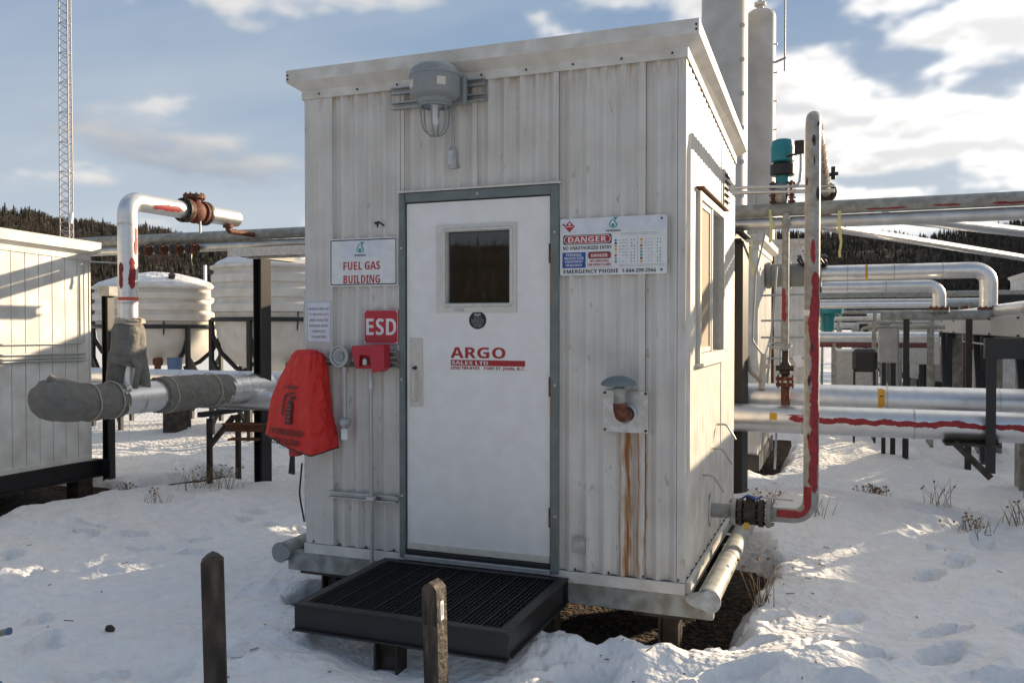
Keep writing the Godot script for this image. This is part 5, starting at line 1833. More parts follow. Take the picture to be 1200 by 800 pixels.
	mb.cyl(Vector3(1.2, 3.13, -6.0), Vector3(8.0, 3.10, -15.0), 0.07, -1.0, 16)
	put(ob2, "pipe", mb, M["silver"])


func tray_line() -> void:
	var o := thing("insulated_tray", "long boxed metal tray on posts running away at the right", "tray", Vector3(2.6, 0, -12))
	var mb: MB
	for k in 13:
		var z := -3.3 - 1.9 * k
		mb = MB.new()
		mb.box(Vector3(2.64, 1.885, z - 0.95), Vector3(0.44, 0.22, 1.894), 0.004)
		put(o, "side_panel", mb, M["galv"])
		mb = MB.new()
		mb.cyl(Vector3(2.53, 2.06, z - 0.003), Vector3(2.53, 2.06, z - 1.897), 0.092, -1.0, 20)
		put(o, "jacket", mb, M["silver"])
		mb = MB.new()
		mb.cyl(Vector3(2.53, 2.06, z - 0.015), Vector3(2.53, 2.06, z + 0.015), 0.0955, -1.0, 20, false)
		put(o, "band", mb, M["silver_dull"])
		for q in [1.97, 1.79]:
			mb = MB.new()
			mb.cyl(Vector3(2.40, q, z - 0.05), Vector3(2.425, q, z - 0.05), 0.012, -1.0, 6)
			put(o, "bolt", mb, M["dark_valve"])
	for q in [-5.6, -8.7, -13.0, -18.4, -24.0]:
		mb = MB.new()
		mb.box(Vector3(2.62, 0.78, q), Vector3(0.3, 1.96, 0.3), 0.01)
		put(o, "column", mb, M["beam_grey"])
		mb = MB.new()
		mb.bar(Vector3(2.4, 0.2, q + 1.4), Vector3(2.45, 1.74, q + 0.2), 0.1, 0.08)
		put(o, "brace", mb, M["black_steel"])
		mb = MB.new()
		mb.bar(Vector3(2.5, 0.1, q + 0.55), Vector3(2.5, 1.76, q + 0.55), 0.1, 0.1)
		put(o, "black_leg", mb, M["black_steel"])
	mb = MB.new()
	mb.box(Vector3(2.7, 1.72, -13.0), Vector3(0.25, 0.1, 20.0))
	put(o, "under_beam", mb, M["black_steel"])
	mb = MB.new()
	mb.tube(round_corners([Vector3(2.40, 1.76, -9.6), Vector3(2.40, 1.66, -9.6), Vector3(2.40, 1.66, -6.5)], 0.04), 0.012, 7)
	put(o, "conduit", mb, M["conduit"])
	var bx := thing("junction_box", "pale grey junction box on a stand beside the tray", "box", Vector3(1.3, 0.0, -7.3))
	mb = MB.new()
	mb.box(Vector3(1.30, 1.635, -7.32), Vector3(0.24, 0.43, 0.18), 0.008)
	put(bx, "cabinet", mb, M["beam_pale"])
	mb = MB.new()
	mb.box(Vector3(1.30, 1.635, -7.224), Vector3(0.21, 0.40, 0.012), 0.004)
	put(bx, "door", mb, M["beam_pale"])
	mb = MB.new()
	mb.box(Vector3(1.36, 0.7, -7.34), Vector3(0.06, 1.46, 0.05))
	mb.box(Vector3(1.25, 0.7, -7.34), Vector3(0.05, 1.46, 0.05))
	put(bx, "stand", mb, M["black_steel"])


# ---------------------------------------------------------------- left side
func left_building() -> void:
	var b := thing("side_building", "white flat-panelled building at the left on a black beam skid", "building", Vector3(-9.2, 0.1, -0.8))
	var mb := MB.new()
	var x := -7.3
	var z0 := -2.78
	var z1 := 1.2
	var top := func(z: float) -> float: return 2.79 + z * 0.035
	mb.box(Vector3(-9.17, 1.6, (z0 + z1) / 2), Vector3(3.7, 2.36, z1 - z0 - 0.04))
	put(b, "inner_wall", mb, M["inside"])
	var n := 24
	for k in n:
		var a := z1 - (z1 - z0) * k / n
		var c := z1 - (z1 - z0) * (k + 1) / n
		mb = MB.new()
		mb.box(Vector3(x - 0.009, (0.36 + top.call((a + c) / 2)) / 2, (a + c) / 2), Vector3(0.02 + 0.002 * (k % 2), top.call((a + c) / 2) - 0.36, absf(a - c) - 0.005), 0.003)
		put(b, "wall_panel", mb, M["panel_white"])
	for q in [[z1, 1], [z0, -1]]:
		mb = MB.new()
		mb.box(Vector3(-9.17, 1.56, q[0]), Vector3(3.76, 2.4, 0.02))
		put(b, "end_wall", mb, M["panel_white"])
	eaves(b, -11.05, x, z0, z1, top, [[0.004, -0.06], [0.014, -0.06], [0.014, 0.0], [0.09, 0.04], [0.092, 0.15], [0.02, 0.155], [-0.5, 0.24]], M["panel_white"])
	mb = MB.new()
	mb.quad(Vector3(-11.1, top.call(z1) + 0.16, z1 + 0.06), Vector3(x + 0.06, top.call(z1) + 0.16, z1 + 0.06), Vector3(x + 0.06, top.call(z0) + 0.16, z0 - 0.06), Vector3(-11.1, top.call(z0) + 0.16, z0 - 0.06))
	put(b, "roof", mb, M["panel_white"])
	mb = MB.new()
	mb.box(Vector3(x + 0.004, 0.375, (z0 + z1) / 2), Vector3(0.02, 0.06, z1 - z0), 0.003)
	put(b, "base_trim", mb, M["panel_white"])
	for xx in [x - 0.06, -10.9]:
		mb = MB.new()
		wide_flange(mb, Vector3(xx, 0.235, z0 - 0.18), Vector3(xx, 0.235, z1), 0.13, 0.2, 0.014, Vector3.UP)
		put(b, "skid_beam", mb, M["black_steel"])
	mb = MB.new()
	mb.box(Vector3(x + 0.0, 0.235, z0 - 0.16), Vector3(0.26, 0.2, 0.012))
	put(b, "lifting_plate", mb, M["black_steel"])
	for q in [[x - 0.06, z0 + 0.1], [x - 0.06, 0.8]]:
		mb = MB.new()
		mb.box(Vector3(q[0], 0.0, q[1]), Vector3(0.18, 0.28, 0.2))
		put(b, "block", mb, M["black_rust"])
	# tubing clipped to the wall
	for q in [[1.69, 0.009], [1.585, 0.011], [1.54, 0.008], [1.51, 0.012]]:
		mb = MB.new()
		var pts := [Vector3(x + 0.03, q[0] + 0.02, z1), Vector3(x + 0.03, q[0], -2.0), Vector3(x + 0.03, q[0] - 0.01, z0 + 0.08)]
		if q[0] > 1.6: pts = round_corners([Vector3(x + 0.03, 1.71, z1), Vector3(x + 0.03, 1.69, -2.68), Vector3(x + 0.03, 2.62, -2.68), Vector3(x + 0.03, 2.64, -3.4)], 0.05)
		mb.tube(pts, q[1], 7)
		put(b, "tubing", mb, M["conduit"])
	# narrow black post between this building and the tanks
	var p := thing("corner_post", "narrow black post standing just behind the left building", "post", Vector3(-7.42, 0, -3.4))
	mb = MB.new()
	wide_flange(mb, Vector3(-7.62, -0.1, -3.35), Vector3(-7.62, 2.25, -3.35), 0.1, 0.1, 0.01, Vector3.RIGHT)
	put(p, "column", mb, M["black_steel"])
	mb = MB.new()
	mb.box(Vector3(-7.60, 2.31, -3.35), Vector3(0.16, 0.12, 0.16), 0.004)
	put(p, "cap", mb, M["pipe_grey"])


func blanket_tube(parent: Node3D, pts: Array, rad: Array, sd: int, called := "blanket", m: Material = null) -> void:
	# lumpy wrapped insulation
	var mb := MB.new()
	var nz := FastNoiseLite.new()
	nz.seed = sd
	nz.frequency = 3.2
	nz.fractal_octaves = 3
	var c := Curve3D.new()
	for p in pts: c.add_point(p)
	var L := c.get_baked_length()
	var n := maxi(10, int(L / 0.03))
	var seg := 26
	var rows := []
	var acc := [0.0]
	for i in range(1, pts.size()): acc.append(acc[i - 1] + (pts[i] - pts[i - 1]).length())
	for i in n + 1:
		var s := L * i / n
		var p := c.sample_baked(s)
		var d := (c.sample_baked(minf(s + 0.02, L)) - c.sample_baked(maxf(s - 0.02, 0.0))).normalized()
		var bs := mb.frame(d)
		var r: float = rad[rad.size() - 1]
		for k in acc.size() - 1:
			if s <= acc[k + 1] + 1e-4:
				r = lerpf(rad[k], rad[k + 1], smoothstep(0.0, 1.0, (s - acc[k]) / maxf(acc[k + 1] - acc[k], 1e-4)))
				break
		var row := []
		for k in seg:
			var t := TAU * k / seg
			var q := bs.x * cos(t) - bs.z * sin(t)
			var w := p + q * r
			var fold := absf(nz.get_noise_2d(s * 1.5 + cos(t) * 0.5, sin(t) * 0.6 + 3.0))
			row.append(p + q * r * (1.0 + 0.05 * nz.get_noise_3d(w.x, w.y, w.z) - 0.09 * fold * fold * 3.0))
		rows.append(row)
	for i in n:
		for k in seg:
			var k1 := (k + 1) % seg
			var f := func(ii: int, kk: int) -> Vector3:
				kk = (kk + seg) % seg
				var du: Vector3 = rows[ii][(kk + 1) % seg] - rows[ii][(kk + seg - 1) % seg]
				var dv: Vector3 = rows[mini(ii + 1, n)][kk] - rows[maxi(ii - 1, 0)][kk]
				return du.cross(dv).normalized()
			mb.quadn(rows[i][k], rows[i][k1], rows[i + 1][k1], rows[i + 1][k], f.call(i, k), f.call(i, k1), f.call(i + 1, k1), f.call(i + 1, k))
	for k in seg:
		mb.tri(c.sample_baked(0.0), rows[0][(k + 1) % seg], rows[0][k])
		mb.tri(c.sample_baked(L), rows[n][k], rows[n][(k + 1) % seg])
	put(parent, called, mb, m if m else M["blanket"])


func left_pipes() -> void:
	var x := -5.7
	var mb: MB
	var o := thing("wrapped_pipe", "low silver pipe wrapped in grey blankets before the left building", "pipe", Vector3(x, 1.0, -1.8))
	mb = MB.new()
	mb.tube([Vector3(x, 1.19, -1.2), Vector3(x, 1.18, -2.0), Vector3(x, 1.165, -3.9)], 0.155, 26)
	put(o, "jacket", mb, M["silver"])
	bands(o, Vector3(x, 1.17, -1.75), Vector3(x, 1.165, -3.6), 0.155, 0.28, M["silver_dull"], 0.1)
	blanket_tube(o, [Vector3(x - 0.2, 1.235, -1.06), Vector3(x - 0.08, 1.235, -0.98), Vector3(x, 1.205, -1.1), Vector3(x, 1.18, -1.3), Vector3(x, 1.178, -1.64)], [0.16, 0.2, 0.185, 0.172, 0.17], 3)
	blanket_tube(o, [Vector3(x - 0.08, 1.44, -0.94), Vector3(x - 0.02, 1.36, -1.0), Vector3(x + 0.01, 1.26, -1.22)], [0.03, 0.07, 0.06], 8)
	for zz in [-1.28, -1.55, -2.25, -2.9]:
		mb = MB.new()
		var loop := []
		for j in 25: loop.append(Vector3(x, 1.185, zz + 0.006 * sin(j * 1.3)) + Vector3(cos(TAU * j / 24), sin(TAU * j / 24), 0) * (0.178 if zz > -2.0 else 0.187))
		mb.tube(loop, 0.007, 6)
		put(o, "tie_cord", mb, M["rope"])
	blanket_tube(o, [Vector3(x, 1.185, -2.15), Vector3(x, 1.185, -2.6), Vector3(x, 1.18, -3.18)], [0.19, 0.185, 0.17], 4)
	# wrinkled foil sleeve near the post
	mb = MB.new()
	var pts := []
	var rad := []
	for i in 40:
		pts.append(Vector3(x, 1.168, -3.14 - 0.0125 * i))
		rad.append(0.166 + 0.007 * sin(i * 1.1) + 0.004 * sin(i * 2.7))
	mb.tube(pts, rad, 26)
	put(o, "foil_sleeve", mb, M["silver"])
	flange(o, Vector3(x + 0.12, 1.02, -3.58), Vector3(1, 0, 0.2).normalized(), 0.075, 0.05, M["rust_valve"])
	flange(o, Vector3(x + 0.19, 1.02, -3.565), Vector3(1, 0, 0.2).normalized(), 0.075, 0.03, M["galv"])
	# riser
	var r := thing("overhead_riser", "silver riser pipe bending over to a rusty flanged valve", "pipe", Vector3(x, 1.3, -1.77))
	mb = MB.new()
	mb.tube(round_corners([Vector3(x, 1.2, -1.77), Vector3(x, 3.105, -1.77), Vector3(x, 3.105, -2.52)], 0.13, 10), 0.092, 24)
	put(r, "jacket", mb, M["silver"])
	for q in [[2.86, 2.885], [2.1, 2.12]]:
		mb = MB.new()
		mb.cyl(Vector3(x, q[0], -1.77), Vector3(x, q[1], -1.77), 0.095, -1.0, 24, false)
		put(r, "band", mb, M["silver_dull"])
	mb = MB.new()
	mb.cyl(Vector3(x, 2.135, -1.77), Vector3(x, 2.165, -1.77), 0.0945, -1.0, 24, false)
	put(r, "orange_tape", mb, M["orange_tape"])
	paint(r, Vector3(x, 2.24, -1.77), Vector3(x, 2.55, -1.77), 0.092, Vector3(0.95, 0, 0.35), 0.45, M["red_paint"], 31, "paint_mark", 0.3)
	paint(r, Vector3(x, 2.24, -1.77), Vector3(x, 2.5, -1.77), 0.092, Vector3(0.1, 0, 1), 0.35, M["red_paint"], 32, "paint_mark", 0.2)
	paint(r, Vector3(x, 2.56, -1.77), Vector3(x, 2.85, -1.77), 0.092, Vector3(1, 0, -0.1), 0.25, M["red_paint"], 33, "paint_mark", 0.3)
	paint(r, Vector3(x, 3.105, -2.02), Vector3(x, 3.105, -2.42), 0.092, Vector3(1, -0.3, 0), 0.42, M["red_paint"], 34, "paint_mark", 0.35)
	blanket_tube(r, [Vector3(x - 0.02, 1.50, -1.74), Vector3(x, 1.66, -1.77), Vector3(x, 1.84, -1.77), Vector3(x, 1.95, -1.77)], [0.16, 0.165, 0.155, 0.112], 6, "blanket")
	blanket_tube(r, [Vector3(x - 0.08, 1.30, -1.70), Vector3(x - 0.07, 1.42, -1.70), Vector3(x - 0.04, 1.62, -1.72)], [0.10, 0.105, 0.12], 14, "blanket")
	blanket_tube(r, [Vector3(x + 0.07, 1.28, -1.92), Vector3(x + 0.06, 1.42, -1.88), Vector3(x + 0.02, 1.62, -1.82)], [0.05, 0.075, 0.11], 15, "blanket")
	for k in 5:
		mb = MB.new()
		var pp := []
		for j in 15:
			var t := TAU * j / 14
			pp.append(Vector3(x + 0.02, 1.93 + 0.02 * sin(k * 1.7) + 0.012 * sin(t * 3 + k), -1.77) + Vector3(cos(t), 0, sin(t)) * (0.125 + 0.01 * sin(t * 5 + k)))
		mb.tube(pp, 0.011, 6)
		put(r, "tie_rope", mb, M["rope"])
	# flanged valve and stub
	var A := Vector3(0, 0, -1)
	for q in [[-2.53, "dark_valve", 0.13], [-2.575, "rust_valve", 0.125], [-2.80, "rust_valve", 0.125], [-2.845, "dark_valve", 0.13]]:
		flange(r, Vector3(x, 3.105, q[0]), A, q[2], 0.034, M[q[1]], 10)
	mb = MB.new()
	mb.lathe([Vector2(0.085, 0.0), Vector2(0.11, 0.04), Vector2(0.125, 0.1), Vector2(0.11, 0.16), Vector2(0.085, 0.2)], 20, Transform3D(Basis(Vector3.RIGHT, -PI / 2), Vector3(x, 3.105, -2.59)), true)
	mb.cyl(Vector3(x, 3.16, -2.69), Vector3(x, 3.26, -2.69), 0.07, -1.0, 16)
	put(r, "valve_body", mb, M["rust_valve"])
	flange(r, Vector3(x, 3.265, -2.69), Vector3.UP, 0.115, 0.04, M["rust_valve"], 10)
	mb = MB.new()
	mb.tube([Vector3(x, 3.105, -2.86), Vector3(x, 3.108, -3.1), Vector3(x, 3.11, -3.36)], 0.094, 22)
	put(r, "jacket", mb, M["silver"])
	mb = MB.new()
	mb.tube(round_corners([Vector3(x + 0.02, 3.06, -3.2), Vector3(x + 0.02, 2.955, -3.2), Vector3(x + 0.02, 2.955, -3.66)], 0.04), 0.03, 10)
	mb.cyl(Vector3(x + 0.02, 2.99, -3.2), Vector3(x + 0.02, 3.03, -3.2), 0.055, -1.0, 12)
	put(r, "drain_valve", mb, M["rust_valve"])
	mb = MB.new()
	mb.cyl(Vector3(x + 0.05, 2.88, -2.72), Vector3(x + 0.05, 3.04, -2.72), 0.012, -1.0, 8)
	put(r, "drain_stem", mb, M["conduit"])
	mb = MB.new()
	mb.tube(round_corners([Vector3(x + 0.12, 1.56, -1.70), Vector3(x + 0.2, 1.5, -1.7), Vector3(x + 0.18, 1.35, -1.68), Vector3(x + 0.15, 1.3, -1.7)], 0.06), 0.03, 10)
	put(r, "blanket_flap", mb, M["blanket"])
	ribbon("yellow-green ribbon hanging from the wrapped pipe", Vector3(x + 0.16, 1.16, -1.62), 0.55, 9)


func leg_tank(label: String, c: Vector3, R: float, H: float, sd: int) -> void:
	# c is the centre at the shoulder ring; a bowl below, domed lid above
	var o := thing("leg_tank", label, "tank", Vector3(c.x, 0, c.z), 0.0, "white tanks on black stands")
	var mb := MB.new()
	var prof := [Vector2(0, -0.62 * H), Vector2(0.42 * R, -0.605 * H), Vector2(0.66 * R, -0.55 * H), Vector2(0.83 * R, -0.44 * H), Vector2(0.92 * R, -0.30 * H), Vector2(0.95 * R, -0.18 * H), Vector2(0.955 * R, -0.1 * H)]
	var y := -0.1
	for k in 3:
		prof.append_array([Vector2(0.955 * R, y * H), Vector2(1.0 * R, (y + 0.012) * H), Vector2(1.005 * R, (y + 0.075) * H), Vector2(0.965 * R, (y + 0.095) * H), Vector2(0.955 * R, (y + 0.12) * H)])
		y += 0.125
	prof.append_array([Vector2(1.02 * R, 0.285 * H), Vector2(1.02 * R, 0.305 * H)])
	mb.lathe(prof, 44, Transform3D(Basis(), c))
	put(o, "shell", mb, M["tank"])
	mb = MB.new()
	mb.lathe([Vector2(1.0 * R, 0.306 * H), Vector2(0.86 * R, 0.35 * H), Vector2(0.6 * R, 0.40 * H), Vector2(0.3 * R, 0.425 * H), Vector2(0.2 * R, 0.43 * H), Vector2(0.2 * R, 0.46 * H), Vector2(0, 0.465 * H)], 40, Transform3D(Basis(), c))
	put(o, "lid", mb, M["tank"])
	# snow lying on the lid
	mb = MB.new()
	var nz := FastNoiseLite.new()
	nz.seed = sd
	nz.frequency = 1.4
	var rows := []
	for i in 11:
		var row := []
		for k in 40:
			var t := TAU * k / 40
			var edge := 1.0 - 0.1 * maxf(0.0, cos(t - 0.2)) + 0.05 * nz.get_noise_2d(cos(t) * 2, sin(t) * 2)
			var u := i / 10.0 * edge
			var base := lerpf(0.445, 0.308, pow(u, 1.7))
			var th := 0.07 * sqrt(maxf(0.0, 1.0 - pow(i / 10.0, 4))) + 0.02 * nz.get_noise_2d(u * cos(t) * 3.0 + 5, u * sin(t) * 3.0)
			row.append(c + Vector3(cos(t) * u * R, base * H + th - (0.02 if i == 10 else 0.0), sin(t) * u * R))
		rows.append(row)
	for i in 10:
		for k in 40:
			var k1 := (k + 1) % 40
			mb.quad(rows[i][k1], rows[i][k], rows[i + 1][k], rows[i + 1][k1])
	put(o, "snow_cap", mb, M["snow"])
	mb = MB.new()
	mb.cyl(c + Vector3(0.62 * R, 0.37 * H, 0.35 * R), c + Vector3(0.66 * R, 0.44 * H, 0.38 * R), 0.06, -1.0, 12)
	put(o, "vent_cap", mb, M["dark_valve"])
	# mould seam and outlet
	mb = MB.new()
	var seam := []
	for q in [[0.97, -0.09], [0.93, -0.2], [0.83, -0.36], [0.63, -0.52], [0.4, -0.605]]: seam.append(c + Vector3(0.77 * q[0] * R, q[1] * H, 0.68 * q[0] * R))
	mb.tube(seam, 0.012, 6)
	put(o, "seam", mb, M["dark_valve"])
	mb = MB.new()
	mb.cyl(c + Vector3(0.45 * R, -0.52 * H, 0.45 * R), c + Vector3(0.7 * R, -0.62 * H, 0.75 * R), 0.055, -1.0, 12)
	mb.box(c + Vector3(0.62 * R, -0.55 * H, 0.66 * R), Vector3(0.16, 0.14, 0.14), 0.03)
	put(o, "outlet", mb, M["rust"])
	# stand
	var ring := []
	for k in 41: ring.append(c + Vector3(cos(TAU * k / 40) * 0.99 * R, -0.155 * H, sin(TAU * k / 40) * 0.99 * R))
	mb = MB.new()
	mb.tube(ring, 0.04, 6)
	put(o, "stand_ring", mb, M["black_steel"])
	for k in 6:
		var t := TAU * k / 6 + 0.35
		var d := Vector3(cos(t), 0, sin(t))
		mb = MB.new()
		mb.bar(Vector3(c.x, -0.1, c.z) + d * R, Vector3(c.x, c.y - 0.155 * H, c.z) + d * R, 0.065, 0.065)
		put(o, "stand_leg", mb, M["black_steel"])
		mb = MB.new()
		var cur := []
		for q in [[1.0, -0.16], [0.98, -0.30], [0.86, -0.45], [0.66, -0.58], [0.4, -0.66]]: cur.append(c + d * q[0] * R + Vector3(0, q[1] * H, 0))
		mb.tube(cur, 0.04, 6)
		put(o, "saddle_rib", mb, M["black_steel"])
		var d2 := Vector3(cos(t + TAU / 6), 0, sin(t + TAU / 6))
		mb = MB.new()
		mb.bar(Vector3(c.x, 0.2, c.z) + d * R, Vector3(c.x, c.y - 0.5 * H, c.z) + d2 * R, 0.06, 0.05)
		put(o, "stand_brace", mb, M["black_steel"])


# ---------------------------------------------------------------- far yard
func towers() -> void:
	for q in [{"l": "taller thick pale vessel tower rising out of the picture behind the building", "p": Vector3(-2.17, 0, -17.94), "r": 0.575, "h": 13.5}, {"l": "slimmer pale vessel tower with domed top behind the building", "p": Vector3(-1.40, 0, -19.3), "r": 0.385, "h": 10.1}]:
		var o := thing("vessel_tower", q.l, "tower", q.p, 0.0, "pale vessel towers")
		var r: float = q.r
		var mb := MB.new()
		mb.lathe([Vector2(r * 1.15, 0.0), Vector2(r * 1.15, 0.1), Vector2(r, 0.12), Vector2(r, q.h), Vector2(r * 0.93, q.h + r * 0.28), Vector2(r * 0.7, q.h + r * 0.46), Vector2(r * 0.35, q.h + r * 0.55), Vector2(0, q.h + r * 0.58)], 40, Transform3D(Basis(), q.p), true)
		put(o, "shell", mb, M["tower"])
		mb = MB.new()
		mb.cyl(q.p + Vector3(-0.02, q.h + r * 0.5, 0), q.p + Vector3(-0.02, q.h + r * 0.58 + 0.12, 0), 0.09, -1.0, 14)
		mb.cyl(q.p + Vector3(-0.02, q.h + r * 0.58 + 0.1, 0), q.p + Vector3(-0.02, q.h + r * 0.58 + 0.18, 0), 0.15, -1.0, 14)
		mb.cyl(q.p + Vector3(-0.02, q.h + r * 0.58 + 0.18, 0), q.p + Vector3(-0.02, q.h + r * 0.58 + 0.5, 0), 0.06, -1.0, 14)
		put(o, "top_nozzle", mb, M["tower"])
		var k := 0
		var y := 2.6
		while y < q.h:
			mb = MB.new()
			var t := 0.62 if r > 0.5 else 0.12
			var d := Vector3(cos(t), 0, sin(t))
			mb.cyl(q.p + Vector3(0, y, 0) + d * r * 0.95, q.p + Vector3(0, y, 0) + d * (r + 0.05), 0.055 if r > 0.5 else 0.025, -1.0, 10)
			put(o, "lug", mb, M["tower"])
			y += 0.85 if r > 0.5 else 0.75
			k += 1
		mb = MB.new()
		if r < 0.5:
			mb.tube(round_corners([q.p + Vector3(-0.12, 1.0, 0.5), q.p + Vector3(-0.12, 5.55, 0.5), q.p + Vector3(-0.28, 5.6, 0.42)], 0.08), 0.04, 10)
			put(o, "side_line", mb, M["tower"])
			mb = MB.new()
			mb.cyl(q.p + Vector3(0.62, 8.6, 0.1), q.p + Vector3(0.62, 12.6, 0.1), 0.022, -1.0, 8)
			mb.cyl(q.p + Vector3(0.36, 8.85, 0.1), q.p + Vector3(0.65, 8.95, 0.1), 0.03, -1.0, 8)
			put(o, "whip_pole", mb, M["mast"])
			mb = MB.new()
			mb.cyl(q.p + Vector3(0.42, 3.8, 0.1), q.p + Vector3(0.42, 6.0, 0.1), 0.015, -1.0, 8)
			mb.cyl(q.p + Vector3(0.3, 5.0, 0.1), q.p + Vector3(0.43, 5.0, 0.1), 0.015, -1.0, 8)
			put(o, "whip_pole", mb, M["mast"])


func mast() -> void:
	var c := Vector3(-58.4, 0, -47.6)
	var o := thing("lattice_mast", "tall slender steel lattice radio mast beyond the left building", "mast", c)
	var H := 36.0
	var r := 0.6
	var P := []
	for k in 3: P.append(Vector3(cos(TAU * k / 3 + 0.5), 0, sin(TAU * k / 3 + 0.5)) * r)
	var mb: MB
	for k in 3:
		mb = MB.new()
		mb.cyl(c + P[k] + Vector3(0, -0.3, 0), c + P[k] * 0.8 + Vector3(0, H, 0), 0.05, -1.0, 6)
		put(o, "leg", mb, M["mast"])
	mb = MB.new()
	var n := 60
	for i in n:
		var y0 := H * i / n
		var y1 := H * (i + 1) / n
		var s0 := 1.0 - 0.2 * y0 / H
		var s1 := 1.0 - 0.2 * y1 / H
		for k in 3:
			var a: Vector3 = P[k]
			var b: Vector3 = P[(k + 1) % 3]
			mb.cyl(c + a * s0 + Vector3(0, y0, 0), c + b * s1 + Vector3(0, y1, 0), 0.024, -1.0, 4, false)
			if i % 4 == 0: mb.cyl(c + a * s0 + Vector3(0, y0, 0), c + b * s0 + Vector3(0, y0, 0), 0.026, -1.0, 4, false)
			else: mb.cyl(c + b * s0 + Vector3(0, y0, 0), c + a * s1 + Vector3(0, y1, 0), 0.016, -1.0, 4, false)
	put(o, "lattice_bracing", mb, M["mast"]).set_meta("kind", "stuff")
	mb = MB.new()
	mb.box(c + Vector3(0.75, 10.6, 0.3), Vector3(0.3, 0.9, 0.2), 0.03, Basis(Vector3(0, 0, 1), -0.15))
	put(o, "antenna_box", mb, M["sign_white"])


func plain_shed(called: String, label: String, x0: float, x1: float, z0: float, z1: float, h: float, group := "") -> Node3D:
	var b := thing(called, label, "building", Vector3((x0 + x1) / 2, 0, (z0 + z1) / 2), 0.0, group)
	var mb := MB.new()
	mb.box(Vector3((x0 + x1) / 2, h / 2 + 0.15, (z0 + z1) / 2), Vector3(x1 - x0 - 0.04, h - 0.2, z1 - z0 - 0.04))
	put(b, "inner_wall", mb, M["inside"])
	for s in [[Transform3D(Basis(), Vector3(0, 0, z1)), x0, x1], [Transform3D(Basis(Vector3(0, 0, -1), Vector3.UP, Vector3(1, 0, 0)), Vector3(x1, 0, 0)), -z1, -z0], [Transform3D(Basis(Vector3(0, 0, 1), Vector3.UP, Vector3(-1, 0, 0)), Vector3(x0, 0, 0)), z0, z1], [Transform3D(Basis(Vector3(-1, 0, 0), Vector3.UP, Vector3(0, 0, -1)), Vector3(0, 0, z0)), -x1, -x0]]:
		var L: float = s[2] - s[1]
		var n := maxi(1, roundi(L / 0.9))
		for k in n:
			mb = MB.new()
			rib_sheet(mb, s[0], s[1] + L * k / n, s[1] + L * (k + 1) / n, 0.3, h, h)
			put(b, "wall_panel", mb, M["panel_white"])
	eaves(b, x0, x1, z0, z1, func(_z: float) -> float: return h, [[0.002, -0.04], [0.012, -0.04], [0.012, 0.02], [0.08, 0.07], [0.08, 0.15], [0.02, 0.155], [-0.3, 0.16]], M["fascia"])
	mb = MB.new()
	mb.box(Vector3((x0 + x1) / 2, h + 0.13, (z0 + z1) / 2), Vector3(x1 - x0 + 0.1, 0.05, z1 - z0 + 0.1))
	put(b, "roof", mb, M["fascia"])
	mb = MB.new()
	mb.box(Vector3((x0 + x1) / 2, 0.2, (z0 + z1) / 2), Vector3(x1 - x0 + 0.05, 0.2, z1 - z0 + 0.05))
	put(b, "skid", mb, M["black_steel"])
	return b


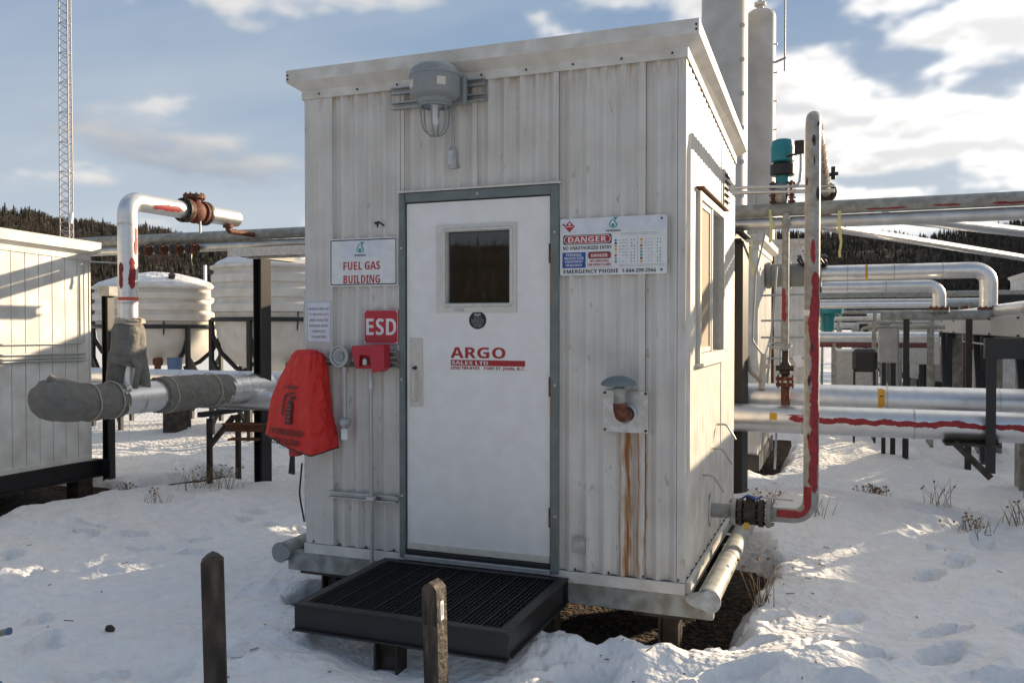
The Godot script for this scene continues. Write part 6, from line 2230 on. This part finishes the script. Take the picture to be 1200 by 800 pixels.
func far_yard() -> void:
	var mb: MB
	# shed behind the main building
	var s := plain_shed("shed", "white shed close behind the building with a large grey pipe", -3.0, -0.215, -8.35, -6.3, 2.86)
	mb = MB.new()
	mb.box(Vector3(-0.205, 1.7, -8.33), Vector3(0.05, 2.5, 0.05))
	put(s, "red_corner", mb, M["rust"])
	plain_shed("shed", "second white shed seen past the first one's red corner", -1.6, 0.16, -15.0, -12.2, 3.35)
	plain_shed("shed", "unseen white shed added behind the main building to shade the left wall", -5.0, -3.4, -8.6, -6.4, 2.75)  # added out of sight, sized to shade the side building's lower wall
	# header pipe out of the shed, two silver branches
	var o := thing("header_pipe", "thick dark grey header pipe leaving the white shed", "pipe", Vector3(0.1, 2.4, -7.3))
	mb = MB.new()
	mb.cyl(Vector3(-0.25, 2.56, -7.3), Vector3(0.47, 2.56, -7.3), 0.155, -1.0, 26)
	put(o, "pipe", mb, M["vessel_grey"])
	for x in [-0.17, 0.08, 0.46]:
		mb = MB.new()
		mb.cyl(Vector3(x - 0.03, 2.56, -7.3), Vector3(x + 0.03, 2.56, -7.3), 0.175 if x < 0.4 else 0.165, -1.0, 26)
		put(o, "collar", mb, M["vessel_grey"])
	var m2 := thing("silver_branch", "upper silver branch pipe bending down behind the tray", "pipe", Vector3(1.5, 2.5, -7.3), 0.0, "silver branch pipes")
	mb = MB.new()
	mb.tube(round_corners([Vector3(0.47, 2.575, -7.3), Vector3(2.42, 2.575, -7.3), Vector3(2.42, 2.12, -7.3)], 0.16, 10), 0.1, 22)
	put(m2, "jacket", mb, M["silver"])
	bands(m2, Vector3(0.5, 2.575, -7.3), Vector3(2.2, 2.575, -7.3), 0.1, 0.55, M["silver_dull"])
	mb = MB.new()
	mb.cyl(Vector3(1.02, 2.575, -7.3), Vector3(1.05, 2.575, -7.3), 0.1035, -1.0, 22, false)
	put(m2, "tape_mark", mb, M["yellow_tape"])
	m2 = thing("silver_branch", "lower silver branch pipe bending down sooner", "pipe", Vector3(1.2, 2.3, -7.15), 0.0, "silver branch pipes")
	mb = MB.new()
	mb.tube(round_corners([Vector3(0.5, 2.385, -7.12), Vector3(1.86, 2.385, -7.12), Vector3(1.86, 2.12, -7.12)], 0.13, 10), 0.077, 22)
	put(m2, "jacket", mb, M["silver"])
	bands(m2, Vector3(0.5, 2.385, -7.12), Vector3(1.7, 2.385, -7.12), 0.077, 0.45, M["silver_dull"])
	var mf := thing("manifold", "grey manifold pipe under the two silver branches", "pipe", Vector3(2.0, 0.0, -7.2))
	mb = MB.new()
	mb.cyl(Vector3(1.2, 2.02, -7.2), Vector3(2.9, 2.02, -7.2), 0.06, -1.0, 16)
	put(mf, "header", mb, M["pipe_grey"])
	for q in [[1.86, -7.12], [2.42, -7.3]]:
		flange(mf, Vector3(q[0], 2.1, q[1]), Vector3.UP, 0.12, 0.03, M["rust_valve"])
		flange(mf, Vector3(q[0], 2.07, q[1]), Vector3.UP, 0.12, 0.025, M["pipe_grey"])
	for x in [1.5, 2.2]:
		mb = MB.new()
		mb.box(Vector3(x, 0.95, -7.2), Vector3(0.07, 2.1, 0.07))
		put(mf, "post", mb, M["black_steel"])
	# scaffold bars and ladder in front of the sheds
	var l := thing("tube_frame", "thin tube frame leaning between shed and drop pipe", "frame", Vector3(0.0, 0.2, -6.0))
	for q in [[Vector3(-0.14, 0.2, -5.9), Vector3(0.02, 2.6, -6.1)], [Vector3(0.02, 0.2, -5.9), Vector3(0.1, 2.3, -6.1)]]:
		mb = MB.new()
		mb.cyl(q[0], q[1], 0.013, -1.0, 7)
		put(l, "tube", mb, M["conduit"])
	for y in [2.25, 1.95, 1.75, 1.5]:
		mb = MB.new()
		mb.cyl(Vector3(-0.15, y, -6.0), Vector3(0.45, y + 0.01, -5.95), 0.012, -1.0, 7)
		put(l, "rung", mb, M["conduit"])
	# white warning card on the line
	var w := thing("hanging_card", "white card with red print hanging near the riser", "card", Vector3(0.32, 2.6, -5.9))
	mb = MB.new()
	mb.box(Vector3(0.345, 2.69, -5.9), Vector3(0.06, 0.24, 0.004), 0.0, Basis(Vector3(0, 0, 1), 0.35))
	put(w, "card", mb, M["sign_white"])
	for k in 5:
		mb = MB.new()
		mb.box(Vector3(0.325 + 0.017 * k, 2.755 - 0.035 * k, -5.896), Vector3(0.025, 0.014, 0.002), 0.0, Basis(Vector3(0, 0, 1), 0.35))
		put(w, "print_mark", mb, M["sign_red"])
	mb = MB.new()
	mb.cyl(Vector3(0.30, 2.79, -5.9), Vector3(0.27, 3.0, -5.55), 0.004, -1.0, 5)
	put(w, "string", mb, M["rope"])
	var bn := thing("tangled_hoses", "dark tangle of hoses on top of the grey header", "hose", Vector3(0.36, 2.6, -7.2))
	for k in 5:
		mb = MB.new()
		var pts := []
		for j in 10: pts.append(Vector3(0.2 + 0.04 * j, 2.74 + 0.07 * sin(j * 0.9 + k), -7.2 + 0.08 * cos(j * 1.1 + k * 2)))
		mb.tube(pts, 0.016, 7)
		put(bn, "hose", mb, M["black_steel"])

	# teal pump further back
	var t := thing("teal_pump", "small teal mushroom-topped pump beyond the riser", "pump", Vector3(0.42, 0, -14.5))
	mb = MB.new()
	mb.lathe([Vector2(0.12, 0.0), Vector2(0.14, 0.05), Vector2(0.14, 0.3), Vector2(0.17, 0.36), Vector2(0.30, 0.40), Vector2(0.32, 0.5), Vector2(0.22, 0.56), Vector2(0, 0.58)], 18, Transform3D(Basis(), Vector3(0.42, 1.75, -14.5)), true)
	put(t, "housing", mb, M["teal"])
	for k in 4:
		mb = MB.new()
		mb.bar(Vector3(0.42 + 0.16 * cos(k * 1.57 + 0.7), 0.0, -14.5 + 0.16 * sin(k * 1.57 + 0.7)), Vector3(0.42 + 0.14 * cos(k * 1.57 + 0.7), 1.8, -14.5 + 0.14 * sin(k * 1.57 + 0.7)), 0.04, 0.04)
		put(t, "leg", mb, M["conduit"])
	# dark tank and bits seen under the tray
	var dk := thing("dark_tote", "dark box tote on legs standing beyond the silver mains", "tank", Vector3(1.15, 0, -9.2))
	mb = MB.new()
	mb.box(Vector3(1.05, 1.38, -9.2), Vector3(0.34, 0.34, 0.5), 0.05)
	put(dk, "body", mb, M["black_steel"])
	for q in [[-0.14, -0.2], [0.14, -0.2], [-0.14, 0.2], [0.14, 0.2]]:
		mb = MB.new()
		mb.box(Vector3(1.05 + q[0], 0.6, -9.2 + q[1]), Vector3(0.03, 1.24, 0.03))
		put(dk, "leg", mb, M["black_steel"])
	# long low pipes crossing behind
	var lows := [[1.70, -11.0, 0.09, "silver", "lowest silver pipe crossing behind the riser"], [2.05, -16.0, 0.05, "silver_dull", "thin dull pipe crossing at handrail height"], [2.22, -17.5, 0.045, "pipe_grey", "thin grey pipe above the crossing handrail"], [2.42, -19.0, 0.07, "pipe_grey", "grey crossing pipe under the silver branches"], [2.6, -24.0, 0.12, "silver_dull", "distant dull silver pipe crossing the yard"], [1.55, -12.5, 0.06, "red_pipe", "faded red-brown pipe crossing low in the yard"], [2.95, -27.0, 0.1, "pipe_grey", "distant grey pipe high across the yard"], [1.9, -21.0, 0.08, "silver_dull", "distant low silver pipe crossing the yard"], [2.2, -9.7, 0.045, "silver", "slim silver pipe close under the silver branches"], [2.03, -10.3, 0.06, "silver", "silver pipe second below the silver branches"], [1.87, -10.0, 0.035, "pipe_grey", "thin grey pipe above the lowest silver one"]]
	for q in lows:
		var p := thing("crossing_pipe", q[4], "pipe", Vector3(6, q[0], q[1]), 0.0, "pipes crossing the far yard")
		mb = MB.new()
		mb.cyl(Vector3((1.1 if q[1] < -9.9 and q[1] > -10.5 else 0.3) if q[1] > -13 else -0.5, q[0], q[1]), Vector3(2.2 if q[1] > -13 else 16.0, q[0], q[1]), q[2], -1.0, 14)
		put(p, "pipe", mb, M[q[3]])
		for k in (2 if q[1] > -13 else 5):
			mb = MB.new()
			var xx: float = (1.2 if q[1] > -10.5 else 0.6) + k * (0.8 if q[1] > -13 else 3.3)
			mb.box(Vector3(xx, q[0] / 2 - 0.1, q[1]), Vector3(0.05, q[0] - 0.02, 0.05))
			put(p, "post", mb, M["pipe_grey"])
	# equipment in the far yard
	rng.seed = 1234
	var kinds := ["skid_unit", "control_box", "small_vessel"]
	var words := [
		["galvanised equipment skid", "black equipment skid", "pale grey equipment skid", "dull silver equipment skid"],
		["grey control box on legs", "white control box on legs", "black control box on legs", "tan control box on legs"],
		["squat silver vessel", "squat grey vessel", "squat rusty vessel", "squat white vessel"]]
	var mats := [["galv", "black_steel", "beam_pale", "silver_dull"], ["pipe_grey", "sign_white", "black_steel", "beam_grey"], ["silver_dull", "pipe_grey", "rust_valve", "tank"]]
	var where := ["before the crossing pipes", "beyond the tray", "far beyond the tray", "at the yard's far side", "beside the distant pipes", "near the wooded slope"]
	var i := 0
	for row in 6:
		for c in 4:
			var z := -13.5 - row * 5.5 - rng.randf() * 2.0
			var ratio := 0.405 + 0.05 * c + rng.randf() * 0.03
			# keep to the strip seen between riser and picture edge
			var dz := 4.67 - z
			var x := 0.817 + dz * tan(atan(ratio) - 0.3719)
			var k := (row + c) % 3
			var v := (row * 2 + c) % 4
			var o2 := thing(kinds[k], "%s standing %s" % [words[k][v], where[row]], ["skid", "box", "vessel"][k], Vector3(x, 0, z), 0.0, "equipment in the far yard")
			if k == 0:
				mb = MB.new()
				mb.box(Vector3(x, 0.35, z), Vector3(1.6, 0.25, 1.2), 0.01)
				put(o2, "base", mb, M["black_rust"])
				mb = MB.new()
				mb.box(Vector3(x - 0.3, 0.95, z), Vector3(0.8, 0.95, 0.8), 0.03)
				put(o2, "cabinet", mb, M[mats[k][v]])
				mb = MB.new()
				mb.cyl(Vector3(x + 0.4, 0.4, z), Vector3(x + 0.4, 1.7 + 0.3 * rng.randf(), z), 0.14, -1.0, 14)
				mb.cyl(Vector3(x + 0.4, 1.2, z), Vector3(x - 0.1, 1.2, z), 0.07, -1.0, 10)
				put(o2, "scrubber", mb, M["silver_dull"])
				for j in 3:
					mb = MB.new()
					mb.tube(round_corners([Vector3(x + 0.15 * j - 0.2, 1.4, z + 0.2), Vector3(x + 0.15 * j - 0.2, 1.85 + 0.1 * j, z + 0.2), Vector3(x + 0.7, 1.85 + 0.1 * j, z + 0.2)], 0.08), 0.03, 8)
					put(o2, "line", mb, M["pipe_grey"])
			elif k == 1:
				for j in 2:
					mb = MB.new()
					mb.box(Vector3(x - 0.2 + 0.4 * j, 0.6, z), Vector3(0.07, 1.3, 0.07))
					put(o2, "leg", mb, M["black_steel"])
				mb = MB.new()
				mb.box(Vector3(x, 1.55, z), Vector3(0.75, 0.7 + 0.2 * rng.randf(), 0.35), 0.02)
				put(o2, "cabinet", mb, M[mats[k][v]])
				mb = MB.new()
				mb.box(Vector3(x, 1.97, z), Vector3(0.85, 0.05, 0.45), 0.01)
				put(o2, "rain_hood", mb, M["galv"])
			else:
				mb = MB.new()
				mb.lathe([Vector2(0, 0.5), Vector2(0.3, 0.55), Vector2(0.42, 0.7), Vector2(0.45, 0.9), Vector2(0.45, 1.6), Vector2(0.4, 1.8), Vector2(0.25, 1.93), Vector2(0, 1.97)], 20, Transform3D(Basis(), Vector3(x, 0, z)))
				put(o2, "shell", mb, M[mats[k][v]])
				for j in 4:
					mb = MB.new()
					mb.box(Vector3(x + 0.35 * cos(j * 1.571), 0.3, z + 0.35 * sin(j * 1.571)), Vector3(0.07, 0.8, 0.07))
					put(o2, "leg", mb, M["black_steel"])
				mb = MB.new()
				mb.cyl(Vector3(x, 1.9, z), Vector3(x, 2.3, z), 0.07, -1.0, 10)
				put(o2, "nozzle", mb, M["rust_valve"])
			i += 1
	# horizontal vessel at the right edge
	var hv := thing("horizontal_vessel", "dark blue-grey horizontal vessel at the picture's right edge", "vessel", Vector3(6.6, 0, -12.5))
	mb = MB.new()
	var bs := Basis(Vector3.FORWARD, PI / 2)
	mb.lathe([Vector2(0, 0), Vector2(0.2, 0.03), Vector2(0.36, 0.14), Vector2(0.42, 0.28), Vector2(0.42, 3.4), Vector2(0.36, 3.54), Vector2(0, 3.66)], 26, Transform3D(bs, Vector3(4.15, 2.62, -12.0)))
	put(hv, "shell", mb, M["vessel_blue"])
	for x in [4.8, 7.0]:
		mb = MB.new()
		mb.box(Vector3(x, 1.1, -12.0), Vector3(0.2, 2.4, 0.6), 0.01)
		put(hv, "saddle", mb, M["pipe_grey"])
	var bb := thing("black_cabinet", "black cabinet standing just above the tray line", "cabinet", Vector3(3.6, 0, -13.6))
	mb = MB.new()
	mb.box(Vector3(3.62, 2.32, -13.6), Vector3(0.56, 0.3, 0.5), 0.02)
	put(bb, "body", mb, M["black_steel"])
	for x in [3.4, 3.84]:
		mb = MB.new()
		mb.box(Vector3(x, 1.0, -13.6), Vector3(0.07, 2.35, 0.07))
		put(bb, "leg", mb, M["black_steel"])
	var gs := plain_shed("shed", "distant pale shed between hill and silver pipes", 6.6, 10.0, -33.0, -29.0, 3.6)
	var gp := thing("guide_stake", "thin red stake standing in snow beyond the mains", "stake", Vector3(3.2, 0.05, -10.0))
	mb = MB.new()
	mb.bar(Vector3(3.36, 0.0, -8.6), Vector3(3.42, 0.95, -8.6), 0.035, 0.02)
	put(gp, "stake", mb, M["orange_tape"])
	# left: buckets and a far framed gate between the tanks
	var bu := thing("blue_bucket", "pale blue plastic bucket beside the tank stand", "bucket", Vector3(-9.5, 0.9, -7.4))
	mb = MB.new()
	mb.cyl(Vector3(-10.05, 1.02, -7.1), Vector3(-10.05, 1.34, -7.1), 0.11, 0.13, 16)
	put(bu, "pail", mb, M["plastic_blue"])
	mb = MB.new()
	mb.box(Vector3(-10.05, 0.45, -7.1), Vector3(0.3, 1.1, 0.3), 0.02)
	put(bu, "crate", mb, M["black_rust"])
	var fr := thing("white_frame", "thin white open frame far behind between the two tanks", "frame", Vector3(-16, 0, -13))
	for q in [[Vector3(-15.4, 0, -13.6), Vector3(-15.4, 2.95, -13.6)], [Vector3(-14.75, 0, -13.85), Vector3(-14.75, 2.95, -13.85)], [Vector3(-15.4, 2.92, -13.6), Vector3(-14.75, 2.92, -13.85)], [Vector3(-15.1, 2.9, -13.7), Vector3(-15.1, 3.5, -13.7)]]:
		mb = MB.new()
		mb.bar(q[0], q[1], 0.06, 0.06)
		put(fr, "bar", mb, M["sign_white"])


# neighbours added unseen outside the picture, only to cast shade into it
func shade_sheds() -> void:
	plain_shed("added_shade_shed", "long low white shed added unseen beyond the right edge for its shade", 7.2, 10.5, -24.0, -11.6, 2.6, "added shade sheds beyond the right edge")
	plain_shed("added_shade_shed", "middle white shed added unseen beyond the right edge for its shade", 7.2, 10.0, -11.0, -9.75, 2.75, "added shade sheds beyond the right edge")
	plain_shed("added_shade_shed", "nearest white shed added unseen beyond the right edge for its shade", 7.2, 10.5, -9.2, -2.0, 2.85, "added shade sheds beyond the right edge")


func tuft(label: String, x: float, z: float, h: float, n: int, spread: float, sd: int) -> void:
	rng.seed = sd
	var y := maxf(snow_height(x, z), -0.1) - 0.02
	var o := thing("dry_weed", label, "weed", Vector3(x, y, z), 0.0, "dry weeds in the snow")
	var mb := MB.new()
	for k in n:
		var a := rng.randf() * TAU
		var p := Vector3(x + rng.randfn() * spread * 0.4, y, z + rng.randfn() * spread * 0.4)
		var L := h * rng.randf_range(0.45, 1.0)
		var e := p + Vector3(cos(a) * L * 0.45, L, sin(a) * L * 0.45)
		var mid := p.lerp(e, 0.55) + Vector3(0, L * 0.08, 0)
		mb.tube([p, mid, e], [0.0028, 0.002, 0.0008], 4, false)
		if rng.randf() < 0.4:
			var e2 := mid + Vector3(rng.randf_range(-0.1, 0.1), 0.09, rng.randf_range(-0.1, 0.1)) * h * 3.0
			mb.tube([mid, e2], [0.0018, 0.0008], 4, false)
			mb.box(e2, Vector3(0.012, 0.018, 0.012), 0.0, Basis(Vector3(1, 1, 0).normalized(), a))
	put(o, "stems", mb, M["dry_grass"]).set_meta("kind", "stuff")


func weeds() -> void:
	tuft("tall dry weed beside the trench right of the building", 0.36, -0.62, 0.34, 14, 0.07, 1)
	tuft("dry grass clump at the trench edge under the skid corner", 0.02, 0.16, 0.2, 40, 0.12, 2)
	tuft("small dry weeds under the mains behind the building corner", 0.15, -3.15, 0.18, 22, 0.2, 3)
	tuft("dark dry grass clump on the snow under the silver mains", 1.05, -4.6, 0.14, 60, 0.16, 4)
	tuft("thin dry weeds beside the foot of the riser", 0.62, -2.9, 0.2, 12, 0.15, 5)
	tuft("upright dry weed in open snow right of the riser", 1.55, -3.7, 0.26, 14, 0.12, 6)
	tuft("dry grass patch on the snow at the right", 1.75, -3.1, 0.16, 30, 0.2, 7)
	tuft("dry weed low at the picture's right edge", 2.15, -3.4, 0.26, 24, 0.14, 8)
	tuft("dry weeds before the left wrapped pipe's stand", -5.6, -3.0, 0.34, 26, 0.22, 9)
	tuft("dry bushy weed left of the black post", -6.2, -3.3, 0.3, 30, 0.2, 10)
	tuft("dry grass tuft at the end of the left skid beam", -6.95, -2.95, 0.22, 36, 0.12, 11)
	tuft("dry grass on the bare ditch near the black post", -6.6, -4.0, 0.18, 50, 0.25, 12)
	tuft("sparse dry grass below the ribbon on the wrapped pipe", -5.9, -2.3, 0.2, 18, 0.16, 13)


func litter() -> void:
	rng.seed = 77
	var mb := MB.new()
	for k in 230:
		var x := rng.randf_range(-6.5, 2.8)
		var z := rng.randf_range(-5.0, 1.9)
		if k < 110:
			x = rng.randf_range(-0.7, 0.75)
			z = rng.randf_range(-2.6, 0.6)
		if x > -2.5 and x < 0.0 and z > -2.3 and z < 0.0: continue
		var y := snow_height(x, z)
		if y < -0.1: continue
		var a := rng.randf() * TAU
		var L := rng.randf_range(0.006, 0.022) if k % 4 else rng.randf_range(0.03, 0.07)
		mb.bar(Vector3(x, y + 0.003, z), Vector3(x + cos(a) * L, y + 0.006, z + sin(a) * L), 0.004, 0.004)
	var o := put(self, "litter", mb, M["rust"])
	tag(o, "bits of straw and bark scattered over the snow", "litter", "", "stuff")


# ---------------------------------------------------------------- scene
func _ready() -> void:
	var cam := Camera3D.new()
	cam.name = "camera"
	cam.fov = 43.21
	cam.near = 0.05
	cam.far = 4000.0
	add_child(cam)
	cam.position = Vector3(0.817, 1.886, 4.673)
	cam.rotation = Vector3(deg_to_rad(-1.021), deg_to_rad(21.31), 0)
	cam.current = true
	var env := Environment.new()
	env.background_mode = Environment.BG_SKY
	var sky := Sky.new()
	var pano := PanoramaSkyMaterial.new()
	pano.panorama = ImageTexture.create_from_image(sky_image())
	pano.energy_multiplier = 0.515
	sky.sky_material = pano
	env.sky = sky
	env.tonemap_mode = Environment.TONE_MAPPER_LINEAR
	env.tonemap_exposure = 1.74
	env.sdfgi_enabled = true
	env.ssao_enabled = true
	env.ssil_enabled = true
	var we := WorldEnvironment.new()
	we.name = "world"
	we.environment = env
	add_child(we)
	var sun := DirectionalLight3D.new()
	sun.name = "sun"
	sun.light_energy = 1.6
	sun.light_color = Color(1.0, 0.90, 0.76)
	sun.light_angular_distance = 0.55
	sun.shadow_enabled = true
	add_child(sun)
	sun.look_at_from_position(Vector3.ZERO, -SUN, Vector3.UP)

	materials()
	mat("panel_white", Color(0.72, 0.71, 0.68), 0.45, 0.0, M["fascia"].albedo_texture, 0.5)
	mat("beam_pale", Color(0.42, 0.42, 0.4), 0.55, 0.0, M["fascia"].albedo_texture, 1.0)
	mat("red_pipe", Color(0.16, 0.05, 0.045), 0.6)
	mat("vessel_blue", Color(0.1, 0.12, 0.15), 0.5)
	ground()
	hills()
	main_building()
	left_building()
	far_yard()
	towers()
	mast()
	shade_sheds()
	pipe_rack()
	tray_line()
	riser_pipe()
	left_pipes()
	leg_tank("nearer smaller white leg tank with snow on its lid", Vector3(-11.13, 2.12, -7.85), 1.1, 1.56, 3)
	leg_tank("larger white leg tank half hidden by the black post", Vector3(-8.36, 2.30, -7.85), 1.17, 1.95, 4)
	front_fittings()
	signs()
	extinguisher_cover()
	step_platform()
	marker_posts()
	weeds()
	litter()
